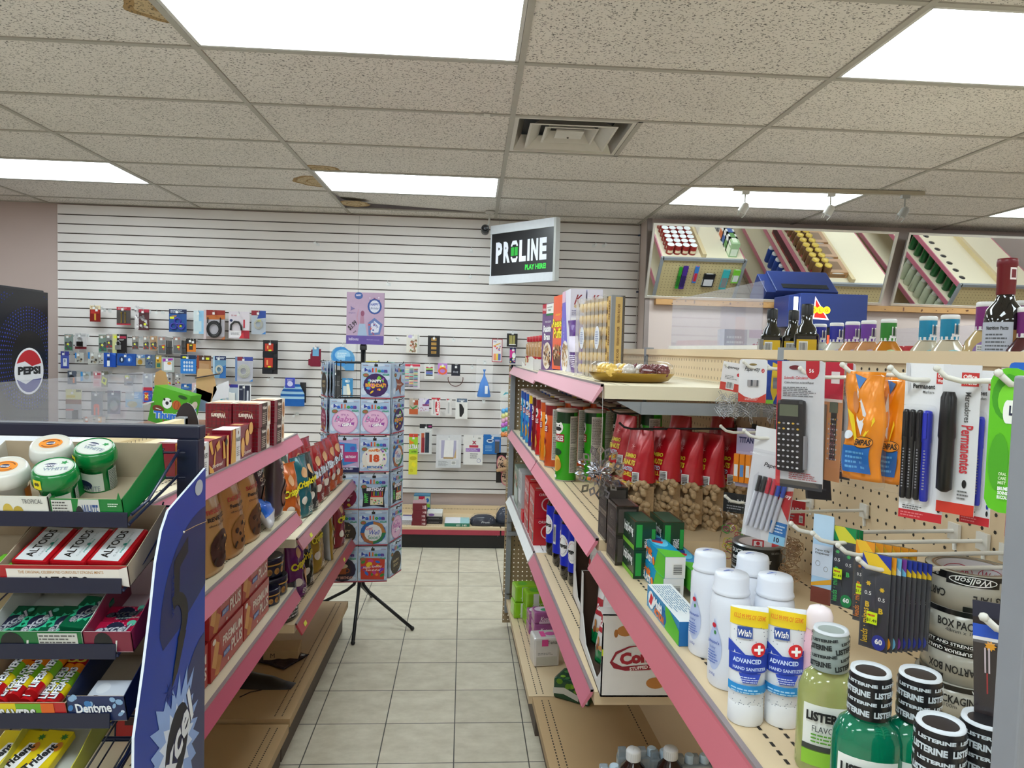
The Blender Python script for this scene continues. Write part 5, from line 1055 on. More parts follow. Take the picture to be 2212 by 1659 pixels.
WPk = pack('#dcdadb',.118,.1,.13,[('r',.1,.06,.9,.35,'#b9b8b0'),('l',.15,.4,.85,.5,2,'#8c8c90'),('r',.3,.72,.55,.95,'#d84a94'),('t','Tena',.7,.85,.12,'#555')],[('r',.3,.2,.5,.8,'#d84a94'),('e',.7,.5,.2,.2,'#c95aa0')])
prod('WPk',WPk,1176,3.15,Z5,.12,'white wrapped pack with pink print at the near end of the row of packs','hygiene pack',None,1400)
prod('RP2',pack('#8a3a3a',.1,.08,.07,[('t','Plus',.5,.5,.4,'#e8d8c8')]),1178,3.6,Z5+.02,.1,'dark red and green pack between the green and the purple ones','hygiene pack',None,1285)
TW = pack('#1b4a34',.16,.11,.085,[('x',.1,.5,.9,.9,12,.08,['#5a8a1a','#2f6a2a','#7aa82a']),('p',[(0,.5),(.3,.62),(.7,.4),(.7,.12),(.3,.3),(0,.22)],'#c9cac4'),('r',.8,.1,.95,.6,'#d8d8d4')],[('x',.1,.1,.9,.9,14,.08,['#5a8a1a','#2f6a2a','#7aa82a']),('e',.6,.5,.2,.3,'#2a5ab0')])
prod('TW',TW,1245,2.83,Z5-.002,-.55,'dark green tissue pack lying alone on the base shelf','tissue pack',None,1500)
def perox():
    o = empty('medicine_bottle'); b = MB(); b.lathe([(.03,0),(.032,.004),(.032,.1),(.028,.118),(.015,.133),(.0135,.138)],M('#2a1a14',.12),24); b.on(cyl(.0322),10); b.rect(-.06,.02,.06,.1,'#3a9ac4'); kid(b,'bottle',o,'dark brown bottle')
    b = MB(); b.lathe([(.0165,.137),(.017,.139),(.0165,.157),(.015,.16),(.001,.1605)],M('#d8dadc',.4),22,cap=False)
    for i in range(22): a = 2*PI*i/22; b.box((.0164*math.sin(a)-.0006,-.0164*math.cos(a)-.0006,.14),(.0164*math.sin(a)+.0006,-.0164*math.cos(a)+.0006,.156),'#c8cacc')
    kid(b,'cap',o,'ribbed white cap'); return o
for i,(u,s) in enumerate(((1368,1.56),(1448,1.565))): prod('perox',perox,u,s,.50+.02,0,'brown medicine bottle with a ribbed white cap, %s of the two' % ('left','right')[i],'medicine bottle','brown medicine bottles',1640)
def jug():
    o = empty('spray_bottle'); T_ = M('#c3d0da',.1); T_.node_tree.nodes['Principled BSDF'].inputs['Transmission Weight'].default_value = .6; b = MB(); b.bbox((-.026,-.018,0),(.026,.018,.125),T_,.008); b.lathe([(.011,.12),(.0115,.124),(.0115,.14),(.009,.143)],M('#bcd2e4',.3),14,(.01,0)); b.bbox((-.024,-.01,.12),(-.004,.01,.142),T_,.004); kid(b,'bottle',o); return o
for i,(u,s) in enumerate(((1318,1.56),(1356,1.66-.03),(1398,1.63),(1425,1.62),(1480,1.6),(1512,1.6))): prod('jug',jug,u,s,.50+.001,0,'clear frosted bottle between the brown medicine bottles, %s from the left' % ORD[i],'clear bottle','clear frosted bottles',1650)
# ================================================================ far side of the spine: bottles, salt, acrylic sheet
ZF = 1.486
def FX(u,x,v=740): p = at(u,v,X=x); return p
def dressing(cap,body,lab):
    def mk():
        o = empty('dressing_bottle'); b = MB(); m = M(body,.15); m.node_tree.nodes['Principled BSDF'].inputs['Coat Weight'].default_value = .5
        b.lathe([(.032,0),(.035,.006),(.0365,.06),(.0365,.1),(.031,.122),(.0165,.142),(.015,.146)],m,26,sy=.8)
        b.on(lambda a,c,l: Vector(((.036+LIFT*4*l)*math.sin(a/.036),-(.029+LIFT*4*l)*math.cos(a/.036),c)),6); b.ell(0,.095,.022,.028,lab,n=20); b.L += 1; b.rect(-.014,.1,.008,.116,'#e8e8e6'); b.lines(-.012,.102,.006,.114,3,'#777'); kid(b,'bottle',o)
        b = MB(); r = .0165; b.lathe([(r,.142),(r*1.02,.144),(r*1.02,.184)],M(cap,.3),22,cap=False); b.on(cyl(r*1.03),6); b.rect(-.03,.142,.03,.149,'#dfe0e2'); b.L += 1; b.rect(-.001,.149,.013,.155,'#dfe0e2'); b.bar(.003,.15,.016,.175); kid(b,'sleeve',o,'coloured shrink sleeve')
        b = MB(); b.lathe([(r*1.01,.184),(r*1.05,.185),(r*1.03,.191),(r*.9,.193),(.001,.1935)],M('#e4e5e6',.35),22,cap=False); kid(b,'cap',o,'white cap'); return o
    return mk
DR = [(1770,'dblue','#2a2f94','#cfcfc2','#b4b4dc','navy-sleeved dressing bottle, the one beside the dark oil bottles',1.689),(1806,'dblue','#2a2f94','#cfcfc2','#b4b4dc','navy-sleeved dressing bottle, right one of the pair',1.689),(1840,'dpur','#6a3a9a','#c08a5e','#b8a8d8','purple-sleeved peach dressing bottle, left one of the pair',1.689),(1875,'dpur','#6a3a9a','#c08a5e','#b8a8d8','purple-sleeved peach dressing bottle, right one of the pair',1.689),
      (1918,'dgreen','#2a7a2a','#b8720e','#b4cfa0','green-sleeved bottle of amber dressing',1.689),(2003,'dteal','#1684ac','#c2b8a2','#9accd8','teal-sleeved creamy dressing bottle, left one of the pair',1.69),(2050,'dteal','#1684ac','#c2b8a2','#9accd8','teal-sleeved creamy dressing bottle, right one of the pair',1.69)]
for u,k,c1,c2,c3,lb,zt in DR:
    p = FX(u,.955); put(k,dressing(c1,c2,c3),(p.x,p.y,ZF+.001),-.3,lb,'dressing bottle','salad dressing bottles')
def oil():
    o = empty('oil_bottle'); b = MB(); m = M('#14150c',.06); m.node_tree.nodes['Principled BSDF'].inputs['Coat Weight'].default_value = .8
    b.bbox((-.031,-.031,0),(.031,.031,.165),m,.008); b.lathe([(.028,.163),(.024,.18),(.015,.192),(.014,.22)],m,20); b.on(plane((-.031,-.0312,0),(1,0,0),(0,0,1))); b.rect(.006,.05,.056,.148,'#d9b21c'); b.bar(.012,.112,.034,.143); b.L += 1; b.ring(.045,.1,.008,.008,.003,'#15150f'); kid(b,'bottle',o)
    b = MB(); b.lathe([(.0155,.214),(.0155,.24),(.014,.244),(.001,.245)],M('#141414',.4),18,cap=False); kid(b,'cap',o); return o
for i,(u,x) in enumerate(((1666,.90),(1712,.985),(1741,.90))): p = FX(u,x); put('oil',oil,(p.x,p.y,ZF+.001),-.4,'dark square oil bottle, %s of the three' % ('left','middle','right')[i],'oil bottle','dark oil bottles')
def vinegar(cap,body,lab,h):
    def mk():
        o = empty('sauce_bottle'); b = MB(); m = M(body,.06); m.node_tree.nodes['Principled BSDF'].inputs['Coat Weight'].default_value = .8; r = .0295
        b.lathe([(r*.95,0),(r,.004),(r,.17),(r*.9,.19),(r*.5,.205),(r*.42,.215),(r*.42,.25)],m,28); b.on(cyl(r*1.01),10); b.rect(-.05,.04,.012,.168,lab); b.lines(-.03,.05,.008,.15,16,'#5a5e66'); b.L += 1; b.rect(.012,.04,.022,.155,'#8a6438'); b.text('Nutrition Facts',-.012,.158,.006,'#333',.034,bold=.03); kid(b,'bottle',o)
        b = MB(); b.lathe([(.0135,.215),(.0142,.216),(.0142,.262),(.0155,.264),(.0155,.272),(.0145,.276),(.001,.277)],M(cap,.35),22,cap=False); b.on(cyl(.0146),3); b.rect(.004,.24,.016,.26,'#e6dcdc'); b.L += 1; b.rect(.006,.243,.014,.257,'#6d1420'); kid(b,'cap',o); return o
    return mk
p = FX(2166,.90); put('vin',vinegar('#6d1420','#0e0c0c','#aeb4c4',.277),(p.x,p.y,ZF+.001),-.6,'tall dark vinegar bottle with a wine-red neck near the right edge','sauce bottle')
p = FX(2220,.915); put('vin2',dressing('#6a1a6a','#4a1c20','#d8d4d0'),(p.x,p.y,ZF+.001),-.6,'dark red dressing bottle cut off by the right edge','dressing bottle')
p = FX(2128,.95); put('dp2',dressing('#7a2472','#b8a070','#9a7ab8'),(p.x,p.y,ZF+.012),-.6,'magenta-sleeved golden dressing bottle left of the tall dark one','dressing bottle',sc=1.04)
p = FX(2212,.985); put('dp2',dressing('#7a2472','#b8a070','#9a7ab8'),(p.x,p.y,ZF+.012),-.6,'magenta-sleeved dressing bottle behind the tall dark one','dressing bottle',sc=1.04)
CAN = lambda: (lambda b: (b.lathe([(.036,0),(.037,.003),(.037,.1),(.036,.103),(.034,.101),(.001,.101)],M('#b01c24',.3),24,cap=False),b.on(cyl(.0373),8),b.rect(-.04,.005,.04,.03,'#24408a'),b.text('chicken',0,.07,.02,'#e8c42a',.05,bold=.04),b.obj('food_can'))[-1])(MB())
for i,(u,x) in enumerate(((1955,1.17),(1985,1.17),(2086,1.12))): p = FX(u,x); put('can',CAN,(p.x,p.y,ZF+.035),-.3,'red food can with yellow lettering behind the dressing bottles, %s' % ('left','middle','right')[i],'can','red food cans')
b = MB(); b.box((1.0,.55,ZF),(1.25,3.8,ZF+.03),BE2); b.v = [v+Vector((.012,0,.003)) for v in b.v]; tag(b.obj('shelf_riser'),'cream riser step behind the dressing bottles','riser')
p = at(1555,745,X=.91); q = at(1598,745,X=.91)
put('salt',box_thing('salt_box',.16,.07,.19,M('#d8d6d8',.5),{'f': [('r',0,0,.5,1,'#a8a4b0'),('l',.05,.1,.45,.9,9,'#d8d4dc'),('t','sifto',.78,.72,.16,'#b04a5c',{'w': .36,'i': .3,'b': .02}),('r',.54,.85,1,1,'#c0a8bc')]}),(.945,2.45,ZF+.001),.0,'white salt carton with red lettering behind the clear sheet','salt box')
ACR = M('#f4f4f8',.05,'glass',.09)
b = MB(); b.box((-.0015,-.41,.012),(.0015,.41,.196),ACR); c_ = kid(b,'clear_panel',e1 := empty('acrylic_divider',(.806,2.40,1.606),TH)); b = MB(); b.box((-.012,-.41,0),(.012,.41,.012),M('#e8e8e4',.4)); b.box((-.006,-.412,.0),(.006,-.40,.03),M('#9a9a9c',.3)); kid(b,'base_strip',e1); tag(e1,'clear acrylic divider sheet standing on top of the right gondola','acrylic sheet')
b = MB(); b.box((-.0015,-.40,.004),(.0015,.40,.192),ACR); e2 = empty('acrylic_divider',(-1.2,2.25,1.276),0); kid(b,'clear_panel',e2); tag(e2,'clear acrylic divider sheet standing on the left gondola above the candy rack','acrylic sheet')
# ================================================================ goods on the left gondola
T1,T2,T3,U1,U2 = 1.256,.966,.678,.856,.531
# tartan shortbread cubes, lettering upside down towards the camera
TART = M('#7d1226',.25)
def wcube(w=.076,d=.12,h=.072):
    def mk():
        b = Box(w,d,h,TART,.0008)
        b.face('f'); b.L = 1
        for i in range(6): b.rect(w*(.08+.16*i),0,w*(.11+.16*i),h,'#5d0d1c'); b.L += .2; b.rect(0,h*(.08+.16*i),w,h*(.11+.16*i),'#640f1e')
        b.L += 1; b.text('Walkers',w*.5,h*.5,h*.2,'#f0e4d8',w*.56,rot=PI,bold=.04); b.ring(w*.5,h*.5,w*.3,h*.2,.0008,'#b98a4a',a0=.3,a1=PI-.3)
        b.face('r'); draw(b,d,h,[('r',.28,0,.72,1,'#4a3830'),('t','Walkers',.5,.8,.14,'#f0e4d8',{'w': .36,'b': .04}),('l',.32,.1,.68,.6,6,'#c9b8a8'),('r',.72,0,1,1,'#e8dfd0'),('e',.86,.5,.12,.36,'#c08a5c'),('x',.78,.3,.94,.7,8,.025,['#8a5a34','#d8b080'])])
        b.face('t'); draw(b,w,d,[('r',0,.0,1,1,'#d8ccb8'),('r',.1,.05,.9,.35,'#8a5038'),('e',.5,.25,.35,.14,'#c08a5c')]); return b.obj('shortbread_box')
    return mk
for x,y,lv,nm in ((-.675,2.21,1,'top cube of the middle stack'),(-.755,2.21,1,'top cube of the left stack'),(-.670,2.36,1,'top cube of the far stack'),(-.677,2.21,0,'bottom cube of the middle stack'),(-.752,2.2,0,'bottom cube of the left stack'),(-.671,2.36,0,'bottom cube of the far stack')):
    put('wcube',wcube(),(x,y,T1+.001+lv*.073),.0,'dark tartan shortbread box with upside-down lettering, '+nm,'cookie box','tartan shortbread cubes')
SB = box_thing('shortbread_box',.215,.045,.083,TART,{'f': [('r',.1,0,.36,1,'#e4e2e0'),('p',[(0,0),(.1,0),(.06,.5),(.1,1),(0,1)],'#e0a650'),('t',"WALKER'S",.23,.62,.15,'#2a2628',{'w': .22}),('e',.23,.86,.02,.06,'#8a6438'),('l',.14,.15,.32,.45,5,'#8a8688'),('p',[(.36,.95),(.44,1),(.5,.6),(.45,.55)],'#e0a650'),('p',[(.52,.5),(.58,.75),(.55,.2),(.5,.15)],'#e0a650'),('p',[(.58,.8),(.68,.95),(.72,.7),(.62,.6)],'#e0a650'),('p',[(.36,.3),(.5,.1),(.52,.0),(.38,.05)],'#e0a650'),('p',[(.8,.9),(.86,.8),(.9,.3),(.82,.3)],'#e0a650'),('r',.93,0,1,1,'#e8b468'),('e',.92,.8,.04,.12,'#3a3424'),('t','Shortbread',.62,.2,.12,'#f0e4d8',{'w': .34,'i': .3})],
   't': [('r',.1,0,.36,1,'#e8e8ea'),('r',.36,0,.6,1,'#a03a3c'),('p',[(.6,0),(.8,0),(.85,1),(.65,1)],'#e8b468')],'r': [('r',.1,.1,.9,.9,'#8a1a2c')]})
SB2 = box_thing('shortbread_box',.2,.05,.092,TART,{'f': [('r',.22,0,.42,1,'#e4e2e0'),('p',[(0,0),(.22,0),(.18,1),(.08,1)],'#d8a858'),('t',"WALKER'S",.32,.66,.13,'#2a2628',{'w': .18}),('e',.32,.86,.02,.06,'#8a6438'),('l',.25,.15,.39,.45,5,'#8a8688'),('e',.52,.35,.08,.3,'#e8b468'),('e',.72,.6,.09,.26,'#e8b468'),('e',.9,.85,.1,.2,'#e8b468'),('t','Shortbread',.75,.15,.12,'#f0e4d8',{'w': .34,'i': .3})],'t': [('r',.0,0,.45,1,'#e8e8ea'),('r',.6,.2,.8,.8,'#b88a5a')],'r': [('r',.1,.1,.9,.9,'#e8b468')]})
put('SB',SB,(-.667,1.80,T1+.001),la,'long shortbread box with finger biscuits, nearest the blue panel','cookie box')
put('SB2',SB2,(-.672,2.03,T1+.001),la+.02,'shortbread box with round biscuits, between the finger biscuits and the cubes','cookie box')
put('SB',SB,(-.728,1.83,T1+.001),la,'shortbread box standing directly behind the nearest one','cookie box')
# cookie bags on the middle shelf
def cbag(w,h,col,choc,l1,l2,dark=False):
    def mk():
        b = bag(w,h,.075,M(col,.3,'foil',.1),seed=len(l1)*3+int(w*100),base=.85,top=.1,taper=.02); b.L = 2; t = '#e8e0d8' if dark else '#7d2a1e'
        draw(b,w,h,[('r',.42,.83,.58,.95,'#c0202c'),('t','PC',.5,.89,.04,'#fff'),('t',l1,.5,.66,.05,'#b03a34' if not dark else t,{'w': .75,'b': .03}),('t',l2,.5,.58,.045,'#2a2018' if not dark else '#c9a98a',{'w': .7,'b': .03}),('t','chocolate chunk',.5,.515,.025,'#4a3424' if not dark else t,{'w': .7}),('e',.5,.25,.36,.2,choc),('x',.25,.12,.75,.38,16,.05,['#c9964e','#3a1e10','#8a5a2c','#2a140c'])],-w/2); return merge(b.obj('cookie_bag'))
    return mk
BG = [(1.765,.12,'#38302c','#7a3a22','Loads Of','CHOC CHIP',True,'black bag of chocolate chip cookies beside the blue panel',.0),(1.925,.155,'#b58a54','#3a1a10','THE DECADENT','REVERSED',False,'tan cookie bag reading reversed, nearest of the three tan ones',.0),(2.09,.15,'#b07c44','#8a5a2c','DECADENT','Peanut Butter',False,'tan cookie bag, middle one of the three',.02),(2.25,.15,'#b88448','#5a3418','SOFT BAKED','Peanut Butter',False,'tan cookie bag, farthest one of the three',.04)]
for i,(y,w,c_,ch,l1,l2,dk,lb,tl) in enumerate(BG):
    o = cbag(w,.255,c_,ch,l1,l2,dk)(); o.location = (-.70,y,T2+.001); o.rotation_euler = (-.06,0,la); tag(o,lb,'cookie bag','cookie bags on the left middle shelf')
o = cbag(.13,.26,'#3a2a2a','#7a4a2c','LOADS OF','COOKIES',True)(); o.location = (-.735,2.42,T2+.02); o.rotation_euler = (0,-.1,la+.2); tag(o,'dark brown cookie bag with nutrition panel, behind the blue bag','cookie bag')
o = cbag(.13,.26,'#5a4a4c','#8a5a44','GOURMET','COOKIES',True)(); o.location = (-.70,2.54,T2+.02); o.rotation_euler = (0,-.05,la+.3); tag(o,'grey-brown glossy cookie bag leaning at the far end of the shelf','cookie bag')
b = bag(.15,.11,.06,M('#1a6ad8',.2,'foil',.1),M('#d8d8dc',.3,'foil'),seed=8,base=.5,taper=0,bands=[(0,.3,M('#d4d6dc',.3,'foil'))]); o = merge(b.obj('cookie_bag')); o.location = (-.675,2.42,T2+.012); o.rotation_euler = (-.5,0,la+.3); tag(o,'bright blue opened foil bag lying in front of the dark cookie bags','cookie bag')
# red cracker cartons
PPL = box_thing('cracker_box',.262,.11,.114,M('#a8282a',.3),{'f': [('p',[(0,0),(.22,0),(.34,.4),(.2,1),(0,1)],'#b0483c'),('p',[(.02,.35),(.12,.9),(.24,.75),(.14,.2)],'#d8a060'),('p',[(.1,.08),(.2,.5),(.32,.35),(.22,0)],'#c98a4a'),('t','PREMIUM',.64,.68,.24,'#eadfd4',{'w': .62,'b': .03}),('t','PLUS',.78,.34,.3,'#eadfd4',{'w': .36,'b': .03}),('r',.36,.26,.56,.4,'#5a7ab8'),('t','UNSALTED TOPS',.46,.33,.07,'#dfe6f0',{'w': .18}),('e',.08,.9,.05,.07,'#e8e0d8'),('e',.5,.1,.02,.04,'#e8e0d8')],
    'r': [('r',.1,.55,.7,.9,'#c9c4c4'),('b',.3,.6,.7,.88),('l',.1,.1,.9,.4,4,'#d8a8a4')],'l': [('r',.2,.3,.5,.6,'#3a2422'),('r',.3,.62,.8,.9,'#c9c4c4')],'t': [('r',.1,.2,.8,.8,'#8a1a1e'),('t','PREMIUM PLUS',.5,.5,.2,'#eadfd4',{'w': .6})]})
for i,(y,lv) in enumerate(((2.28,1),(2.28,0),(2.01,1),(2.01,0),(1.74,0))):
    put('PPL',PPL,(-.735 if lv or y < 1.8 else -.73,y,T3+.001+lv*.115),la,'red cracker carton, %s' % ('top layer at the far end','bottom layer at the far end','top layer in the middle','bottom layer in the middle','single layer nearest the blue panel')[i],'cracker box','red cracker cartons')
def tin():
    o = empty('cookie_tin'); b = MB(); r = .07; b.lathe([(r*.97,0),(r,.003),(r,.045)],M('#1b1a34',.25),32); b.on(cyl(r*1.002),1)
    for i in range(14): a = (-.5+i/14)*2*PI*r; b.ell(a,.02,.012,.012,'#a87a3c',n=12); b.ell(a+.004,.018,.006,.006,'#8a5a28',3,n=8)
    kid(b,'tin',o); b = MB(); b.lathe([(r*1.02,.042),(r*1.03,.046),(r*1.02,.062),(r*.97,.067),(r*.9,.066),(.001,.07)],M('#14142a',.2),32,cap=False); b.lathe([(r*1.031,.042),(r*1.035,.044),(r*1.031,.047)],'#b98a3c',32,cap=False); kid(b,'lid',o); return o
put('tin',tin,(-.715,2.485,T3+.001),.3,'round navy cookie tin at the far end, bottom one','cookie tin','navy cookie tins',sc=.8); put('tin',tin,(-.73,2.585,T3+.001),.3,'round navy cookie tin, the larger one behind the small one','cookie tin','navy cookie tins')
put('tin',tin,(-.745,2.58,T3+.072),.6,'round navy cookie tin, stacked on top of the larger one','cookie tin','navy cookie tins')
# crisps bags on the far section
def crisp(w,h,col,word,wc,art,seed,lower=None):
    def mk():
        b = bag(w,h,.07,M(col,.22,'foil',.12),M('#b9bcc0',.3,'foil'),seed=seed,base=.8,top=.05,taper=.12,wr=.006,crimp=.004); b.L = 2
        sp = []
        if lower: sp.append(('r',.06,.03,.94,.3,lower))
        sp += [('e',.5,.74,.16,.09,'#d8a878'),('p',[(.6,.44),(.9,.46),(.75,.12)],art),('p',[(.66,.4),(.86,.42),(.75,.2)],'#e8c49a'),('t',word,.5,.55,.15,'#141414',{'w': .82,'rot': .14,'b': .1,'i': .1}),('t',word,.5,.55,.15,wc,{'w': .8,'rot': .14,'b': .05,'i': .1}),('e',.3,.28,.14,.07,'#e8e0d4'),('l',.5,.06,.9,.16,4,'#e8e4dc')]
        draw(b,w,h,sp,-w/2); return merge(b.obj('snack_bag'))
    return mk
CRO = crisp(.15,.25,'#c8641e','Crispers','#f0e02a','#d88a4a',1); CRT = crisp(.15,.25,'#17646e','Crispers','#f0e02a','#c9d8d8',2); CRB = crisp(.14,.25,'#1c2420','Crispers','#f0e02a','#c9b090',3,'#26282a'); CRG = crisp(.14,.24,'#1f4a3c','Crispers','#f0e02a','#b99a70',4)
BIT = crisp(.16,.26,'#a01c1e','Bits & Bites','#e4ecf8','#1c54b4',5,'#7a1a18'); BIB = crisp(.16,.26,'#b0241e','Bits & Bites','#e4ecf8','#1f5fc0',6,'#b8501e')
def onU(key,mk,y,x,z,rz,lb,tilt=-.08,cat='snack bag',grp=None,sc=None): return put(key,mk,(x,y+(.09 if y < 3 else .06),z+.001),(tilt,0,la+rz),lb,cat,grp,sc)
UG = 'snack bags on the far upper shelf'
onU('CRO',CRO,2.74,-.715,U1,-.35,'copper orange crisps bag at the near end of the shelf',-.1,grp=UG)
onU('CRT',CRT,2.93,-.71,U1,-.25,'teal blue crisps bag next to the orange one',-.1,grp=UG); onU('CRB',CRB,3.06,-.705,U1,-.2,'black crisps bag between the teal one and the red bags',-.1,grp=UG)
onU('CRT',CRT,2.80,-.83,U1,-.3,'dark teal crisps bag in the second row behind the orange one',-.05,grp=UG,sc=1.1); onU('CRG',CRG,2.95,-.82,U1,-.2,'dark green crisps bag in the second row',.0,grp=UG,sc=1.15)
for i,(y,x,k,mk) in enumerate(((3.22,-.715,'BIT',BIT),(3.37,-.715,'BIT',BIT),(3.52,-.71,'BIB',BIB),(3.66,-.71,'BIB',BIB),(3.3,-.82,'BIT',BIT),(3.5,-.82,'BIT',BIT),(3.1,-.84,'BIT',BIT))):
    onU(k,mk,y,x,U1,-.2+.05*(i % 3),'red snack mix bag, %s' % ('%s of the front row from the near end' % ORD[i] if i < 4 else '%s of the back row' % ('middle','far','near')[i-4]),-.05,grp='red snack mix bags')
CU = crisp(.14,.25,'#6a1a6e','Crispers','#f0e02a','#c98a4a',7); CK = crisp(.14,.25,'#1a1618','Crispers','#d8c42a','#8a2a2a',8); CG = crisp(.16,.28,'#a8842a','Crispers','#e8d82a','#c9a04a',9); CRR = crisp(.13,.26,'#8a1a30','Crisp','#e8d82a','#c98aa0',10)
UL = 'snack bags on the far lower shelf'
onU('CRO',CRO,2.72,-.80,U2,-.2,'brown-orange crisps bag tucked at the near end behind the purple one',0,grp=UL,sc=.95); onU('CU',CU,2.86,-.715,U2,-.35,'shiny purple crisps bag with yellow lettering',-.08,grp=UL)
onU('CK',CK,3.03,-.715,U2,-.3,'black crisps bag with yellow lettering next to the purple one',-.08,grp=UL); onU('CG',CG,3.24,-.715,U2,-.25,'gold crisps bag with yellow lettering, front one',-.08,grp=UL); onU('CG',CG,3.47,-.71,U2,.5,'gold-brown foil bag showing its grey back panel',-.05,grp=UL)
onU('CRR',CRR,3.66,-.69,U2,-.2,'dark red crisps bag at the far end of the shelf',-.03,grp=UL)
b = bag(.17,.13,.1,M('#1c1a1a',.2,'foil',.2),seed=12,base=.8); b.L = 2; draw(b,.17,.13,[('l',.3,.1,.9,.6,5,'#b9b4b0')],-.085); o = merge(b.obj('snack_bag')); o.location = (-.71,2.70,U2+.001); o.rotation_euler = (0,0,la-.5); tag(o,'small black snack bag at the very near end of the far lower shelf','snack bag')
# things lying on the base shelf
b = MB(); b.bbox((-.075,-.06,0),(.075,.06,.05),M('#b89a70',.7),.003); b.on(plane((-.075,-.0602,0),(1,0,0),(0,0,1))); b.text('M',.04,.03,.02,'#4a3a28'); o = b.obj('cardboard_box'); o.location = (-.83,3.2,.169); o.rotation_euler = (0,0,.1); tag(o,'small brown cardboard box on the left base shelf','box')
b = MB(); n = 9; vs = []
for j in range(6):
    for i in range(n): a = PI*i/(n-1); r = .055*(1-.1*j*j/5); vs.append((r*math.cos(a),-.12+.048*j,.05*math.sin(a)*(1-.12*j)*(1 if j < 4 else .5)))
b.add(vs,[(j*n+i,j*n+i+1,(j+1)*n+i+1,(j+1)*n+i) for j in range(5) for i in range(n-1)]+[tuple(range(5*n,6*n)),tuple(range(n))[::-1]],M('#1a1719',.35),True); o = b.obj('black_slipper'); o.location = (-.83,2.93,.169); o.rotation_euler = (0,0,-PI/2-.15); tag(o,'glossy black rounded slipper lying on the left base shelf','slipper')
b = bag(.17,.19,.014,M('#5a4a56',.15,'film',.3),seed=3,base=.5,taper=0); o = merge(b.obj('plastic_sleeve')); o.location = (-.75,3.13,.176); o.rotation_euler = (-PI/2,0,1.1); tag(o,'flat clear plastic sleeve lying on the left base shelf','plastic sleeve')
b = MB(); b.tube([(-.9,2.82,.17),(-.87,2.86,.171),(-.83,2.88,.1705)],.002,'#3a2a22',5); tag(b.obj('loose_string'),'short dark strip of string on the left base shelf','string')
# ---- behind the left gondola top: brown oval header, lollipop box, cardboard flaps
def unit(): pass
HC = M('#231314',.3)
o = empty('header_display',(0,0,0)); b = MB(); p = at(403,905,Y=2.80); n = 24; rx,rz_ = .049,.125
pts = [(rx*math.cos(2*PI*i/n),rz_*math.sin(2*PI*i/n)) for i in range(n)]; b.prism(pts,.004,HC,M('#c9c6c0',.4)); b.on(plane((-rx,-.0005,-rz_),(1,0,0),(0,0,1))); b.rect(.055,.07,.085,.09,'#c9c6c8'); b.L += 1; b.rect(.055,.074,.081,.086,'#231314'); kid(b,'oval_header',o)
b = MB(); b.box((-.05,.004,-.2),(.06,.1,-.02),M('#2a1612',.4)); b.box((.0,.002,-.07),(.10,.1,-.03),M('#3a1f18',.4)); kid(b,'display_body',o); o.location = (p.x,2.80,1.222); tag(o,'dark brown display with an oval header behind the left shelf top','display stand')
LB_ = Box(.17,.07,.15,M('#4fa51f',.35)); LB_.face('f'); draw(LB_,.17,.15,[('p',[(0,0),(.35,0),(.2,.35),(0,.6)],'#3a8a18'),('e',.42,.62,.13,.15,'#e8e8ea'),('e',.42,.62,.045,.05,'#1c1c1e'),('e',.33,.7,.03,.035,'#1c1c1e'),('e',.5,.7,.03,.03,'#1c1c1e'),('e',.68,.64,.12,.13,'#b8561c'),('o',.68,.64,.06,.13,.008,'#2a1208'),('e',.22,.4,.16,.1,'#6a2e14'),('r',.15,.39,.3,.41,'#e8e8e4'),('t','Thumb',.52,.3,.22,'#e8eef4',{'w': .8,'rot': .2,'b': .12}),('t','Thumb',.52,.3,.22,'#1a6ad0',{'w': .78,'rot': .2,'b': .05}),('t','Lollipops',.66,.1,.16,'#b01c3c',{'w': .5,'rot': .1,'b': .04}),('e',.8,.9,.12,.05,'#1c4a14')])
LB_.face('r'); draw(LB_,.07,.15,[('e',.5,.7,.3,.12,'#e8d8c8'),('r',.2,.45,.8,.6,'#3a8ac8'),('t','25¢',.5,.4,.1,'#c0202c',{'w': .6,'b': .05}),('l',.1,.05,.9,.35,7,'#c9d0c4')])
o = LB_.obj('lollipop_box'); o.location = (at(370,900,Y=3.0).x,3.0,1.235); o.rotation_euler = (0,.22,-.25); tag(o,'green tilted lollipop box with ball pictures and blue lettering','candy box')
b = MB(); b.prism([(-.025,0),(.025,0),(.028,.09),(.02,.125),(0,.135),(-.02,.125),(-.028,.09)],.002,M('#b08a5c',.8)); o = b.obj('cardboard_flap'); o.location = (at(350,840,Y=3.06).x,3.06,1.325); o.rotation_euler = (0,-.05,0); tag(o,'upright oval cardboard flap behind the green lollipop box','cardboard flap')
b = MB(); b.prism([(-.03,0),(.03,-.01),(.045,.05),(.02,.11),(.0,.13),(-.05,.12),(-.045,.06)],.002,M('#c09a6c',.8)); b.tube([(-.05,-.005,.08),(.045,-.005,.12)],.003,'#3a2a22',6); b.prism([(.035,-.0),(.1,.03),(.085,.1),(.03,.06)],.002,M('#d8d6dc',.6)); b.prism([(-.08,-.06),(.03,-.05),(.03,.03),(-.04,.04)],.002,M('#7d8fa8',.6)); o = b.obj('cardboard_flap'); o.location = (at(440,850,Y=3.05).x,3.05,at(440,862,Y=3.05).z); o.rotation_euler = (0,.2,0); tag(o,'torn folded cardboard flaps sticking up beside the oval header','cardboard flap')
b = MB(); b.lathe([(.02,0),(.022,.004),(.022,.03),(.016,.045),(.001,.05)],GL,18,cap=False); b.lathe([(.0225,0),(.023,.006)],'#c9c9c4',18,cap=False); o = b.obj('clear_jar'); o.location = (at(322,865,Y=2.98).x,2.98,at(322,872,Y=2.98).z); o.rotation_euler = (0,-.3,0); tag(o,'small clear plastic dome at the left of the lollipop box','plastic dome')
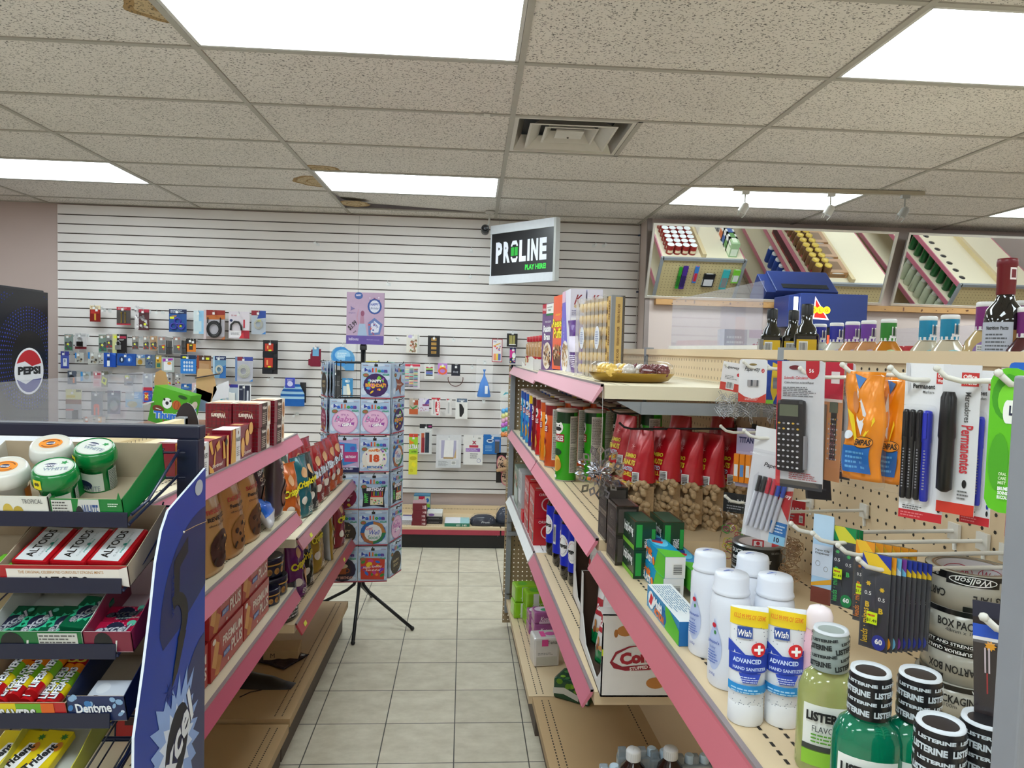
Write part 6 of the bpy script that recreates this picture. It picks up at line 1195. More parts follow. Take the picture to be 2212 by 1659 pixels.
b = MB(); b.box((-.15,-.12,0),(.17,.12,.012),M('#8a5a3c',.5)); b.box((-.14,-.1,-.22),(.14,.1,0),M('#5a3626',.6)); o = b.obj('display_counter'); o.location = (-1.26,3.12,1.222); tag(o,'brown display counter under the lollipop box','counter')
# ================================================================ navy candy rack, near left
NV = M('#151a33',.35); NVL = M('#1c2444',.3); WR = M('#22263a',.3)
XR_,XL_ = -.502,-.98
rk = empty('candy_rack',(-.74,1.2,0)); OX,OY = .74,-1.2
def rkid(b,n,lb=None):
    b.v = [v+Vector((OX,OY,0)) for v in b.v]; return kid(b,n,rk,lb)
b = MB(); b.bbox((XL_,1.30,1.409),(XR_+.012,1.332,1.433),NV,.003); rkid(b,'top_bar')
b = MB(); b.bbox((XR_-.028,1.30,.05),(XR_+.01,1.332,1.409),NV,.003); rkid(b,'post'); b = MB(); b.bbox((XL_,1.30,.05),(XL_+.03,1.332,1.409),NV,.003); rkid(b,'post')
b = MB(); b.box((XL_,1.0,0),(XR_,1.35,.05),NV); rkid(b,'base')
TR = []
for k,(zl,yl) in enumerate(((1.318,1.12),(1.218,1.108),(1.12,1.096),(1.018,1.084),(.92,1.072),(.82,1.06))):
    zb = zl-.022; TR.append((zl,yl)); b = MB(); xr = XR_-.028-.003*k
    b.bbox((XL_,yl-.002,zb-.002),(xr,yl,zl),NV,.0008)             # front lip
    ye = 1.288; ze = zb+(ye-yl)*.27
    b.tube([(XL_,ye,ze+.045),(xr+.02,ye,ze+.045)],.0022,WR,6); b.tube([(XL_,ye,ze),(xr+.02,ye,ze)],.0022,WR,6); b.tube([(XL_,yl+.008,zb),(xr,yl+.008,zb)],.0025,WR,6); b.tube([(XL_,(yl+ye)/2,(zb+ze)/2-.002),(xr,(yl+ye)/2,(zb+ze)/2-.002)],.002,WR,6)
    for i in range(12):
        x = XL_+.02+i*.041
        if x < xr: b.tube([(x,yl+.004,zb+.001),(x,ye,ze+.001),(x,ye+.003,ze+.048),(x+.001,ye+.004,ze+.052)],.0016,WR,5)
    b.tube([(xr+.004,yl+.002,zl-.004),(xr+.008,yl+.05,zb+.03),(xr+.010,ye,ze+.05)],.0026,NVL,7); b.tube([(xr+.002,yl+.0,zb+.004),(xr+.008,ye,ze+.004)],.0026,NVL,7)
    rkid(b,'wire_tray')
# blue side panel with the big 5 and the splash logo
b = MB(); prof = [(1.318,1.355),(1.318,.2),(1.03,.2),(1.045,1.0),(1.075,1.09),(1.098,1.17),(1.115,1.24),(1.135,1.285),(1.16,1.312)]
X0,X1 = XR_+.013,XR_+.017; n = len(prof); vs = [(X0,y,z) for y,z in prof]+[(X1,y,z) for y,z in prof]
BL = M('#1a3c9c',.3); b.add(vs,[tuple(range(n))],BL); b.add(vs,[tuple(range(n,2*n))[::-1]],BL); b.add(vs,[(i,n+i,n+(i+1) % n,(i+1) % n) for i in range(n)],M('#dfe8f4',.4))
b.on(plane((X1,1.03,0),(0,1,0),(0,0,1))); DKB = M('#16265e',.3); VD = M('#14161c',.35)
b.L = 2
arcp = [(.288,1.285)]+[(.288-.19*math.sin(t),1.285-.17*(1-math.cos(t))) for t in [k*PI/2/10 for k in range(1,11)]]+[(.11,1.09),(.17,1.1),(.288,1.14)]
for k in range(1,len(arcp)-1): b.poly([(.288,1.14),arcp[k],arcp[k-1]][::-1],DKB,2)
for k in range(10): t0,t1 = k*.157,(k+1)*.157; b.poly([(.288,.75),(.288-.16*math.cos(t1),.75+.3*math.sin(t1)),(.288-.16*math.cos(t0),.75+.3*math.sin(t0))],DKB,3)
b.L = 4; b.ell(.255,1.325,.018,.014,'#aeb2bc')
# numeral 5, drawn as bold strokes
b.poly([(.150,1.222),(.208,1.25),(.208,1.222),(.174,1.206),(.172,1.15),(.150,1.14)],VD)
po = [(.158+.05*math.cos(a),1.118+.048*math.sin(a)) for a in [PI*.6-i*PI*1.0/14 for i in range(15)]]; pi_ = [(.156+.026*math.cos(a),1.116+.030*math.sin(a)) for a in [PI*.6-i*PI*1.0/14 for i in range(15)]]
b.L = 5
for i in range(14): b.poly([po[i],po[i+1],pi_[i+1],pi_[i]],VD,6)
b.poly([(.172,1.095),(.200,1.088),(.165,1.03),(.142,1.012),(.152,1.045)],VD,8); b.text("WRIGLEY'S",.147,1.165,.009,'#122a74',.07,5,PI/2,.03)
b.star(.135,1.01,.024,.006,9,'#1b2f7a',5)
b.L = 5
r = random.Random(4); pts = []
for i in range(44): a = 2*PI*i/44; q = (1.0 if i % 2 else 1.35)*r.uniform(.85,1.2); pts.append((.16+.075*q*math.cos(a),.905+.085*q*math.sin(a)))
for i in range(44): b.add([b.S(.16,.905,4.5),b.S(*pts[i],4.5),b.S(*pts[(i+1) % 44],4.5)],[(0,1,2)],'#8fabdf')
b.L = 5; b.star(.163,.905,.072,.05,16,'#d5e0f2',5.2); b.L = 6; b.ell(.165,.905,.045,.066,'#1c1f2a',6,rot=-.3); b.text('excel',.158,.905,.062,'#1b2450',.185,7,.6,.07,.3); b.text('excel',.158,.905,.062,'#dfe4ea',.178,8,.6,.03,.3)
rkid(b,'side_panel','blue advertising side panel')
b = MB(); b.tube([(X1+.001,1.22,1.262),(X1+.012,1.24,1.267),(X1+.02,1.27,1.268),(X1+.008,1.3,1.264)],.0008,'#8a6a4a',5); b.sphere((X1+.001,1.218,1.262),.0022,'#c9c4b8',8); rkid(b,'wire_tie')
tag(rk,'navy blue wire candy rack with a blue side panel at the near left','candy rack')
def TE(t,rz,ry=0): return (Matrix.Rotation(t,3,'X') @ Matrix.Rotation(ry,3,'Y') @ Matrix.Rotation(rz,3,'Z')).to_euler()
# trays' contents: a tilted frame per tray
def tilt_put(o,x,dy,k,lb,cat,group=None,h=0,rz=0,extra=0):
    zl,yl = TR[k]; a = math.atan(.27)
    o.location = (x,yl+dy,zl-.022+dy*.27+.006+h); o.rotation_euler = TE(a+extra,rz); return tag(o,lb,cat,group)
CB = M('#b4a48c',.85,'',.05,40); CBW = M('#c9ccc8',.7)
def ocarton(x0,x1,d,hb,hf,inner,front,spec,side=None,sspec=(),name='display_carton'):
    w = x1-x0; b = MB(); t = .0012; fm = M(front,.35)
    b.box((-w/2,0,0),(w/2,d,t),inner); b.box((-w/2,0,0),(w/2,t,hf),fm); b.box((-w/2,t,0),(w/2,t*2,hf),inner); b.box((-w/2,d-t,0),(w/2,d,hb),inner)
    for sx in (-1,1):
        vs = [(sx*w/2,0,0),(sx*w/2,d,0),(sx*w/2,d,hb),(sx*w/2,.03,hf*1.1),(sx*w/2,0,hf)]; vi = [(v[0]-sx*t,v[1],v[2]) for v in vs]
        b.add(vs+vi,[(0,1,2,3,4),(9,8,7,6,5)]+[(i,(i+1) % 5,5+(i+1) % 5,5+i) for i in range(5)],M(side,.4) if side else inner)
    b.on(plane((-w/2,0,0),(1,0,0),(0,0,1))); draw(b,w,hf,spec); return b
xw = lambda u,k: at(u,1100,Y=TR[k][1]+.03).x
# tray 1: gum bottles in green carton
b = ocarton(-.645,-.537,.155,.066,.037,CB,'#0f7a34',[('r',.02,0,.3,.95,'#d0d2ce'),('l',.03,.1,.28,.9,6,'#555'),('p',[(.33,0),(.4,1),(.68,1),(.68,0)],'#c6c9c6'),('t','WHITE',.55,.4,.7,'#2a4a8a',{'w': .22,'b': .02}),('e',.4,.2,.06,.5,'#1a1c24'),('l',.8,.65,.95,.85,2,'#cfe8d4')],'#0f7a34')
b.poly([(.1,.03),(.108,.03),(.108,.037),(.105,.05),(.101,.037)],'#0f7a34')
tilt_put(b.obj('display_carton'),-.591,.004,0,'opened green gum carton on the top tray, mostly empty','display carton')
b = ocarton(-.80,-.648,.155,.066,.04,CB,'#dfe0da',[('e',.1,.5,.12,.4,'#e8842a'),('e',.6,.4,.05,.3,'#c9b04a'),('e',.7,.35,.05,.25,'#b9a03a'),('t','TROPICAL',.85,.8,.2,'#777',{'w': .2})],'#c9c6bc'); tilt_put(b.obj('display_carton'),-.724,.004,0,'white fruit-print gum carton at the left end of the top tray','display carton')
def gumb(green):
    def mk():
        o = empty('gum_bottle'); r = .031; c1 = '#0a7a38' if green else '#dcdcd6'; m = M(c1,.2,'',.02); m.node_tree.nodes['Principled BSDF'].inputs['Coat Weight'].default_value = .5; b = MB()
        b.lathe([(r*.8,0),(r*.86,.003),(r*.8,.02),(r*.76,.032),(r*.84,.045),(r*.95,.054)],m,28); b.on(cyl(r*.87),10)
        if green: b.rect(-.025,.006,.025,.04,'#cfd8cc'); b.L += 1; b.ell(-.004,.018,.012,.009,'#16204a'); b.text('WHITE',.006,.012,.01,'#8a96a4',.026); b.rect(.034,.004,.055,.042,'#b9bfb8'); b.lines(.035,.005,.054,.041,12,'#4a544c')
        else: b.ell(-.01,.024,.01,.008,'#c9b04a'); b.ell(.008,.028,.009,.008,'#d8a05a'); b.ell(.02,.024,.009,.009,'#e07a2a'); b.ell(0,.015,.012,.006,'#b9a83a'); b.rect(.034,.004,.055,.042,'#e07a2a')
        kid(b,'bottle',o); b = MB(); b.lathe([(r,.052),(r*1.05,.054),(r*1.06,.064),(r*.99,.074),(r*.9,.079),(r*.86,.0775)],m,30,cap=False); b.lathe([(r*.86,.0775),(.0005,.0775)],M('#d8d4ca' if not green else '#c9d6c9',.25),30,cap=False)
        b.on(plane((0,0,.0778),(1,0,0),(0,1,0)))
        if green: b.ell(0,0,r*.8,r*.8,'#d4d9d2'); b.L += 1; b.ell(-.006,.006,.009,.0055,'#1a2450'); b.text('excel',-.005,.006,.007,'#e8e8ee',.02,bold=.04); b.text('WHITE',.003,-.006,.009,'#8e9aa8',.034,bold=.03); b.star(.012,.012,.006,.003,5,'#1c8a44')
        else: b.ell(0,0,r*.55,r*.5,'#ec8c1c'); b.L += 1; b.ell(0,0,r*.22,r*.18,'#1a2450'); b.text('excel',0,0,.005,'#e8e8ee',.012,bold=.04); b.ring(0,0,r*.47,r*.42,.002,'#8a4a14',a0=.4,a1=2.7); b.ring(0,0,r*.47,r*.42,.002,'#8a4a14',a0=3.6,a1=5.8)
        if green:
            b.on(cyl(r*1.07),4); b.rect(-.026,.056,-.012,.072,'#e8d61a'); b.L += 1; b.text('60',-.019,.065,.006,'#222',.008,bold=.05)
        kid(b,'lid',o); return o
    return mk
for i,(g,x,dy,h,rz,lb) in enumerate(((True,-.668,.045,.0,.25,'green gum bottle with a yellow 60 label, front one'),(True,-.643,.115,.004,-.2,'green gum bottle standing behind the front green one'),(False,-.742,.045,.0,.1,'white gum bottle with an orange lid spot, front left one'),(False,-.716,.12,.006,.3,'white gum bottle with an orange lid spot, rear one'))):
    o = put('gum%d' % g,gumb(g),(0,0,0),0); zl,yl = TR[0]; o.location = (x+.012,yl+dy,zl-.022+dy*.27+.004+h); o.rotation_euler = TE(math.atan(.27)+.12,rz,.08); tag(o,lb,'gum bottle','gum bottles on the top tray')
# tray 2: mint tins
b = ocarton(-.715,-.523,.15,.062,.036,CB,'#a81420',[('r',.06,.1,.93,.86,'#e4e0da'),('t','THE ORIGINAL CELEBRATED CURIOUSLY STRONG MINTS',.48,.7,.14,'#b8864a',{'w': .66}),('t','ALTOIDS',.48,.22,.55,'#14100e',{'w': .4,'b': .03}),('p',[(.93,.1),(1,.0),(1,1),(.93,.86)],'#dedad6')])
tilt_put(b.obj('display_carton'),-.619,.004,1,'red and white mint carton on the second tray','display carton')
def mint():
    o = empty('mint_tin'); b = MB(); w,d = .056,.088; b.bbox((-w/2,0,0),(w/2,d,.016),M('#b4121e',.25),.005); b.on(plane((-w/2,0,.0162),(1,0,0),(0,1,0))); b.rect(w*.12,d*.03,w*.88,d*.97,'#d9dde0'); b.L += 1
    b.text('ALTOIDS',w*.4,d*.5,w*.24,'#17120e',d*.78,None,PI/2,.02); b.text('CURIOUSLY STRONG',w*.66,d*.5,w*.06,'#9aa4a4',d*.7,None,PI/2); b.text('peppermint',w*.75,d*.45,w*.08,'#2a9a8a',d*.4,None,PI/2,.02,.3); b.ell(w*.7,d*.5,w*.05,d*.04,'#2a8a7a'); kid(b,'tin',o); return o
for i,u in enumerate((92,172,250)):
    o = put('mint',mint,(0,0,0),0); zl,yl = TR[1]; x = at(u,1200,Y=yl+.05).x; o.location = (x,yl+.018,zl-.022+.018*.27+.012+.012); o.rotation_euler = TE(math.atan(.27)+.12,-.06,0); tag(o,'red and white mint tin, %s of the three' % ('left','middle','right')[i],'mint tin','mint tins')
b = ocarton(-.86,-.72,.15,.062,.03,CB,'#6a6430',[]); tilt_put(b.obj('display_carton'),-.79,.004,1,'empty brown carton at the left end of the second tray','display carton')
b = MB(); b.bbox((-.02,0,0),(.012,.05,.012),M('#6ab82a',.25),.004); tilt_put(b.obj('gum_pack'),-.722,.006,1,'lime green gum pack at the left edge of the second tray','gum pack',h=.012)
# tray 3: green and red gum packs
def gump(c1,c2,w=.046,d=.072,ro=1.0):
    def mk():
        b = MB(); b.bbox((-w/2,0,0),(w/2,d,.011),M(c1,.22),.002); b.on(plane((-w/2,0,.0112),(1,0,0),(0,1,0))); b.star(w*.5,d*.48,min(w,d)*.5,min(w,d)*.36,12,c2); b.L += 1; b.ell(w*.5,d*.48,.014,.0155,'#171c3a',rot=.6); b.L += 1
        b.text('excel',w*.48,d*.48,.016,'#141c44',.053,None,ro,.08,.3); b.text('excel',w*.48,d*.48,.0155,'#e6eaf0',.051,None,ro,.03,.3); b.text('mint-menthe',w*.6,d*.36-(.006 if ro < 1 else 0),.004,'#c8e8dc',.036,None,ro); b.ell(w*.8,d*.85,w*.1,w*.1,'#5abaa0'); return b.obj('gum_pack')
    return mk
b = ocarton(-.73,-.585,.15,.066,.036,CBW,'#0f6a34',[('e',.28,.4,.12,.6,'#17181c'),('t','excel',.3,.3,.6,'#d8dcd8',{'w': .3,'i': .3,'b': .03}),('r',.55,.2,.95,.95,'#c9ccc8'),('l',.56,.25,.93,.9,4,'#555')]); tilt_put(b.obj('display_carton'),-.657,.004,2,'green-fronted gum carton on the third tray','display carton')
for i,(u,h,rz) in enumerate(((32,0,0),(85,0,-.02),(142,0,-.04),(180,.014,-.12))):
    o = put('gumg',gump('#0c5c3c','#2ab88a'),(0,0,0),0); zl,yl = TR[2]; x = at(u,1340,Y=yl+.05).x; o.location = (x,yl+.016+h*.5,zl-.022+.02*.27+.010+h); o.rotation_euler = TE(math.atan(.27)+.1,rz,0); tag(o,'green gum pack, %s' % ('leftmost on the third tray','second from the left on the third tray','third from the left, half covered','lying on top at the right end of the green ones')[i],'gum pack','green gum packs')
b = ocarton(-.583,-.512,.15,.066,.036,M('#d8c8cc',.6),'#7a1c38',[('e',.4,.4,.2,.6,'#17181c'),('t','excel',.45,.3,.6,'#d8dcd8',{'w': .5,'i': .3,'b': .03})],'#8a2444'); tilt_put(b.obj('display_carton'),-.5475,.004,2,'dark red gum carton at the right end of the third tray','display carton')
for i,(dy,h) in enumerate(((.014,.004),(.05,.008))):
    o = put('gumr',gump('#b01a40','#e87aa8',.07,.034,.12),(0,0,0),0); zl,yl = TR[2]; o.location = (-.553,yl+dy+.004,zl-.022+dy*.27+.012+h*.3); o.rotation_euler = TE(math.atan(.27)+.1,0,0); tag(o,'pink-red gum pack, %s' % ('front one','back one')[i],'gum pack','pink-red gum packs')
# tray 4: candy rolls and icy gum
b = ocarton(-.75,-.603,.15,.062,.033,CB,'#b41c1c',[('r',.3,.0,.5,1,'#d8c81a'),('r',.5,0,.75,1,'#6aa82a'),('r',.75,0,.88,1,'#d8641c'),('t','LIFESAVERS',.42,.4,.6,'#17181c',{'w': .56,'b': .1}),('t','LIFESAVERS',.42,.4,.6,'#dfe4e8',{'w': .54,'b': .04})]); tilt_put(b.obj('display_carton'),-.676,.004,3,'red and rainbow candy roll carton on the fourth tray','display carton')
def roll():
    b = MB(); r = .0105; L_ = .095; b.T = Matrix.Rotation(-PI/2,4,'X')
    for z0,z1,c in ((0,.018,'#b8161c'),(.018,.036,'#e4d01a'),(.036,.06,'#7ab82a'),(.06,.075,'#e8841c'),(.075,L_,'#a81a1c')): b.lathe([(r,z0),(r,z1)],M(c,.25),16,cap=z0 == 0 or z1 == L_)
    b.on(lambda a,c,l: Vector((r*1.02*math.sin(a/r)+0,r*1.02*math.cos(a/r)+LIFT*3*l,c)) if 0 else Vector(((r+LIFT*4*l)*math.sin(a/r),(r+LIFT*4*l)*math.cos(a/r)*-1,c)))
    b.T = Matrix.Rotation(-PI/2,4,'X') @ Matrix.Rotation(0,4,'Z')
    b.text('LIFESAVERS',0,.035,.011,'#14203c',.062,2,PI/2,.1); b.text('LIFESAVERS',0,.035,.011,'#e8ecf0',.06,3,PI/2,.03); b.ring(.0,.082,.007,.007,.003,'#d8b83a',3); b.T = Matrix.Identity(4); return b.obj('candy_roll')
for i,(u,h) in enumerate(((6,0),(34,.004),(62,.012),(88,.004),(120,.0),(140,.0),(100,.018),(20,.016))):
    o = put('roll',roll,(0,0,0),0); zl,yl = TR[3]; x = at(u,1480,Y=yl+.05).x; o.location = (x,yl+.012,zl-.022+.016*.27+.022+h); o.rotation_euler = TE(math.atan(.27)+.12,-.1,0); tag(o,'rainbow striped candy roll, %s' % ('leftmost one','second from the left','third from the left','fourth from the left','second from the right','rightmost one','lying on top at the right','lying on top at the left')[i],'candy roll','rainbow candy rolls')
b = ocarton(-.600,-.515,.15,.066,.045,CB,'#14285a',[('x',.02,.4,.5,1,8,.07,['#2a5a9a','#8ab0d8','#3a78b8']),('x',.75,.2,1,1,5,.06,['#8ab0d8','#c8dcf0']),('t','Dentyne',.45,.5,.5,'#e8eef6',{'w': .62,'rot': .05,'b': .03}),('t','ICE',.6,.12,.25,'#c8dcf0',{'w': .16,'b': .03})],'#101e44'); tilt_put(b.obj('display_carton'),-.5575,.004,3,'navy icy gum carton on the fourth tray','display carton')
b = MB(); b.bbox((-.032,0,0),(.032,.05,.02),M('#cfd6e2',.3),.003); b.on(plane((-.032,0,.0202),(1,0,0),(0,1,0))); b.text('Dentyne',.036,.008,.014,'#16245a',.05,bold=.04); b.ell(.018,.03,.01,.012,'#dfe4ec'); tilt_put(b.obj('gum_pack'),-.553,.012,3,'pale icy gum pack inside the navy carton','gum pack',h=.006)
# tray 5: yellow gum
b = ocarton(-.70,-.592,.15,.062,.03,CBW,'#e0a81c',[('r',.55,.1,.95,.9,'#e8c83a')],'#c9c44a'); tilt_put(b.obj('display_carton'),-.646,.004,4,'yellow gum carton on the fifth tray','display carton')
def tri():
    b = MB(); w,d = .042,.078; b.bbox((-w/2,0,0),(w/2,d,.014),M('#d8c01c',.25),.002); b.on(plane((-w/2,0,.0142),(1,0,0),(0,1,0))); b.poly([(w*.1,0),(w*.6,0),(w*.85,d*.7),(w*.5,d*.7)],'#e8e8ea'); b.L += 1; b.text('Trident',w*.42,d*.36,w*.34,'#16181c',d*.66,None,1.15,.04); b.ell(w*.82,d*.62,w*.13,w*.2,'#c87a2a'); b.star(w*.8,d*.84,w*.16,w*.08,7,'#3a7a2a'); b.poly([(w*.22,d*.2),(w*.28,d*.24),(w*.24,d*.28)],'#c82a4a'); return b.obj('gum_pack')
for i,(u,rz) in enumerate(((8,-.05),(52,-.08),(100,-.1))):
    o = put('tri',tri,(0,0,0),0); zl,yl = TR[4]; x = at(u,1620,Y=yl+.05).x; o.location = (x,yl+.012,zl-.022+.016*.27+.010); o.rotation_euler = TE(math.atan(.27)+.12,rz,0); tag(o,'yellow pineapple gum pack, %s of the three' % ('left','middle','right')[i],'gum pack','yellow gum packs')
# ================================================================ balloon spinner rack
sp_ = empty('spinner_rack',(at(779,1100,Y=4.08).x,4.08,0),.1); SX,SY = sp_.location.x,4.08
BKM = M('#17181b',.35); TIER = [at(812,v,Y=3.88).z for v in (786,865,946,1027,1105,1184)]
b = MB(); b.tube([(0,0,.28),(0,0,1.60)],.014,BKM,12); b.lathe([(.02,1.56),(.02,1.585),(.012,1.6)],BKM,12); kid(b,'pole',sp_)
for k in range(4):
    a = [-.47*PI-.12,-.1*PI-.25,.45*PI,.95*PI][k]; b = MB(); c,s = math.cos(a),math.sin(a); L_ = .36
    b.tube([(.015*c,.015*s,.38),(.018*c,.018*s,.25),(.03*c,.03*s,.205),(.07*c,.07*s,.17),(L_*c,L_*s,.012)],.0095,BKM,8); b.sphere((L_*c,L_*s,.012),.0125,M('#0c0c0d',.5),8); kid(b,'leg',sp_)
for z in TIER:
    b = MB(); q = .135
    b.tube([(-q,-q,z),(q,-q,z),(q,q,z),(-q,q,z),(-q,-q,z)],.003,BKM,5); b.tube([(-q,0,z),(q,0,z)],.003,BKM,5); b.tube([(0,-q,z),(0,q,z)],.003,BKM,5)
    for sx in (-.08,.08):
        for (ux,uy) in ((0,-1),(1,0),(0,1),(-1,0)):
            px,py = (sx,0) if ux == 0 else (0,sx)
            p0 = Vector((px+ux*q,py+uy*q,z)); p1 = Vector((px+ux*(q+.085),py+uy*(q+.085),z-.002)); b.tube([p0,p1,p1+Vector((ux*.01,uy*.01,.012))],.0025,BKM,5)
    kid(b,'hook_frame',sp_)
b = MB()
for x,y in ((-.135,-.135),(.135,-.135),(.135,.135),(-.135,.135)): b.tube([(x,y,TIER[-1]-.02),(x,y,TIER[0]+.01)],.003,BKM,5)
kid(b,'uprights',sp_); tag(sp_,'black tripod spinner rack hung with balloon packs','spinner rack')
def poster():
    w,h = .208,.29; b = MB(); b.box((-w/2,-.012,0),(w/2,-.010,h),M('#c3a9c6',.4)); b.box((-w/2,.010,0),(w/2,.012,h),M('#c3a9c6',.4)); b.box((-w/2,-.011,h),(w/2,.011,h+.002),M('#c3a9c6',.4)); b.on(plane((-w/2,-.0121,0),(1,0,0),(0,0,1)))
    draw(b,w,h,[('p',[(0,0),(1,0),(1,.17),(0,.17)],'#6a56a8'),('t','balloons',.2,.1,.06,'#dcd4ec',{'w': .26}),('t','filled with more joy',.72,.09,.03,'#b4a8d8',{'w': .34}),('p',[(.3,.17),(.34,.4),(.5,.4),(.56,.17)],'#a8c0dc'),('p',[(.36,.4),(.48,.4),(.46,.58),(.38,.58)],'#b98aa4'),('e',.43,.6,.05,.055,'#9a5a78'),('p',[(.35,.4),(.3,.52),(.34,.68),(.31,.68),(.26,.5),(.33,.36)],'#c9a0b8'),
        ('e',.32,.94,.11,.07,'#4a6ab0'),('t','HAPPY',.32,.95,.035,'#e8e4f4',{'w': .14,'b': .04}),('e',.75,.74,.19,.15,'#3a5aa4'),('e',.75,.74,.14,.12,'#dfe4f4'),('t','HAPPY',.75,.78,.05,'#4a5ab0',{'w': .22,'b': .03}),('t','Birthday',.75,.70,.05,'#5a6a9a',{'w': .22,'i': .3}),('p',[(.6,.18),(.9,.2),(.97,.4),(.75,.52),(.58,.42)],'#6a80bc'),('p',[(.66,.22),(.86,.24),(.9,.38),(.75,.46),(.66,.4)],'#e0e4f4'),('t','HAPPY',.78,.38,.045,'#5a62a8',{'w': .2,'rot': -.9,'b': .03}),('x',.6,.2,.75,.4,12,.03,['#c05a6a','#5a70b4','#e4e0f0']),('x',.62,.84,.92,.92,9,.02,['#3a5ab0','#e4dcec','#8a4a6a']),
        ('t','$3.99',.17,.36,.11,'#15151c',{'w': .28,'rot': .75,'i': .2}),('t','each',.22,.24,.03,'#15151c',{'w': .1,'rot': .6}),('s',.15,.69,.08,.03,3,'#8a80b4'),('t','anagram',.15,.6,.028,'#8a80b4',{'w': .18})])
    return b.obj('poster')
o = poster(); pz = at(785,772,Y=4.05).z; o.location = (SX+.012,SY-.02,1.592); o.rotation_euler = (0,0,.02); tag(o,'purple and pink balloon poster with handwritten price on top of the spinner rack','poster')
RB6 = ['#2a3a9a','#2f62c4','#c8302c','#e07a2a','#3a9a4a','#2a7ac8','#5a3a9a']
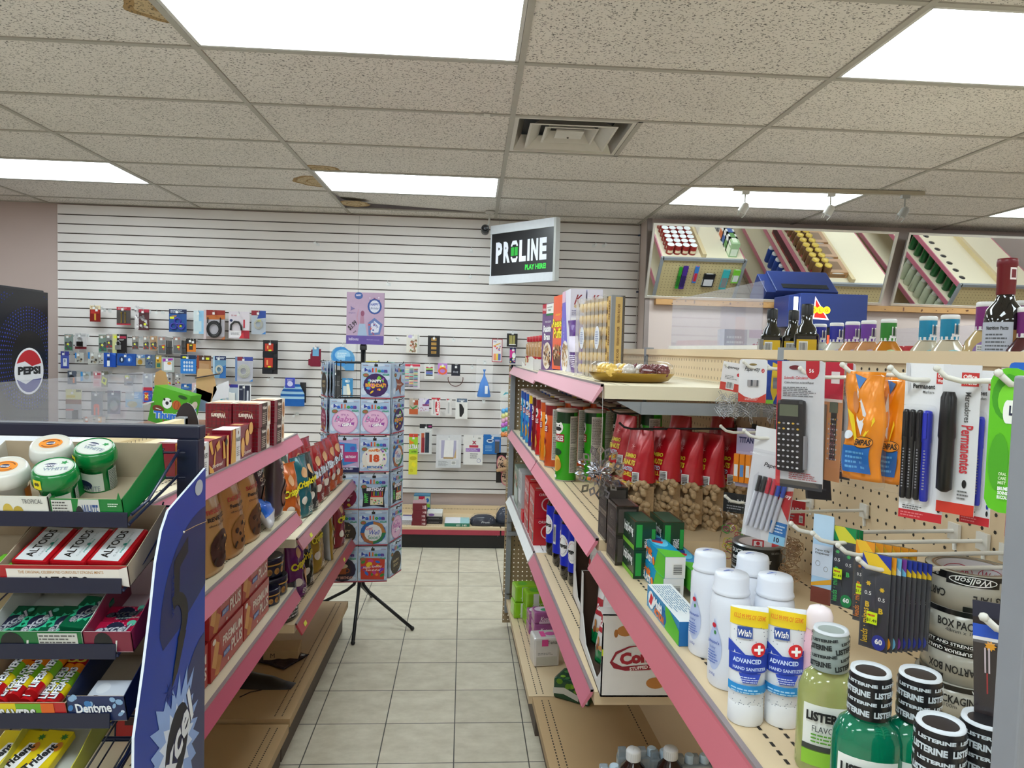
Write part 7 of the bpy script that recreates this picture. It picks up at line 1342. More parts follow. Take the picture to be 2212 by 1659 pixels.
ART = {
 'bday': [('e',.5,.38,.42,.33,'#3a1a5a'),('x',.2,.15,.8,.6,16,.06,['#d8305a','#2a9ad0','#e8c42a','#7ac83a','#e87a2a','#b04ac8']),('t','HAPPY',.5,.5,.08,'#fff',{'w': .4,'b': .04}),('t','BIRTHDAY!',.5,.38,.1,'#f0a83a',{'w': .7,'b': .05})],
 'girl': [('e',.5,.37,.44,.34,'#d9a3c8'),('e',.5,.37,.4,.31,'#e4b9d6'),('t',"IT'S A",.5,.56,.05,'#a85aa0',{'w': .26,'b': .03}),('t','Baby',.48,.42,.2,'#c070b0',{'w': .68,'i': .3,'b': .02}),('p',[(.35,.22),(.8,.27),(.82,.36),(.38,.31)],'#9a4aa0'),('t','GIRL',.58,.29,.08,'#fff',{'w': .36,'b': .05,'rot': .1}),('x',.15,.2,.35,.6,5,.03,['#b868b0','#f0e0f0','#8ac8c8']),('o',.5,.37,.44,.34,.012,'#b87aa8')],
 'like': [('p',[(.1,.25),(.5,.2),(.95,.3),(.9,.8),(.3,.85),(.05,.7)],'#3a8ad0'),('r',.1,.4,.5,.8,'#a03a7a'),('r',.15,.44,.45,.76,'#e4dcec'),('r',.5,.3,.95,.58,'#b83a7a'),('t','HAPPY',.3,.62,.08,'#7a2a6a',{'w': .26,'b': .04}),('t','BIRTHDAY',.72,.44,.07,'#e8e4f4',{'w': .36,'b': .04}),('e',.78,.68,.09,.06,'#5a5ab8'),('r',0,0,1,.14,'#1a2050'),('t','AIR-FILLED',.6,.1,.05,'#d8d8ec',{'w': .4,'b': .03})],
 '18': [('e',.5,.38,.43,.33,'#e8e4d8'),('x',.12,.12,.88,.66,26,.035,['#d84a3a','#e8a82a','#3a8ac8','#5ab04a','#8a4ab0']),('e',.5,.38,.28,.22,'#f0ece4'),('t','18',.5,.4,.22,'#d8562a',{'w': .34,'b': .07}),('t','HAPPY',.5,.62,.06,'#e8842a',{'w': .4,'b': .05}),('t','BIRTHDAY',.5,.15,.07,'#3a7ac0',{'w': .5,'b': .05})],
 'pink': [('e',.5,.36,.44,.33,'#8a1a4a'),('t','Happy',.5,.5,.1,'#e8b4cc',{'w': .5,'i': .3}),('t','Birthday',.5,.4,.1,'#e8b4cc',{'w': .6,'i': .3}),('x',.15,.1,.8,.3,9,.05,['#e8c43a','#c8c8c8','#3a2a2a'])],
 'cake': [('p',[(.12,.08),(.5,.12),(.88,.06),(.84,.36),(.9,.66),(.5,.62),(.08,.68),(.14,.36)],'#17172a'),('t','BIRTHDAY',.55,.58,.1,'#e8e4f0',{'w': .6,'b': .06}),('t','HAPPY',.24,.34,.11,'#5ac85a',{'w': .34,'rot': PI/2,'b': .05}),('r',.38,.14,.82,.36,'#e4dcc0'),('x',.4,.16,.8,.34,14,.025,['#d8305a','#2a7ac8','#3a9a3a','#e8a02a']),('r',.4,.36,.8,.4,'#c8302c')]+[('r',.42+.07*i,.4,.45+.07*i,.52,('#d8302c','#e8c83a','#3a7ac8','#5ab04a','#d85a9a','#e8842a')[i]) for i in range(6)],
 'gold': [('e',.5,.36,.44,.33,'#2a231c'),('s',.5,.36,.42,.38,22,'#3a3128'),('t','HAPPY',.5,.42,.08,'#c8b48a',{'w': .5}),('t','BDAY',.5,.3,.08,'#c8b48a',{'w': .4}),('x',.15,.1,.85,.6,10,.015,['#c8a85a'])],
 'well': [('e',.5,.37,.44,.33,'#1f5fa8'),('p',[(.5,.37),(.94,.37),(.8,.62),(.5,.7)],'#b9783a'),('p',[(.5,.37),(.94,.37),(.8,.14),(.5,.04)],'#2a7a4a'),('p',[(.5,.37),(.5,.04),(.2,.12),(.06,.37)],'#a8643a'),('e',.5,.37,.3,.24,'#dfe0e4'),('t','Get',.36,.5,.11,'#c8506a',{'w': .26}),('t','Well',.55,.38,.13,'#2a4ab4',{'w': .36,'i': .3}),('t','Soon!',.52,.24,.11,'#2a8a6a',{'w': .4})],
 'beer': [('e',.5,.37,.45,.34,'#2a2440'),('e',.5,.37,.3,.24,'#3a2e3a'),('r',.34,.24,.62,.44,'#a85a2a'),('e',.48,.47,.2,.07,'#e4d4b4'),('o',.64,.34,.1,.07,.03,'#a85a2a'),('t','HAPPY BIRTHDAY',.5,.14,.08,'#d8a8a0',{'w': .72,'b': .04})],
 'many': [('p',[(.1,.08),(.9,.06),(.92,.68),(.08,.7)],'#c8402c'),('x',.14,.12,.86,.64,22,.08,['#e8c42a','#3a8a3a','#2a6ac8','#c83a8a','#7a3ab0','#e8842a','#c82a2a']),('p',[(.15,.34),(.85,.4),(.85,.48),(.15,.42)],'#c8302c'),('t','Happy birthday',.5,.43,.08,'#f4e8e0',{'w': .66,'rot': .08,'i': .3}),('t','from all of us!',.52,.35,.06,'#f4e8e0',{'w': .5,'i': .3})],
 'star': [('s',.5,.38,.4,.17,5,'#8a4a3a'),('t','Happy',.5,.38,.08,'#e8d4c8',{'w': .4})]}
def bcard(kind):
    def mk():
        w,h = .158,.194; b = MB(); b.box((-w/2,0,0),(w/2,.002,h),M('#c8d4e2',.25)); b.on(plane((-w/2,0,0),(1,0,0),(0,0,1)))
        bg = '#a9c2de' if kind != 'like' else '#c0a8cc'
        sp = [('r',.02,.02,.98,.98,bg)]+[('e',x,y,rx,ry,'#cfdcec') for x,y,rx,ry in ((.15,.8,.14,.06),(.85,.6,.12,.08),(.1,.2,.1,.1),(.8,.12,.16,.06),(.5,.95,.3,.04))]+[('r',.0,0,1,.035,'#a83a48'),('r',.44,.9,.56,.97,'#1c1c20'),('t','ANAGRAM',.14,.93,.02,'#a84a5a',{'w': .16}),('t','ANAGRAM',.86,.93,.02,'#a84a5a',{'w': .16})]
        sp += ART[kind]
        draw(b,w,h,sp); b.L += 2
        if kind != 'like':
            for i,ch in enumerate('balloon'): b.text(ch,w*(.17+.11*i),h*(.78+(.02 if ch in 'bl' else 0)),h*(.12 if ch in 'bl' else .08),RB6[i],w*(.115 if ch != 'l' else .045),None,0,.09)
            b.ell(w*.16,h*.66,w*.1,h*.055,'#6a7a3a'); b.L += 1; b.ell(w*.16,h*.66,w*.07,h*.035,'#a85a4a'); b.text('Gel!',w*.84,h*.68,h*.05,'#3a9a7a',w*.22,bold=.05)
        return b.obj('balloon_pack')
    return mk
def on_rack(kind,col,row,side,depth,lb,grp='balloon packs on the spinner rack'):
    q = .135+.07-depth*.008; sx = (-.0805,.0805)[col]; z = TIER[row]-.186-.004
    loc = {0: (sx,-q),1: (q,sx),2: (sx,q),3: (-q,sx)}[side]; rr = {0: 0,1: PI/2,2: PI,3: -PI/2}[side]; c,s = math.cos(.1),math.sin(.1)
    rr += {0: 0,1: -.42+.06*depth,2: 0,3: .30-.1*col}[side]
    return put('bal'+kind,bcard(kind),(SX+loc[0]*c-loc[1]*s,SY+loc[0]*s+loc[1]*c,z),rr+.1,lb,'balloon pack',grp)
NM = {'bday': 'dark happy birthday disc','girl': 'pink baby girl disc','like': 'blue and magenta speech bubbles','18': 'multicoloured 18 disc','pink': 'maroon birthday disc','cake': 'square cake with candles','gold': 'black and gold disc','well': 'get well soon disc','beer': 'beer mug disc','many': 'square of many balloons','star': 'bronze star'}
RW = ['top row','second row','third row','fourth row','fifth row','bottom row']
for row,(l_,r_) in enumerate(((None,'bday'),('girl','girl'),('like','18'),('pink','cake'),('gold','well'),('beer','many'))):
    for col,k in ((0,l_),(1,r_)):
        if not k: continue
        on_rack(k,col,row,0,0,'%s balloon pack, front %s column, %s' % (NM[k],('left','right')[col],RW[row]))
        for dd in (1,2): on_rack(k,col,row,0,dd,'balloon pack %s the front one, %s, %s column' % (('just behind','two behind')[dd-1],RW[row],('left','right')[col]))
rs = random.Random(5); kk = ['star','girl','bday','gold','well','pink','cake']
for row in range(6):
    for col in (0,1):
        if row == 0 and col == 1: continue
        k = kk[(row*2+col) % 7]
        for dd in range(0,5,1 if row % 2 == 0 else 2): on_rack(k,col,row,1,dd,'%s balloon pack, right side, %s, %s hook, %s' % (NM[k],RW[row],('near','far')[col],('outermost','second','middle','fourth','innermost')[dd]),'balloon packs on the right side of the spinner rack')
    for col in (0,1):
        k = kk[(row*2+col+3) % 7]
        for dd in ((0,2,4) if row < 4 else (0,)): on_rack(k,col,row,3,dd,'%s balloon pack, left side, %s, %s hook, %s' % (NM[k],RW[row],('near','far')[col],('outermost','','middle','','innermost')[dd]),'balloon packs on the left side of the spinner rack')
# ================================================================ hanging goods on the slatwall
HKM = M('#c9cbcc',.3,'metal')
def whook():
    b = MB(); b.tube([(0,.0,0),(0,-.10,-.002),(0,-.112,.014)],.0022,HKM,5); b.box((-.014,.0,-.02),(.014,.006,.006),M('#d0d2d2',.3)); b.box((-.009,-.118,-.022),(.009,-.117,-.004),M('#dcdede',.4)); return b.obj('display_hook')
def sk(*a): return list(a)
PS = lambda x,y: ('r',x-.12,y-.05,x+.12,y+.05,'#d8dc2a')
def wall_item(u0,v0,u1,v1,col,spec,label,cat='hanging pack',grp=None,blister=None,depth=1,Y=None,rz=0,name='hanging_pack',t=.0015,hook=True,extra=None,kidname='blister'):
    Y = Y or YB-.115; P = at((u0+u1)/2,(v0+v1)/2,Y=Y); c,w,h = fit(u0,u1,v0,v1,P,rz)
    b = cardmb(w,h,col,spec,t)
    for k in range(1,depth): b.box((-w/2,k*.008,0),(w/2,k*.008+.0015,h),M(col,.4))
    if extra or blister:
        o = empty(name); kid(b,'card',o)
        if blister: b2 = MB(); x0,y0,x1,y1 = blister; b2.bbox((-w/2+x0*w,-.014,y0*h),(-w/2+x1*w,-.0005,y1*h),CLR,.004); kid(b2,'clear_blister',o)
        if extra: b3 = MB(); extra(b3,w,h); kid(b3,kidname,o)
    else: o = b.obj(name)
    o.location = c; o.rotation_euler = (0,0,rz); tag(o,label,cat,grp)
    if hook:
        hz = c.z+h*.94; put('whook',whook,(c.x+.002,YB-.022,hz),0,'wire hook of the '+' '.join(label.split()[:12]),'hook','wire hooks on the slatwall')
    return o
def coil(col,cy=.45,r=.3,n=3,r0=.0022):
    def f(b,w,h):
        for k in range(n):
            R0 = min(w,h)*(r-.05*k); b.tube([(R0*math.cos(a*PI/8),-.006-.003*k,cy*h+R0*1.15*math.sin(a*PI/8)) for a in range(17)],r0,M(col,.4),5,cap=False)
    return f
def dot3(col,pts,r):
    def f(b,w,h):
        for x,y in pts: b.lathe([(r*w,0),(r*w,.012),(r*w*.7,.012),(r*w*.7,0)],M(col,.3),14,cap=False); 
        n = len(b.v)//len(pts)
        for i,(x,y) in enumerate(pts):
            for k in range(n): p = b.v[i*n+k]; b.v[i*n+k] = Vector((p.x+(x-.5)*w,-p.z,p.y+y*h))
    return f
def lock(col,cx=.5,cy=.3,s=.22,body=None):
    def f(b,w,h):
        x = (cx-.5)*w; b.bbox((x-s*w,-.014,cy*h-s*w*.8),(x+s*w,-.002,cy*h+s*w*.8),M(body or col,.3,'metal'),.002); b.tube([(x-s*w*.7,-.007,cy*h+s*w*.6),(x-s*w*.7,-.007,cy*h+s*w*1.8),(x,-.007,cy*h+s*w*2.5),(x+s*w*.7,-.007,cy*h+s*w*1.8),(x+s*w*.7,-.007,cy*h+s*w*.6)],.003,M('#b9bcc0',.25,'metal'),6)
    return f
HW = 'hardware packs on the slatwall'
wall_item(194,660,217,695,'#7a1a14',sk(('r',0,.76,1,1,'#d8c8a4'),('r',.1,.5,.9,.74,'#b0281c'),('r',.42,.1,.58,.5,'#c8983a'),('l',.1,.8,.9,.95,2,'#7a5a3a')),'red and cream card with a brass fitting, leftmost of the top row',grp=HW)
wall_item(252,663,282,702,'#4a4442',sk(('r',0,.82,1,1,'#a81830'),('r',0,0,1,.08,'#a81830'),('l',.1,.86,.8,.96,2,'#e8c8c8')),'red and black card with two brass posts in the top row',grp=HW,extra=lambda b,w,h: [b.lathe([(.005,h*.12),(.003,h*.2),(.003,h*.6),(.006,h*.7)],M('#b8983a',.3,'metal'),8,(x*w,-.008)) for x in (-.14,.14)],kidname='brass_posts')
wall_item(291,661,300,710,'#c8c4c6',sk(('x',.1,.05,.9,.85,12,.2,['#8a8488','#e8e4e6'])),'narrow pale pack edge beside the chain-hook card',grp=HW)
wall_item(299,668,322,713,'#4a282c',sk(('r',0,.85,1,1,'#a02038'),('x',.15,.1,.85,.8,14,.14,['#9a9698','#6a6668','#c4c0c2']),PS(.62,.28)),'dark red card of metal chain hooks with a neon sticker',grp=HW)
wall_item(365,668,403,717,'#164a8c',sk(('r',0,.8,1,1,'#17244a'),('l',.08,.84,.9,.96,3,'#c8d4e8'),PS(.17,.62),('p',[(.1,.7),(.45,.74),(.4,.66)],'#b87a3a'),PS(.6,.26)),'blue card with three purple rings',grp=HW,extra=dot3('#3a3aa4',((.5,.48),(.28,.25),(.72,.25)),.2),kidname='rings')
wall_item(418,671,441,721,'#8abada',sk(('r',0,0,.5,1,'#c8d4d8'),('r',.1,.1,.75,.55,'#b8ccd4')),'pale blue pack between the purple rings and the black cable',grp=HW,blister=(.05,.05,.7,.6))
wall_item(440,670,486,733,'#8c7c78',sk(('r',0,0,.12,1,'#c4b4b8'),('r',.12,.8,1,1,'#8a2018'),('p',[(.12,.66),(1,.7),(1,.85),(.12,.82)],'#b8642a'),('r',.14,.1,.98,.68,'#a8a4ac'),('p',[(.8,0),(1,0),(1,.12)],'#b86a3a')),'pack with a thick coiled black video cable',grp=HW,extra=lambda b,w,h: (coil('#151517',.35,.34,3,.004)(b,w,h),b.tube([(-.3*w,-.01,.55*h),(-.28*w,-.01,.75*h)],.004,'#151517',6),b.tube([(.3*w,-.01,.5*h),(.3*w,-.01,.75*h)],.004,'#151517',6)),kidname='cable')
wall_item(494,673,539,731,'#d4ccd4',sk(('r',.6,0,1,.3,'#a01830'),('r',.05,.05,.6,.28,'#e4e0e4'),('p',[(.5,0),(.75,0),(.7,.25)],'#c82a38'),('e',.12,.66,.07,.05,'#1a2a5a'),('t','510',.25,.85,.06,'#a82a3a',{'w': .25}),('r',.7,.4,.78,.7,'#b83a4a'),('l',.1,.12,.55,.22,3,'#5a5a60')),'white and red pack holding a black charger',grp=HW,extra=lambda b,w,h: b.tube([(-.38*w,-.012,.3*h),(-.36*w,-.012,.5*h),(-.2*w,-.012,.62*h),(.0,-.012,.6*h),(.12*w,-.012,.45*h),(.14*w,-.012,.3*h)],.008,M('#1a1a1c',.3),8),kidname='charger')
wall_item(543,671,574,722,'#a8b0bc',sk(('r',0,.8,1,1,'#8a2030'),('p',[(.4,.66),(1,.7),(1,1),(.6,1)],'#2a4a9a'),('p',[(.7,0),(1,.0),(1,.12)],'#3a7ac0'),PS(.55,.58)),'pack with a coiled pale phone cord, last of the top row',grp=HW,extra=coil('#c8c4b4',.42,.3,3,.0022),kidname='cord')
R2 = [(139,722,158,759,'#7d8c88','#2a7a4a','green hardware pack, first of the second row'),(213,723,232,762,'#75897f','#1f7a56','green hardware pack beside the red-grey one'),(229,722,244,754,'#8a8a8a','#a82a2c','red and grey hook pack next to the steel padlock'),(285,726,300,756,'#8c8884','#7a2a24','grey pack with a neon sticker, right of the padlock'),(309,726,323,757,'#9a948e','#a02a2a','grey and red pack, sixth in the second row'),(324,726,340,757,'#a88a6a','#b84a1c','orange-topped pack, seventh in the second row')]
for u0,v0,u1,v1,c1,c2,lb in R2:
    wall_item(u0,v0,u1,v1,c1,sk(('l',.1,.82,.9,.96,2,'#c89a84'),('r',.1,.08,.9,.55,'#4a4c4c'),('x',.15,.1,.85,.6,9,.12,[c2,'#3a3c3e','#b4b4b4']),PS(.4,.42)),lb,grp=HW)
wall_item(162,720,187,754,'#c4c2c4',sk(('r',0,0,1,.16,'#6a1420'),('r',.1,.8,.9,.92,'#a8a8aa')),'clear pack with a small dark padlock and a maroon foot',grp=HW,extra=lock('#3a3434',.45,.33,.26),kidname='padlock')
wall_item(243,722,274,763,'#1f1c1e',sk(('r',0,0,.3,1,'#c4c48a'),('r',.1,.78,.3,.92,'#d8dc2a'),('r',.42,.78,.95,.9,'#a82a48'),('l',.45,.66,.9,.76,2,'#c8c8c8')),'black and yellow card with a big steel padlock',grp=HW,extra=lock('#b8babc',.42,.3,.2),kidname='padlock')
for u0,u1,nm in ((341,360,'left'),(373,393,'right')):
    wall_item(u0,727,u1,765,'#8c8a8a',sk(('l',.1,.82,.9,.96,3,'#c86a4a'),('r',.1,.05,.9,.5,'#5c5e60'),('p',[(.4,.5),(.8,.55),(.7,.2)],'#c84a1c'),PS(.6,.4)),'screw pack with orange tips, %s one of the deep stacks' % nm,grp=HW)
    for k in range(4): wall_item(u1-1+k*3.1,728+k*.4,u1+1.6+k*3.1,765,'#2c2a2c',sk(('r',0,.8,1,1,'#8a8482')),'dark pack edge in the %s deep stack, %s from the front' % (nm,ORD[k]),grp='pack edges in the deep stacks',hook=False)
wall_item(402,732,423,760,'#d87a1c',sk(('r',0,.62,1,1,'#1c1a1c'),('r',.3,.15,.7,.6,'#3a2a1c'),PS(.5,.5)),'orange and black card, last of the second row',grp=HW)
wall_item(131,759,149,796,'#4a5ab0',sk(('r',.0,.75,1,1,'#3a3a8c'),('r',.3,.15,.75,.6,'#dfe4ea'),('e',.5,.45,.12,.1,'#8a94b4'),('r',.05,.0,.95,.1,'#2a3a9a')),'blue card with a white switch, first of the third row',grp=HW)
for u0,v0,u1,v1,c,nm in ((162,762,181,784,'#2a7ac0','small'),(190,761,214,787,'#2a7ac0','wide'),(211,764,224,787,'#9a9a98','narrow')):
    wall_item(u0,v0,u1,v1,'#b8b8b4',sk(('p',[(0,.5),(.18,.4),(.18,1),(0,1)],c),('x',.3,.1,.9,.6,8,.13,['#6a5a48','#a89a84','#3a3632'])),'%s clear pack of brass caster parts in the third row' % nm,grp=HW,blister=(.2,.05,.95,.7))
wall_item(224,762,250,793,'#1c4aa8',sk(('r',.28,.05,.5,.55,'#dfe4ea'),('r',.28,.45,.5,.66,'#17306a'),('p',[(.6,.95),(1,1),(1,.8)],'#3a6ac8')),'deep blue pack with a white stick, first of the blue pair',grp=HW,depth=3)
wall_item(253,764,293,790,'#1c4c9c',sk(('e',.25,.5,.15,.28,'#17305c'),('e',.25,.5,.05,.16,'#c8d4e0'),('e',.65,.55,.17,.3,'#2a62b8'),('e',.65,.5,.06,.14,'#dfe4ea')),'wide deep blue pack with two round windows',grp=HW,depth=3)
wall_item(294,766,313,789,'#a8a498',sk(('r',0,.7,1,1,'#4a7ab0'),('e',.45,.3,.28,.25,'#a8842a'),('l',.1,.75,.9,.95,2,'#e0e0e0')),'clear pack with a brass knob',grp=HW)
wall_item(314,766,335,795,'#5a6a7c',sk(('r',0,.8,.6,1,'#2a4a8a'),PS(.3,.72),('x',.15,.1,.7,.55,12,.08,['#1c3a6a','#8a94a4','#2a2c30'])),'blue-grey pack of screws with a neon sticker on top',grp=HW,depth=3)
wall_item(336,768,349,796,'#a89858',sk(('r',.1,.5,.9,.85,'#d8a82a'),('r',.2,.1,.8,.4,'#2a6a5a'),('e',.4,.6,.14,.07,'#6a4a1c')),'narrow pack with yellow and green pieces',grp=HW)
wall_item(349,772,376,804,'#aab4b0',sk(('p',[(.1,.7),(.9,.82),(.9,.95),(.1,.9)],'#a83ab0'),('r',.18,.12,.82,.7,'#dfe0e4'),('t','MANTIS',.5,.84,.07,'#4a1a5a',{'w': .5}),('e',.62,.6,.16,.1,'#e8a03a')),'clear case with a white and purple label',grp=HW)
wall_item(390,767,423,807,'#2a7ac8',sk(('r',0,.78,1,1,'#142a4c'),PS(.25,.88))+[('e',.25+.17*i,.2+.2*j,.065,.07,'#c8d8e8') for i in range(4) for j in range(3)],'blue card of twelve round white pads',grp=HW,depth=2)
wall_item(425,768,456,815,'#a87c50',sk(('r',.0,.0,.16,1,'#8a3a1c'),('r',.16,.75,1,1,'#4a2a1c'),('p',[(.2,0),(.85,0),(.85,.6),(.2,.66)],'#b08a64'),PS(.75,.86)),'tan and brown board pack behind the torn cardboard',grp=HW)
wall_item(460,769,488,817,'#6a94b4',sk(('r',0,.82,1,1,'#1a2c5c'),('r',0,0,.14,1,'#a8c4d8'),('l',.25,.85,.95,.95,2,'#e0e8f0'),('p',[(.6,.5),(1,.6),(1,0),(.5,0)],'#2a6ab0')),'teal-blue pack with a small cream cord coil',grp=HW,extra=coil('#d8d4c0',.4,.28,3,.0025),kidname='cord')
wall_item(508,771,546,824,'#b4b4c0',sk(('r',0,.84,1,1,'#8a2838'),('p',[(.5,.84),(1,.84),(1,1),(.4,1)],'#3a4a9a'),('r',0,0,.12,1,'#6a84b0'),('p',[(.8,0),(1,0),(1,.1)],'#3a7ac0')),'larger pack with a thick cream cable coil',grp=HW,extra=coil('#ccccc0',.42,.34,4,.003),kidname='cord')
def socks(b,w,h):
    for k,(z0,z1) in enumerate(((.0,.5),(.48,.92))):
        b.bbox((-w*.42,-.02+.01*k,h*(z0+.12)),(w*.42,.005+.01*k,h*z1),M('#1c1c22',.85),.008); b.bbox((-w*.52,-.018+.01*k,h*z0),(w*.2,.0+.01*k,h*(z0+.2)),M('#1c1c22',.85),.008)
        b.box((-w*.34,-.024+.01*k,h*(z0+.2)),(w*.22,-.021+.01*k,h*(z1-.02)),M('#b8301c',.5)); b.box((-w*.1,-.0245+.01*k,h*(z0+.2)),(w*.1,-.024+.01*k,h*(z0+.24)),'#d8dc2a')
        b.box((-w*.2,-.0245+.01*k,h*(z0+.27)),(-w*.1,-.024+.01*k,h*(z1-.08)),'#e8a05a')
wall_item(568,735,600,808,'#1c1c22',sk(),'two pairs of black socks with orange-red wraps','socks',extra=socks,kidname='socks',name='sock_pack')
wall_item(308,807,329,873,'#b4b8c4',sk(('r',0,.06,1,.48,'#2a4ab0'),('r',0,0,1,.06,'#a82a3a'),('r',0,.44,1,.55,'#b83048'),('r',.2,.12,.6,.38,'#c8402c'),('t','X',.4,.25,.12,'#e8d83a',{'b': .05})),'tall pack with clear tubes above a blue and red foot',grp=HW,blister=(.1,.55,.9,.98))
for u0,v0,u1,v1,c2,nm in ((329,806,345,844,'#2a4a7a','blue'),(354,806,372,833,'#d8621c','orange'),(378,807,392,832,'#8a3a4a','dark red')):
    wall_item(u0,v0,u1,v1,'#a4a2a2',sk(('l',.1,.82,.9,.96,2,'#5a7aa4'),('x',.15,.1,.85,.6,9,.12,[c2,'#4a4c50','#c4c4c4']),PS(.5,.25)),'clear screw pack with %s fittings in the fourth row' % nm,grp=HW)
wall_item(391,829,414,842,'#1a5aa0',sk(('l',.1,.2,.9,.5,2,'#8ab4dc'),PS(.6,.5)),'small wide blue card in the fourth row',grp=HW)
wall_item(392,842,413,862,'#7a7466',sk(('r',.2,.3,.8,.7,'#a8946a')),'dull tan pack under the small blue card',grp=HW,hook=False)
wall_item(415,827,435,862,'#d0b4b8',sk(('r',.1,.1,.9,.75,'#c4bcc0'),('r',.2,.5,.8,.7,'#e4dcdc'),('r',.2,.2,.8,.4,'#e4dcdc')),'pink-edged clear pack behind the cardboard flaps',grp=HW)
wall_item(476,830,514,876,'#b0bcc8',sk(('r',0,.85,1,1,'#9a2038'),('p',[(.3,.85),(1,.85),(1,1),(.6,1)],'#2a2a8a'),('r',0,0,.12,.8,'#4a9aa4'),PS(.4,.04)),'red and blue topped pack with a white extension cable',grp=HW,extra=lambda b,w,h: (coil('#d8dad4',.4,.24,2,.003)(b,w,h),b.bbox((.0,-.016,.1*h),(w*.36,-.002,h*.6),M('#dcdcda',.4),.003)),kidname='cable')
wall_item(514,830,542,876,'#dcdce0',sk(('r',.08,.0,.92,.94,'#1c2440'),('p',[(.4,.1),(.56,.2),(.54,.85),(.44,.85)],'#6a6e78'),('r',.68,.1,.82,.7,'#c8ccd8'),('l',.12,.72,.35,.8,2,'#c8ccd8')),'white-framed navy card with a grey blade',grp=HW)
for u0,v0,u1,v1,c,sp,lb in ((146,801,165,830,'#5a6272',sk(('e',.45,.5,.3,.2,'#2a2c30'),('r',.6,.1,.8,.5,'#c86a3a')),'dark grey-blue pack behind the clear sheet at the left'),(174,803,196,824,'#a4b0b8',sk(('p',[(0,0),(.25,.1),(.2,1),(0,1)],'#3a8ac8'),('e',.6,.5,.25,.3,'#8a8c84')),'pale pack with a blue edge behind the clear sheet'),(201,802,219,837,'#c0a8ac',sk(('r',.1,.55,.9,.9,'#b04a5a'),('l',.1,.1,.9,.45,4,'#b8606c')),'pinkish card behind the clear sheet'),
   (217,802,233,836,'#6a685c',sk(('p',[(.1,.3),(.7,.1),(.9,.5),(.3,.7)],'#c8d03a'),('p',[(.3,.36),(.6,.28),(.7,.46),(.4,.54)],'#3a3c38')),'black and lime tester tool behind the clear sheet'),(268,811,287,833,'#8c8e92',sk(('r',.1,.75,.6,.98,'#c8cc3a'),('e',.6,.2,.3,.1,'#4a4c50')),'grey pack with a yellow tag behind the clear sheet'),(142,841,176,905,'#9a9898',sk(('r',0,.66,1,1,'#c8c48a'),('t','3M',.8,.95,.08,'#2a2c2a',{'b': .06,'w': .3}),('r',.05,.72,.6,.8,'#c8b42a'),('r',0,.5,1,.66,'#7a4a3a'),('r',.4,.0,.8,.3,'#3a3034'),('r',0,.28,.5,.34,'#c86a6a')),'yellow-topped pack with dark brushes behind the clear sheet'),
   (197,846,222,897,'#6c7078',sk(('l',.1,.85,.8,.95,2,'#a8acb4'),('r',.22,.0,.38,.42,'#d8705c'),('r',.55,.0,.7,.42,'#d8705c'),('e',.45,.4,.25,.08,'#c85a4a')),'dark grey card of red-handled pliers behind the clear sheet'),(232,844,260,894,'#6e727a',sk(('r',0,.78,1,1,'#4a5064'),('e',.5,.38,.46,.34,'#54585e'),('e',.5,.36,.3,.22,'#8c908c')),'dark round disc pack behind the clear sheet'),(271,846,308,880,'#8ca8bc',sk(('r',0,.5,.5,1,'#a4acb0'),('r',.5,.55,1,.95,'#6a98c8'),('e',.4,.2,.3,.2,'#a8a284'),('l',.5,.6,.8,.9,3,'#e0e8f0')),'pale blue pack with a coil behind the clear sheet'),
   (180,900,200,935,'#a89c98',sk(('r',.2,.2,.5,1,'#c86a4a')),'small orange-striped pack low behind the clear sheet, left'),(206,900,228,935,'#b0a49c',sk(('r',.3,.2,.6,1,'#d8a06a')),'small tan-striped pack low behind the clear sheet, right')):
    wall_item(u0,v0,u1,v1,c,sp,lb,grp='packs behind the clear sheet')
def hat(b,w,h):
    n = 12; m1,m2 = M('#1a5ca8',.9),M('#9cc4dc',.9)
    for k in range(9):
        z0,z1 = h*.8*k/9,h*.8*(k+1)/9; r0 = w*.5*(1-.35*max(0,(k/9)-.55)/.45*1.2); r1 = w*.5*(1-.35*max(0,((k+1)/9)-.55)/.45*1.2)
        b.lathe([(r0,z0),(r1,z1)],m2 if k in (3,5,7) else m1,20,cap=k == 8,sy=.3)
wall_item(606,818,658,877,CLR,sk(),'blue knitted hat with pale stripes','knitted hat',extra=hat,kidname='hat',name='knit_hat',Y=YB-.09)
for o_ in [bpy.data.objects.get('card')]: pass
wall_item(616,816,637,838,'#3c48b4',sk(('e',.5,.4,.3,.25,'#c8c8e8'),('l',.2,.6,.8,.85,2,'#d8d8f0')),'purple-blue tag on the striped hat','tag',hook=False,Y=YB-.16)
wall_item(648,826,661,870,'#1e1f24',sk(),'black glove hanging behind the striped hat','glove',hook=False,Y=YB-.05)
def glove(col):
    def f(b,w,h):
        m = M(col,.9); b.bbox((-w*.38,-.012,0),(w*.38,.01,h*.62),m,.008)
        for i,(x,hh) in enumerate(((-.3,.8),(-.12,.9),(.06,.92),(.24,.84))): b.bbox((x*w-w*.02,-.01,h*.5),(x*w+w*.14,.008,h*hh),m,.006)
        b.bbox((-w*.52,-.01,h*.05),(-w*.3,.006,h*.35),m,.006)
        b.box((-w*.2,-.014,h*.5),(w*.25,-.012,h*.9),'#6aa4cc')
    return f
wall_item(667,746,697,792,CLR,sk(),'maroon knitted gloves with a pale blue tag','gloves',extra=glove('#7a1a34'),kidname='gloves',name='glove_pack')
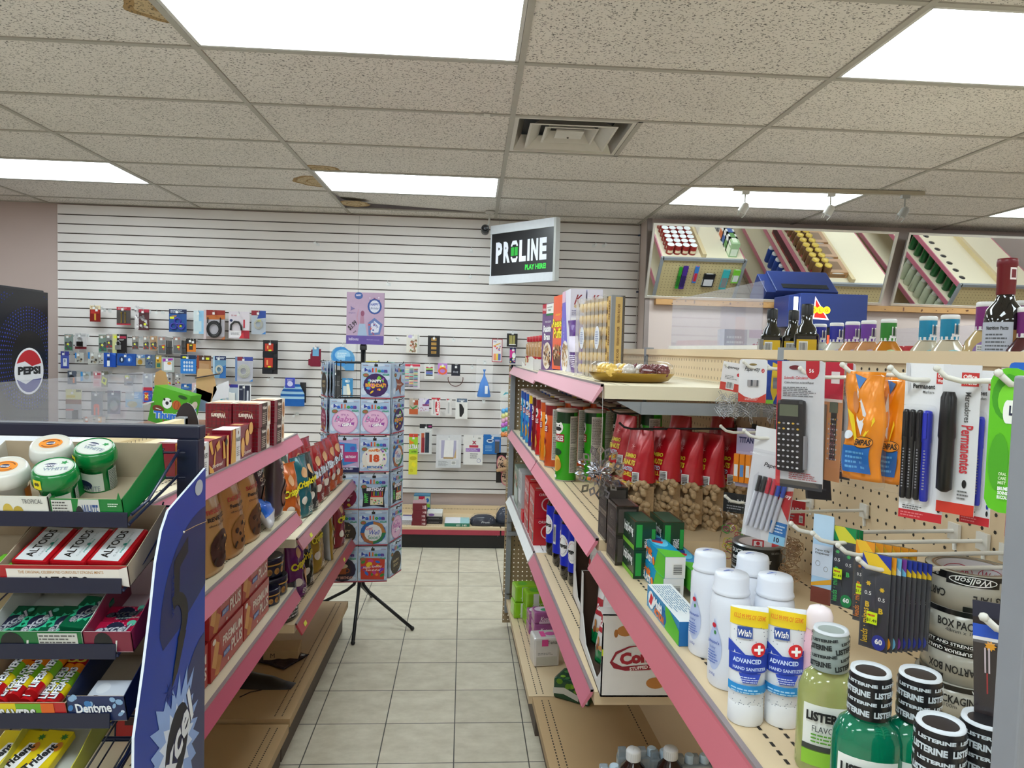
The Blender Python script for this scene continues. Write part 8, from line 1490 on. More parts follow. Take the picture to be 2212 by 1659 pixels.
wall_item(712,740,768,800,M('#ffffff',.1,'film',.1),sk(('e',.35,.5,.3,.34,'#5a9ac8'),('e',.7,.38,.28,.36,'#5a9ac8'),('e',.45,.5,.34,.36,'#3a8ad0'),('e',.5,.55,.3,.2,'#8ac0e4'),('l',.3,.45,.75,.65,3,'#e0f0fa'),('r',.6,.0,.95,.5,'#4a90c8')),'blue sponge glove in a clear bag behind the poster','cleaning glove')
wall_item(715,800,737,857,'#3c3c3e',sk(('r',0,.8,1,1,'#1c1c1e'),('l',.2,.4,.9,.6,4,'#8a8a8c')),'dark grey card seen through the spinner rack',Y=YB-.08)
wall_item(739,817,762,859,'#3a88bc',sk(('r',.1,.0,.5,.6,'#c8d4d8'),('p',[(.4,.7),(.65,.7),(.8,.25),(.75,0),(.5,.1)],'#e8e4d0'),('e',.5,.85,.25,.08,'#a8c8dc')),'blue card with a cream toilet brush seen through the spinner rack',Y=YB-.08)
wall_item(787,780,820,800,'#d8cc5a',sk(('r',.2,.3,.8,.6,'#b0a84a')),'yellow card top sticking up behind the spinner rack')
wall_item(832,782,852,800,'#8ac0b8',sk(('l',.2,.3,.8,.7,2,'#4a8a84')),'small teal card top behind the spinner rack')
MC = ['#b8b0a0','#d8d8a0','#8ac0a4','#6ad0a8','#d86a5a','#4aa078','#b8404a','#e8c83a','#3a6ab0','#2a8a7a','#7a4a9a','#1c3a7a','#2a2a2e','#1c1c20']
wall_item(870,785,907,840,'#cfcace',sk(('r',0,.88,1,.97,'#c83048'),*[('r',.08,.80-.055*i,.36,.825-.055*i,MC[i]) for i in range(14)],*[('r',.38,.80-.055*i,.62,.825-.055*i,MC[(i*3+2) % 14]) for i in range(14)],*[('r',.64,.80-.055*i,.88,.825-.055*i,MC[(i*5+1) % 14]) for i in range(14)]),'card of many small coloured threads with a red top',grp='sundry packs on the right slatwall')
SG = 'sundry packs on the right slatwall'
W_ = lambda *a,**k: wall_item(*a,grp=SG,**k)
W_(884,861,903,895,'#b8a898',sk(('r',0,0,1,.35,'#b8562a'),('p',[(.0,.6),(.4,.3),(.9,.5),(.9,.6),(.4,.42)],'#3a8a4a'),('r',.5,.6,1,.9,'#a84a2a')),'small orange and green pack left of the purple-white one')
W_(905,861,927,888,'#d4ccdc',sk(('p',[(.5,.5),(1,.6),(1,1),(.8,.9)],'#5a4aa0'),('r',.35,.4,1,.55,'#8a3a6a'),('x',.1,.0,.9,.3,8,.07,['#b8909c','#d8c0cc'])),'white pouch with a purple corner')
W_(883,937,902,1025,'#d8d43a',sk(('r',0,.92,1,1,'#c8402c'),('p',[(0,.5),(1,.5),(1,.92),(0,.92)],'#9ac82a'),('p',[(0,.86),(.6,.78),(.1,.72)],'#e8821c'),('t','ULTRA',.45,.68,.12,'#16221a',{'w': 1.1,'b': .08}),('t','ULTRA',.45,.68,.12,'#f0f0ec',{'w': 1.06,'b': .04}),('t','LATEX',.6,.56,.04,'#16221a',{'w': .6,'b': .04}),('e',.5,.4,.4,.05,'#b8b020'),('x',.1,.08,.8,.28,6,.2,['#e8dc2a','#c8c02a'])),'yellow-green rubber glove pack with large white letters beside the spinner rack')
W_(878,723,906,763,'#d8d4ca',sk(('e',.3,.9,.2,.09,'#b4a8d0'),('x',.25,.1,.75,.7,26,.09,['#7a5a3a','#5a7a3a','#a8644a','#c8a898']),('r',.85,0,.95,1,'#b8b8b8')),'clear pack of brown and green beads',blister=(.15,.08,.8,.75))
W_(924,725,950,771,'#17161a',sk(*[('r',.28,.15+.2*i,.72,.28+.2*i,'#a8803a') for i in range(4)],('l',.3,.17,.7,.3,2,'#6a4a1c')),'black card with four gold hair clips',depth=2)
W_(1063,732,1085,782,'#e0dada',sk(('r',0,0,.06,1,'#a8283a'),('r',.94,0,1,1,'#a8283a'),('r',0,0,1,.03,'#a8283a'),('r',0,.97,1,1,'#a8283a'),('t','Hello',.35,.88,.07,'#2a5ab0',{'w': .4}),('p',[(.1,.66),(.8,.8),(.8,.84),(.1,.7)],'#e8b42a'),('x',.25,.5,.8,.68,12,.08,['#d84a6a','#4a7ac8','#e8c84a']),('r',.15,.08,.4,.36,'#e8946a'),('r',.42,.08,.6,.36,'#e8c84a'),('r',.6,.08,.85,.36,'#5a6aa8')),'red-edged card with coloured rulers near the shelf end')
W_(1095,715,1118,749,'#17161a',sk(('r',0,.84,1,1,'#d8d8da'),*[('r',.22+.1*i,.15,.27+.1*i,.72,'#c8c070') for i in range(6)],('r',.2,.12,.85,.16,'#e0e0e0')),'black card with gold pins above the end of the shelf')
for i,(v0,v1) in enumerate(((751,785),(790,826))): W_(1101,v0,1114,v1,'#1c2050',sk(('p',[(0,.3),(.9,.5),(.8,.9),(0,.85)],'#c8308a'),('e',.7,.5,.3,.2,'#dfe8e4'),('x',.1,.05,.9,.3,6,.14,['#e8d04a','#e87a9a','#c8c8dc'])),'navy and magenta card half hidden by the shelf end, %s' % ('upper','lower')[i])
W_(917,786,938,819,'#d8d6d0',sk(*[('r',.15,.72-.1*i,.85,.8-.1*i,c) for i,c in enumerate(('#b83048','#8ac83a','#16202c','#4a3aa0','#2a6ac0','#141418'))]),'white card wrapped with coloured hair bands')
W_(946,785,966,809,'#b47ac8',sk(('r',.2,.5,.8,.8,'#e8d84a'),('o',.5,.32,.48,.34,.2,'#e0603a')),'purple card with an orange scrunchie')
wall_item(975,788,994,812,'#1c1e2c',sk(('t','Goody',.5,.35,.2,'#c8ccd8',{'w': .6,'i': .3})),'black card holding a beaded headband',grp=SG,extra=lambda b,w,h: b.tube([(w*.85*math.cos(a),-.004,h*.1-h*.35+h*.62*math.sin(a)*1.1) for a in [PI*.93+i*(PI*1.14)/18 for i in range(19)]],.003,M('#5a2a24',.5),5),kidname='headband')
def bagglove(b,w,h):
    m = M('#4a82d0',.3); b.lathe([(w*.38,h*.03),(w*.42,h*.06),(w*.32,h*.25),(w*.26,h*.38),(w*.07,h*.56),(w*.03,h*.66),(w*.1,h*.74)],m,14,sy=.45)
    b.box((w*.05,-w*.2,h*.12),(w*.22,-w*.19,h*.32),'#dfe4ec')
    f = MB(); 
wall_item(1028,776,1064,860,M('#ffffff',.1,'film',.1),sk(),'clear bag of blue costume gloves with a twisted top',grp=SG,extra=bagglove,kidname='blue_contents')
def eggs(b,w,h):
    for i,(x,y,c) in enumerate(((.3,.58,'#5aa8e0'),(.65,.6,'#5aa8e0'),(.3,.47,'#dcdc90'),(.6,.5,'#dcdc90'),(.32,.38,'#dca8c4'),(.66,.41,'#dca8c4'),(.3,.28,'#c070c8'),(.6,.31,'#c070c8'),(.35,.19,'#3ab4a4'),(.66,.21,'#3ab4a4'),(.3,.09,'#e08a4a'),(.62,.09,'#e8905a'))):
        b.sphere(((x-.5)*w,-.018,y*h),w*.21,M(c,.3),10,sz=1.15)
wall_item(1080,844,1103,947,M('#ffffff',.1,'film',.1),sk(('r',.0,.86,1,1,'#d8dcd8'),('p',[(.2,.9),(.8,.95),(.5,.98)],'#4ab0c0')),'clear strip bag of pastel plastic eggs',grp=SG,extra=eggs,kidname='plastic_eggs')
W_(932,859,951,898,'#dcd8d8',sk(('r',0,.9,1,1,'#c8404a'),('e',.7,.5,.28,.48,'#c82a38'),('t','Realmont',.7,.48,.2,'#f4e8e8',{'w': 1.5,'rot': PI/2,'b': .04}),('r',.25,.1,.32,.9,'#7a7a7c')),'white card with a red oval brand word running upwards')
W_(963,861,976,897,'#d4d0ce',sk(('r',.35,.1,.6,.85,'#b8b8b8'),('e',.3,.95,.2,.04,'#c8404a')),'narrow white card with a silver tool')
W_(984,861,1010,905,'#e0dedb',sk(('r',.1,.82,.95,1,'#5a6a80'),('t','Goody',.5,.9,.1,'#e8e8ec',{'w': .5,'i': .3}),('p',[(.3,.75),(.5,.72),(.72,.5),(.7,.3),(.5,.1),(.35,.12)],'#17171a')),'white card with a black half-moon comb')
W_(906,916,933,981,'#cfd0d0',sk(('r',0,.86,1,1,'#17151c'),('r',.7,.9,.95,.95,'#b03a80'),('r',.15,.05,.38,.7,'#b8502a'),('r',.2,.05,.42,.55,'#8a1a2c'),('r',.46,.05,.78,.72,'#1c2a3a')),'clear pack of combs with a black header',blister=(.05,.02,.95,.8))
W_(942,940,996,1011,'#cfcfd2',sk(('r',.12,.28,.88,.86,'#d8d6da'),('r',.2,.3,.8,.84,'#a8a4c0'),('p',[(.3,.3),(.34,.84),(.7,.84),(.68,.3)],'#e4e2e2'),('p',[(.7,.3),(.8,.3),(.8,.6)],'#c8a878'),('r',.3,.28,.7,.33,'#a88a5a'),('r',.08,.02,.92,.25,'#c8cacd'),('l',.1,.05,.5,.22,5,'#8a8c90'),('b',.62,.1,.8,.22)),'large clear pack with a picture of white curtains',depth=3,t=.01)
W_(1001,940,1043,1004,'#dcdad8',sk(('t','x',.55,.75,.12,'#a83048',{'b': .04}),('r',.3,.58,.76,.66,'#b83048'),('r',.12,.44,.86,.56,'#8a5aa8'),('l',.14,.45,.84,.55,2,'#d8c8e8'),('l',.35,.2,.8,.4,3,'#7a7a80'),('o',.8,.14,.1,.07,.015,'#2a4a9a'),('b',.72,.86,.92,.94)),'white vacuum-pack with a red and purple band',depth=2,t=.006)
W_(1044,939,1082,981,'#1d6ab4',sk(('e',.38,.68,.2,.1,'#c8dcec'),('e',.38,.68,.15,.05,'#2a3a6a'),('l',.12,.15,.55,.45,4,'#8ab8e0'),('r',.66,.05,.92,.75,'#4a4c54'),('r',.66,.66,.92,.75,'#8a94c8'),('p',[(.5,.9),(1,.9),(1,1),(.4,1)],'#c8d4e0')),'blue card with a grey sleep item',depth=2)
def slip(b,w,h):
    lp = M('#b8767c',.8); 
    for x,y,rz in ((-.18,.25,.2),(.25,.25,-.1)):
        b.lathe([(w*.28,0),(w*.29,.008)],lp,20,(0,0),sy=2.0)
        n = 42
        for i in range(len(b.v)-n-38,len(b.v)): pass
    b.v = []; b.f = []; b.mi = []; b.sm = []
    for k,(cx,cz,a) in enumerate(((-.22,.62,.15),(.0,.22,-.1),(.34,.25,.1))):
        S = lambda u,v,l,cx=cx,cz=cz,a=a,k=k: Vector((cx*w+u*math.cos(a)-v*math.sin(a),-.01-.006*k-LIFT*2*l,cz*h+u*math.sin(a)+v*math.cos(a)))
        b.on(S); b.ell(0,0,w*.26,h*.3,'#c86a80'); b.L += 1; b.ell(0,0,w*.23,h*.27,'#c8a890'); b.L += 1; r = random.Random(k)
        for i in range(46): aa = r.uniform(0,6.28); q = r.uniform(0,.9); b.ell(w*.22*q*math.cos(aa),h*.26*q*math.sin(aa),w*.03,w*.026,'#1c1416',n=6)
    b.T = Matrix.Translation((.0,-.04,.46*h)) @ Matrix.Rotation(-.25,4,'Y'); b.bbox((-w*.5,-.03,0),(w*.5,.03,h*.1),M('#b08c68',.8),.012); b.bbox((-w*.1,-.03,h*.1),(w*.5,.03,h*.34),M('#c09c78',.8),.03); b.T = Matrix.Identity(4); b.box((.0,-.02,h*.86),(w*.4,-.018,h*.96),'#8a8a2a')
wall_item(1072,978,1116,1043,'#1a1618',sk(),'leopard print and tan slippers hanging behind the shelf end','slippers',extra=slip,kidname='slippers',name='slipper_set')
for u,v,nm in ((221,668,'first empty one in the top row'),(233,669,'second empty one in the top row'),(348,673,'between the chain hooks and the purple rings'),(426,736,'right of the second row'),(858,731,'left of the bead pack'),(980,733,'first empty one right of the gold clips'),(1017,734,'second empty one right of the gold clips'),(1020,791,'left of the blue glove bag'),(1045,864,'under the blue glove bag'),(585,816,'under the socks'),(1018,540,'upper one left of the hanging sign'),(1016,596,'lower one left of the hanging sign'),(840,612,'lone one above the poster'),(1284,528,'left of the pair right of the sign'),(1305,528,'right of the pair right of the sign'),(685,525,'high up on the left panel'),(640,893,'low one left of the spinner rack'),(665,968,'lowest one left of the spinner rack')):
    p = at(u,v,Y=YB-.05); put('whook',whook,(p.x,YB-.022,p.z),0,'empty wire hook, '+nm,'hook','wire hooks on the slatwall')
# ================================================================ goods on the low wall shelf
ZL = .1685
def low(name,u0,u1,v0,v1,Y,d,col,spec,label,cat,grp=None,z=ZL,rz=0,top=(),n=1):
    P = at((u0+u1)/2,(v0+v1)/2,Y=Y); c,w,h = fit(u0,u1,v0,v1,P,rz); b = Box(w,d,h,M(col,.4)); b.face('f'); draw(b,w,h,spec); b.face('t'); draw(b,w,d,list(top)); o = b.obj(name); o.location = (c.x,Y+d/2,z); o.rotation_euler = (0,0,rz); return tag(o,label,cat,grp)
low('notebook_stack',866,892,1132,1142,5.62,.18,'#c8c8d0',sk(('l',0,0,1,1,6,'#8a8a90')),'thin stack of white notebooks with a purple cover strip','notebook',top=[('r',0,0,1,1,'#dcdce4'),('r',0,.8,1,1,'#3a2a7a')])
for k in range(5):
    low('maroon_box',890+(k % 2),921-(k % 3),1131-8*k-(6 if k == 4 else 0),1139-8*k,5.60,.15,'#6d1c2a',sk(('t','XB',.8,.5,.5,'#e0c8cc',{'w': .2}),('r',.9,.2,.96,.8,'#d8c0c4')),'flat maroon box, %s of the leaning stack' % ('bottom','second','third','fourth','topmost')[k],'box','flat maroon boxes',z=ZL+.0302*k,rz=.03*(k-2),top=[('r',0,.2,1,1,'#a8848c')])
low('battery_box',893,928,1088,1140,5.80,.1,'#1c6a8c',sk(('r',0,.62,1,.96,'#b4c0b0'),('r',.3,.68,.68,.96,'#b81c3c'),('t','maxell',.49,.82,.1,'#f4e4e8',{'w': .32,'b': .04}),('r',0,.5,1,.64,'#8ac02a'),('e',.85,.8,.1,.09,'#2a6ab0'),('r',.65,.15,.8,.45,'#cfe0e8')),'teal and grey box with a red label behind the maroon stack','box')
for k,(c,lb) in enumerate((('#26262a','bottom'),('#2c2c30','middle'),('#d4d2d0','top'))):
    low('case',922,955,1129-7.5*k,1136-7.5*k,5.66,.16,c,sk(('l',.1,.2,.9,.8,1,'#6a6a70')) if k < 2 else sk(('e',.3,.5,.2,.4,'#7a5aa0')),'flat %s case of the black and white stack' % lb,'case','flat cases',z=ZL+.03*k,top=[('r',0,0,1,1,'#dcdcd8')] if k == 2 else [])
low('exercise_book',960,1014,1139,1145,5.58,.22,'#2a7a64',sk(('t','140',.8,.5,.7,'#dfe8e4',{'w': .16}),('t','HILROY',.55,.5,.6,'#dfe8e4',{'w': .16})),'white and teal exercise book lying flat in the middle of the shelf','notebook',top=[('r',0,.1,.62,1,'#dfe0e8'),('r',.62,.1,1,1,'#9cc8cc'),('t','Hilroy',.82,.9,.06,'#b83a4a',{'w': .2})])
def poly_bag(w,d,h,col,seed,prt=''):
    b = MB(); r = random.Random(seed); n = 16; vs = []; k = 7
    for j in range(k):
        q = j/(k-1); s = math.cos(q*PI/2)**.5 if q < 1 else 0.02
        for i in range(n): a = 2*PI*i/n; e = 1+r.uniform(-.08,.08); vs.append((w/2*s*e*math.copysign(abs(math.cos(a))**.7,math.cos(a)),d/2*s*e*math.copysign(abs(math.sin(a))**.7,math.sin(a)),h*math.sin(q*PI/2)))
    b.add(vs,[(j*n+i,j*n+(i+1) % n,(j+1)*n+(i+1) % n,(j+1)*n+i) for j in range(k-1) for i in range(n)]+[tuple(range(n))[::-1],tuple(range((k-1)*n,k*n))],col,True); return b
o = empty('clothing_bag'); kid(poly_bag(.21,.15,.075,M('#2a2e3c',.9),3),'folded_cloth',o,'folded navy cloth'); b = poly_bag(.235,.17,.085,M('#ffffff',.15,'film',.02),8); kid(b,'clear_bag',o); b = MB(); b.on(plane((-.04,-.087,.015),(1,0,0),(0,0,1))); b.text('Fruit',.06,.02,.016,'#d8dce0',.07,it=.3); kid(b,'print',o); p = at(1043,1130,Y=5.68); o.location = (p.x,5.68,ZL); tag(o,'clear bag of folded navy clothing, left one','clothing bag')
o = empty('clothing_bag'); kid(poly_bag(.2,.15,.12,M('#3a4050',.9),5),'folded_cloth',o,'folded navy cloth'); kid(poly_bag(.23,.18,.135,M('#ffffff',.15,'film',.02),9),'clear_bag',o); p = at(1098,1120,Y=5.72); o.location = (p.x,5.72,ZL+.012); tag(o,'taller clear bag of dark clothing beside the end of the right shelves','clothing bag')
low('flat_folder',1064,1112,1137,1141,5.60,.2,'#1c1c20',sk(),'flat black folder under the taller clothing bag','folder',z=ZL)
# ================================================================ soda cooler far left
o = empty('soda_cooler',(-3.165,5.42,0),math.atan2(.10,.55)*0+0); b = MB(); W_,D_ = .72,.85
rzc = 0
o.rotation_euler = (0,0,PI/2-rzc)            # local front (-Y) faces the aisle
b.bbox((-.95,0,.02),(0,.62,1.925),M('#15161c',.35),.01); kid(b,'cabinet',o)
b = MB(); b.bbox((-.94,-.03,.1),(-.004,-.001,1.91),M('#0c0d14',.25),.004); b.on(plane((-.94,-.0302,.1),(1,0,0),(0,0,1)))
cx,cz = .71,1.33
r = random.Random(2)
for R0,dens,big in ((.20,44,.006),(.222,48,.0065),(.244,52,.007),(.266,56,.0075),(.288,60,.008),(.31,64,.0085),(.332,68,.007),(.354,72,.006),(.47,90,.005),(.49,94,.006),(.51,98,.0065),(.53,102,.006)):
    for i in range(dens):
        a = 2*PI*i/dens; x,z = cx+R0*math.cos(a),cz+R0*math.sin(a)*1.02
        if .01 < x < .93 and .05 < z < 1.78: b.ell(x,z,big*.8,big*.8,'#1c2f9a',n=5)
b.L = 3; lx = .71; b.ell(lx,cz-.09,.165,.165,'#e0e2ea',n=32); b.L += 1
b.poly([(lx+.15*math.cos(a),cz-.09+.15*math.sin(a)) for a in [PI*.12+i*PI*.76/14 for i in range(15)]]+[(lx-.05,cz-.02),(lx+.03,cz-.055)],'#b81c28'); b.poly([(lx+.15*math.cos(a),cz-.09+.15*math.sin(a)) for a in [-PI*.12-i*PI*.76/14 for i in range(15)]]+[(lx-.04,cz-.18),(lx+.04,cz-.15)],'#2a2f8a')
b.text('PEPSI',lx,cz-.085,.058,'#14161c',.255,bold=.06); kid(b,'door_sign',o,'black sign with blue dots and a round red, white and blue logo'); tag(o,'tall black soda cooler with a round logo at the far left','soda cooler')
# ================================================================ mirrors, ledge, lottery units, track lights, sign, camera
MIR = bpy.data.materials.new('mirror'); MIR.use_nodes = True; q = MIR.node_tree.nodes['Principled BSDF']; q.inputs['Metallic'].default_value = 1; q.inputs['Roughness'].default_value = .015; q.inputs['Base Color'].default_value = (.86,.88,.88,1)
def mirror(x0,x1,lb):
    o = empty('wall_mirror',(x0,5.765,2.04)); o.rotation_euler = (math.atan2(.205,.57),0,0); w,h = x1-x0,.607; fm = M('#dcdcda',.35,'metal'); f = .018
    b = MB(); b.box((f*.6,-.004,f*.6),(w-f*.6,.004,h-f*.6),MIR); kid(b,'glass',o,'mirror glass')
    b = MB(); b.box((0,-.012,0),(w,.008,f),fm); b.box((0,-.012,h-f),(w,.008,h),fm); b.box((0,-.012,f),(f,.008,h-f),fm); b.box((w-f,-.012,f),(w,.008,h-f),fm); b.box((.01,.0045,.01),(w-.01,.008,h-.01),'#8a6a48'); kid(b,'frame',o)
    return tag(o,lb,'mirror')
mirror(1.385,3.375,'long white-framed tilted mirror on the back wall, left one above the lottery boxes'); mirror(3.46,5.44,'white-framed tilted mirror on the back wall, right one behind the bottles')
b = MB(); b.box((1.47,5.72,1.985),(6.4,5.779,2.03),M('#b98d58',.6,'',.12,14)); r = random.Random(1)
for i in range(60): x = r.uniform(1.5,6.3); b.box((x,5.7195,1.99+r.uniform(0,.03)),(x+.012,5.72,1.996+r.uniform(0,.03)),'#6d4526')
tag(b.obj('wood_ledge'),'raw knotty pine ledge under the mirrors','ledge')
b = MB(); b.sphere((0,0,0),.012,'#e8e8ea',12,sy=.4); b.sphere((0,-.004,0),.005,'#444',8); o = b.obj('mirror_bolt'); p = at(1902,650,Y=5.75); o.location = (p.x,5.772,p.z); tag(o,'round white bolt between the two mirrors','bolt')
NB = M('#1c3478',.35); NB2 = M('#17254c',.4)
def olg():
    o = empty('lottery_terminal'); b = MB(); b.bbox((0,0,0),(.46,.3,.225),NB,.006); b.bbox((-.07,.03,.0),(0,.3,.21),NB,.004); kid(b,'housing',o,'blue plastic housing')
    b = MB(); b.box((-.035,.028,.02),(-.006,.03,.20),M('#ffffff',.5,'glow',2.0)); kid(b,'light_strip',o,'lit white strip')
    b = MB(); b.on(plane((.08,-.001,.05),(1,0,0),(0,0,1))); RD = M('#ff2418',.5,'glow',.5); YL = M('#ffd820',.5,'glow',.5); WL = M('#ffe8ec',.5,'glow',.6)
    b.poly([(.006,.004),(.018,.155),(.118,.0)],WL); b.L += 1; b.poly([(.016,.014),(.024,.135),(.102,.01)],RD); b.L += 1
    for i,x in enumerate((.012,.056,.1)): b.ell(x,.065,.025,.025,YL)
    b.L += 2
    for x,ch in ((.012,'O'),(.056,'L'),(.1,'G')): b.text(ch,x,.065,.022,'#8a4a10')
    kid(b,'logo',o,'lit red and yellow logo')
    b = MB(); b.bbox((.01,.02,-.16),(.45,.28,0),M('#121318',.4),.004); b.box((.1,.018,-.14),(.13,.02,-.04),M('#66ff20',.5,'glow',.4)); b.box((.2,.018,-.13),(.22,.02,-.05),M('#ff5a38',.5,'glow',.4)); kid(b,'screen_base',o); return o
p = at(1727,706,Y=5.36); o = olg(); o.scale = (1.16,1,1.16); o.location = (p.x,5.36,at(1800,708,Y=5.36).z); tag(o,'royal blue lottery terminal box with a lit logo below the left mirror','lottery terminal'); OZ = o.location.z
b = MB(); b.box((.05,.302,.06),(.42,.306,.17),'#0a0c12'); b.box((.06,.2,.2255),(.40,.26,.2275),'#0a0c12'); kid(b,'vent_recess',o,'black recess at the back')
b = MB(); b.box((-.1,.0,0),(.62,.33,OZ-.189),M('#4a4a50',.6)); o = b.obj('terminal_stand'); o.location = (p.x,5.35,0); tag(o,'grey stand that carries the blue lottery terminal','stand')
# track lights
a0 = at(1590,409,z=H-.02); a1 = at(1995,420,z=H-.02); ty = a0.y; o = empty('track_light',(a0.x,ty,H-.004)); L_ = (Vector((a1.x,a1.y,0))-Vector((a0.x,a0.y,0))).length
o.rotation_euler = (0,0,math.atan2(a1.y-a0.y,a1.x-a0.x)); b = MB(); b.box((-.02,-.018,-.024),(L_,.018,0),M('#a89f8c',.4)); b.box((-.36,-.006,-.01),(-.02,.006,0),M('#c8c4ba',.4)); kid(b,'track',o)
for k,(u,wht) in enumerate(((1598,1),(1790,1),(1962,0))):
    q = at(u,420,z=H-.03); x = (q.x-a0.x)/math.cos(o.rotation_euler.z); b = MB(); c = M('#cfcfca' if wht else '#9a9a96',.4)
    b.box((x-.025,-.016,-.045),(x+.025,.016,-.024),c); b.tube([(x,0,-.045),(x,0,-.11)],.005,c,8); b.T = Matrix.Translation((x-.004,0,-.135)) @ Matrix.Rotation(.5,4,'Y') @ Matrix.Rotation(.2,4,'X')
    b.lathe([(.014,.035),(.026,.02),(.028,-.03)],c,18); b.lathe([(.028,-.03),(.022,-.026),(.001,-.022)],M('#d8e4e4',.2),18,cap=False)
    for a in (0,2.1,4.2): b.tube([(.028*math.cos(a),.028*math.sin(a),-.03),(.022*math.cos(a),.022*math.sin(a),-.06)],.003,c,5)
    b.T = Matrix.Identity(4); kid(b,'spotlight',o,'small white spotlight head' if wht else 'small grey spotlight head')
tag(o,'ceiling track with three small spotlight heads in front of the mirrors','track light')
# hanging lottery sign
A = Vector((.128,5.70,0)); B = Vector((.585,5.22,0)); zt = at(1056,492,Y=5.70).z; zb = at(1055,612,Y=5.70).z; w = (B-A).length; h = zt-zb
o = empty('hanging_sign',(A.x,A.y,zb),math.atan2(B.y-A.y,B.x-A.x)); b = MB(); b.box((0,-.014,0),(w,.014,h),M('#15161b',.3)); kid(b,'panel',o,'black sign panel')
b = MB(); fm = M('#c8ccd2',.4); b.bbox((-.006,-.022,h-.055),(w+.012,.022,h+.012),fm,.002); b.bbox((-.006,-.022,-.012),(w+.012,.022,.055),fm,.002); b.box((w-.006,-.024,-.01),(w+.014,.024,h+.012),M('#aeb0ae',.4)); b.box((-.004,-.016,0),(.008,.016,h),fm); kid(b,'frame',o)
b = MB(); b.on(plane((0,-.0145,0),(1,0,0),(0,0,1))); WT = '#dfe3f0'; gw = .073; x = .052; zc = h*.53; hh = .165
for i,ch in enumerate('PROLINE'):
    ww = .038 if ch == 'I' else gw
    ww = .032 if ch == 'I' else .078
    if ch != 'O': b.text(ch,x+ww/2,zc,hh,WT,ww-.008,2,0,.055)
    else:
        for sy in (1,-1):
            b.poly([(x,zc+sy*hh*.3),(x+.016,zc+sy*hh*.5),(x+ww-.02,zc+sy*hh*.5),(x+ww-.006,zc+sy*hh*.3),(x+ww-.006,zc+sy*hh*.24),(x+ww-.02,zc+sy*hh*.24),(x+ww-.024,zc+sy*hh*.32),(x+.018,zc+sy*hh*.32),(x+.014,zc+sy*hh*.24),(x,zc+sy*hh*.24)],WT,2)
        b.rect(x,zc-hh*.2,x+ww*.42,zc+hh*.2,'#28a838',2); b.rect(x+ww*.5,zc-hh*.2,x+ww-.006,zc+hh*.2,'#28a838',2)
    x += ww+.006
b.text('PLAY HERE!',w*.72,h*.24,.042,'#3ad04a',.21,2,0,.05); kid(b,'lettering',o,'white and green lettering')
b = MB()
for xx in (.075,w-.11):
    z = h+.012; k = 0
    while z < H-zb-.006: b.T = Matrix.Translation((xx,0,z)) @ Matrix.Rotation(PI/2*(k % 2),4,'Z'); b.tube([(.004*math.cos(t*PI/3),0,.007+.008*math.sin(t*PI/3)) for t in range(7)],.0011,M('#b9bbbd',.3,'metal'),4,cap=False); z += .0125; k += 1
b.T = Matrix.Identity(4); kid(b,'chains',o); tag(o,'black and green lottery sign hanging on chains from the ceiling','sign')
o = empty('security_camera'); p = at(1048,497,Y=5.72); o.location = p; b = MB(); b.T = Matrix.Rotation(PI/2-.1,4,'X') @ Matrix.Rotation(.0,4,'Z'); b.lathe([(.028,-.05),(.032,-.04),(.032,.05),(.028,.056),(.024,.05),(.001,.05)],M('#17181a',.3),20); b.lathe([(.012,.051),(.008,.055),(.001,.056)],M('#4a4c52',.1),14,cap=False); b.T = Matrix.Identity(4); kid(b,'housing',o,'black camera body')
b = MB(); b.tube([(.0,.03,.02),(.03,.03,.05),(.035,.03,H-p.z-.01)],.008,M('#c8c6c0',.4),8); b.lathe([(.035,H-p.z-.018),(.04,H-p.z-.006)],M('#c8c6c0',.4),20,(.035,-.0)); b.v = [v for v in b.v]; kid(b,'mount',o,'white ceiling mount'); tag(o,'small black security camera on a white mount beside the hanging sign','security camera')
b = MB(); px = 1.385; b.tube([(px,YB-.035,H-.01),(px+.003,YB-.035,2.5),(px-.002,YB-.035,2.1),(px,YB-.035,1.5),(px,YB-.035,.05)],.003,M('#c8c4c4',.5),6)
for z in (2.58,2.1): b.box((px-.008,YB-.04,z),(px+.008,YB-.02,z+.012),'#2a3a5a')
tag(b.obj('wall_cable'),'thin pale cable running down the right edge of the slatwall','cable')
# ================================================================ the next aisles, seen in the mirrors
def gon2(xc,y0,y1,zt,panel_items,lb,hw=.43,levels=(1.15,.8,.45)):
    o = empty('gondola_shelving',(xc,0,0)); b = MB(); b.box((-.02,y0,0),(.02,y1,zt+.05),M('#cdb98e',.5)); kid(b,'back_panel',o)
    for z in (zt,)+levels:
        for sx in (-1,1):
            b = MB(); b.box((min(sx*.02,sx*hw),y0,z-.03),(max(sx*.02,sx*hw),y1,z),BE2); b.box((min(sx*hw,sx*(hw+.012)),y0,z-.045),(max(sx*hw,sx*(hw+.012)),y1,z+.002),PK); kid(b,'shelf',o)
    b = MB(); b.box((-hw,y1+.004,.05),(hw,y1+.008,zt),PEG2); kid(b,'end_panel',o)
    b = MB(); b.box((-hw-.02,y1+.002,0),(-hw+.01,y1+.03,zt+.01),GR); b.box((hw-.01,y1+.002,0),(hw+.02,y1+.03,zt+.01),GR); b.box((-hw,y1+.002,zt-.02),(hw,y1+.03,zt+.01),GR); kid(b,'end_frame',o)
    return tag(o,lb,'shelving')
PEG2 = M('#cbb98a',.5)
b = MB(); b.box((0,0,0),(1,1,1),PEG2)
g2 = gon2(2.35,1.2,4.26,1.5,None,'second gondola shelf unit, seen only in the left mirror, with a pegboard end'); g3 = gon2(3.92,1.2,4.42,1.36,None,'third gondola shelf unit, seen only in the mirrors'); g4 = gon2(5.5,1.2,4.42,1.4,None,'fourth gondola shelf unit, seen only in the right mirror')
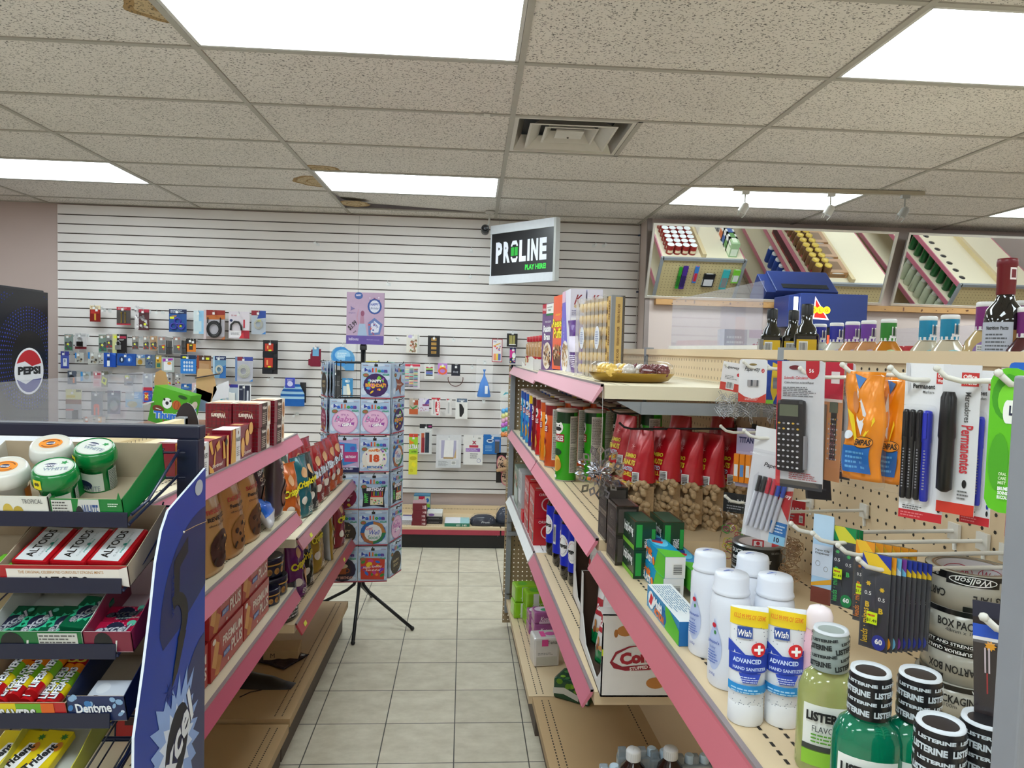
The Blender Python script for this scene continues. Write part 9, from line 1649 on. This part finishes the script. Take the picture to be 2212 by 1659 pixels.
def pegholes(b,x0,x1,y,z0,z1):
    x = x0
    while x < x1:
        z = z0
        while z < z1: b.add([(x,y,z),(x+.007,y,z),(x+.007,y,z+.007),(x,y,z+.007)],[(3,2,1,0)],'#4a3a26'); z += .035
        x += .035
for g,y,zt in ((g2,4.2685,1.48),(g3,4.4285,1.34),(g4,4.4285,1.38)): b = MB(); pegholes(b,-.38,.4,y,.6,zt); kid(b,'peg_holes',g)
CAN2 = lambda: (lambda b: (b.lathe([(.036,0),(.037,.003),(.037,.1),(.036,.103)],M('#8c2420',.3),16,cap=False),b.lathe([(.0365,.1),(.0365,.104),(.033,.102),(.001,.102)],M('#dfe2e4',.3),16,cap=False),b.on(cyl(.0373),8),b.rect(-.03,.02,.03,.05,'#d8c8a8'),b.obj('food_can'))[-1])(MB())
k = 0
for i in range(4):
    for j in range(9):
        if i > 1 and j > 5: continue
        put('can2',CAN2,(2.0+.08*i,4.18-.085*j,1.501),PI,'red can in the left mirror, file %s, %s from the end' % (('one','two','three','four')[i],ORD[j]),'can','red cans on the second gondola')
def cart(c1,c2,w,d,h):
    return box_thing('tea_carton',w,d,h,M(c1,.4),{'f': [('r',.1,.1,.9,.6,c2)],'b': [('r',.1,.1,.9,.6,c2),('e',.5,.8,.3,.1,'#eee')],'l': [('r',.1,.1,.9,.6,c2)],'r': [('r',.1,.1,.9,.6,c2)],'t': [('r',.2,.2,.8,.8,c2)]})
for j,(c1,c2) in enumerate((('#9ab88a','#dfe8d0'),('#e0e0dc','#5a8a4a'),('#d8dce0','#3a5a9a'),('#e4dcd4','#c86a3a'),('#5a5a60','#8a8a90'),('#c8302c','#eee'))):
    put('tc%d' % j,cart(c1,c2,.15,.085,.16 if j < 4 else .12),(2.66,4.15-.1*j-(.12 if j > 3 else 0),1.501),PI/2,'%s tea carton on the second gondola, in the left mirror' % ('pale green','white and green','white and blue','cream and orange','grey','red')[j],'carton','cartons in the mirror')
JR = lambda c,l,r=.045,h=.14: (lambda: (lambda b: (b.lathe([(r*.9,0),(r,.01),(r,h*.8),(r*.8,h*.9)],M(c,.25),16),b.lathe([(r*.82,h*.88),(r*.82,h),(.001,h)],M(l,.3),16,cap=False),b.obj('jar'))[-1])(MB()))
for z,c,l,nm in ((1.361,'#6a4a2c','#d8b84a','gold-lidded brown jar'),):
    for j in range(12):
        for i in range(2): put('jrA',JR(c,l),(3.56+.1*i,4.3-.1*j,z),0,'%s seen in the left mirror, row %s, %s from the end' % (nm,('one','two')[i],ORD[j]),'jar','jars in the mirror')
for j in range(8): put('dog',cart('#8c1c24','#3a1418',.2,.06,.24),(3.56,4.3-.16*j,1.151),-PI/2,'dark red pet food carton in the mirror, %s from the end' % ORD[j],'carton','pet food cartons')
for j in range(6): put('tray%d' % (j > 5),cart('#a87c50','#7a5a38',.22,.26,.07),(3.78,4.2-.3*j,1.361),0,'open brown cardboard tray in the mirror, %s from the end' % ORD[j],'tray','cardboard trays in the mirror')
for j in range(10):
    put('jrB',JR('#2a4a9a','#dfe0e4',.04,.2),(3.56,4.32-.13*j,.801),0,'blue bottle on the lower mirrored shelf, %s from the end' % ORD[j],'bottle','blue bottles in the mirror')
    put('jrC',JR('#c9d4b8','#dfe4dc',.045,.24),(5.15,4.32-.13*j,.801),0,'pale green jug in the right mirror, %s from the end' % ORD[j],'bottle','jugs in the right mirror')
    put('jrD',JR(('#1c5a2c'),'#1c1c20',.04,.25),(5.15,4.3-.14*j,1.151),0,'dark green bottle in the right mirror, %s from the end' % ORD[j],'bottle','green bottles in the right mirror')
for k,(x,c1,c2,w_,h_) in enumerate(((2.13,'#2a9a2a','#1a6a1a',.03,.26),(2.18,'#4a2a8a','#2a1a5a',.05,.28),(2.3,'#3a7ac8','#c82a3a',.04,.2),(2.45,'#1c1c20','#d8d8dc',.12,.16),(2.62,'#3ab0b4','#8a8a8c',.07,.24),(2.73,'#7ac83a','#d8dcd8',.07,.16))):
    put('eh%d' % k,cart(c1,c2,w_,.02,h_),(x,4.29,1.12+(.16 if k in (2,5) else .1)-h_*.3),PI,'%s hanging on the mirrored pegboard end' % ('green umbrella','purple umbrella','blue toothbrush pack','black pack','teal bulb pack','lime pack')[k],'hanging pack','packs on the mirrored pegboard')
b = MB(); b.box((2.349,3.0,1.56),(2.352,3.9,1.76),ACR); tag(b.obj('acrylic_divider'),'clear acrylic divider on the second gondola, seen in the left mirror','acrylic sheet')
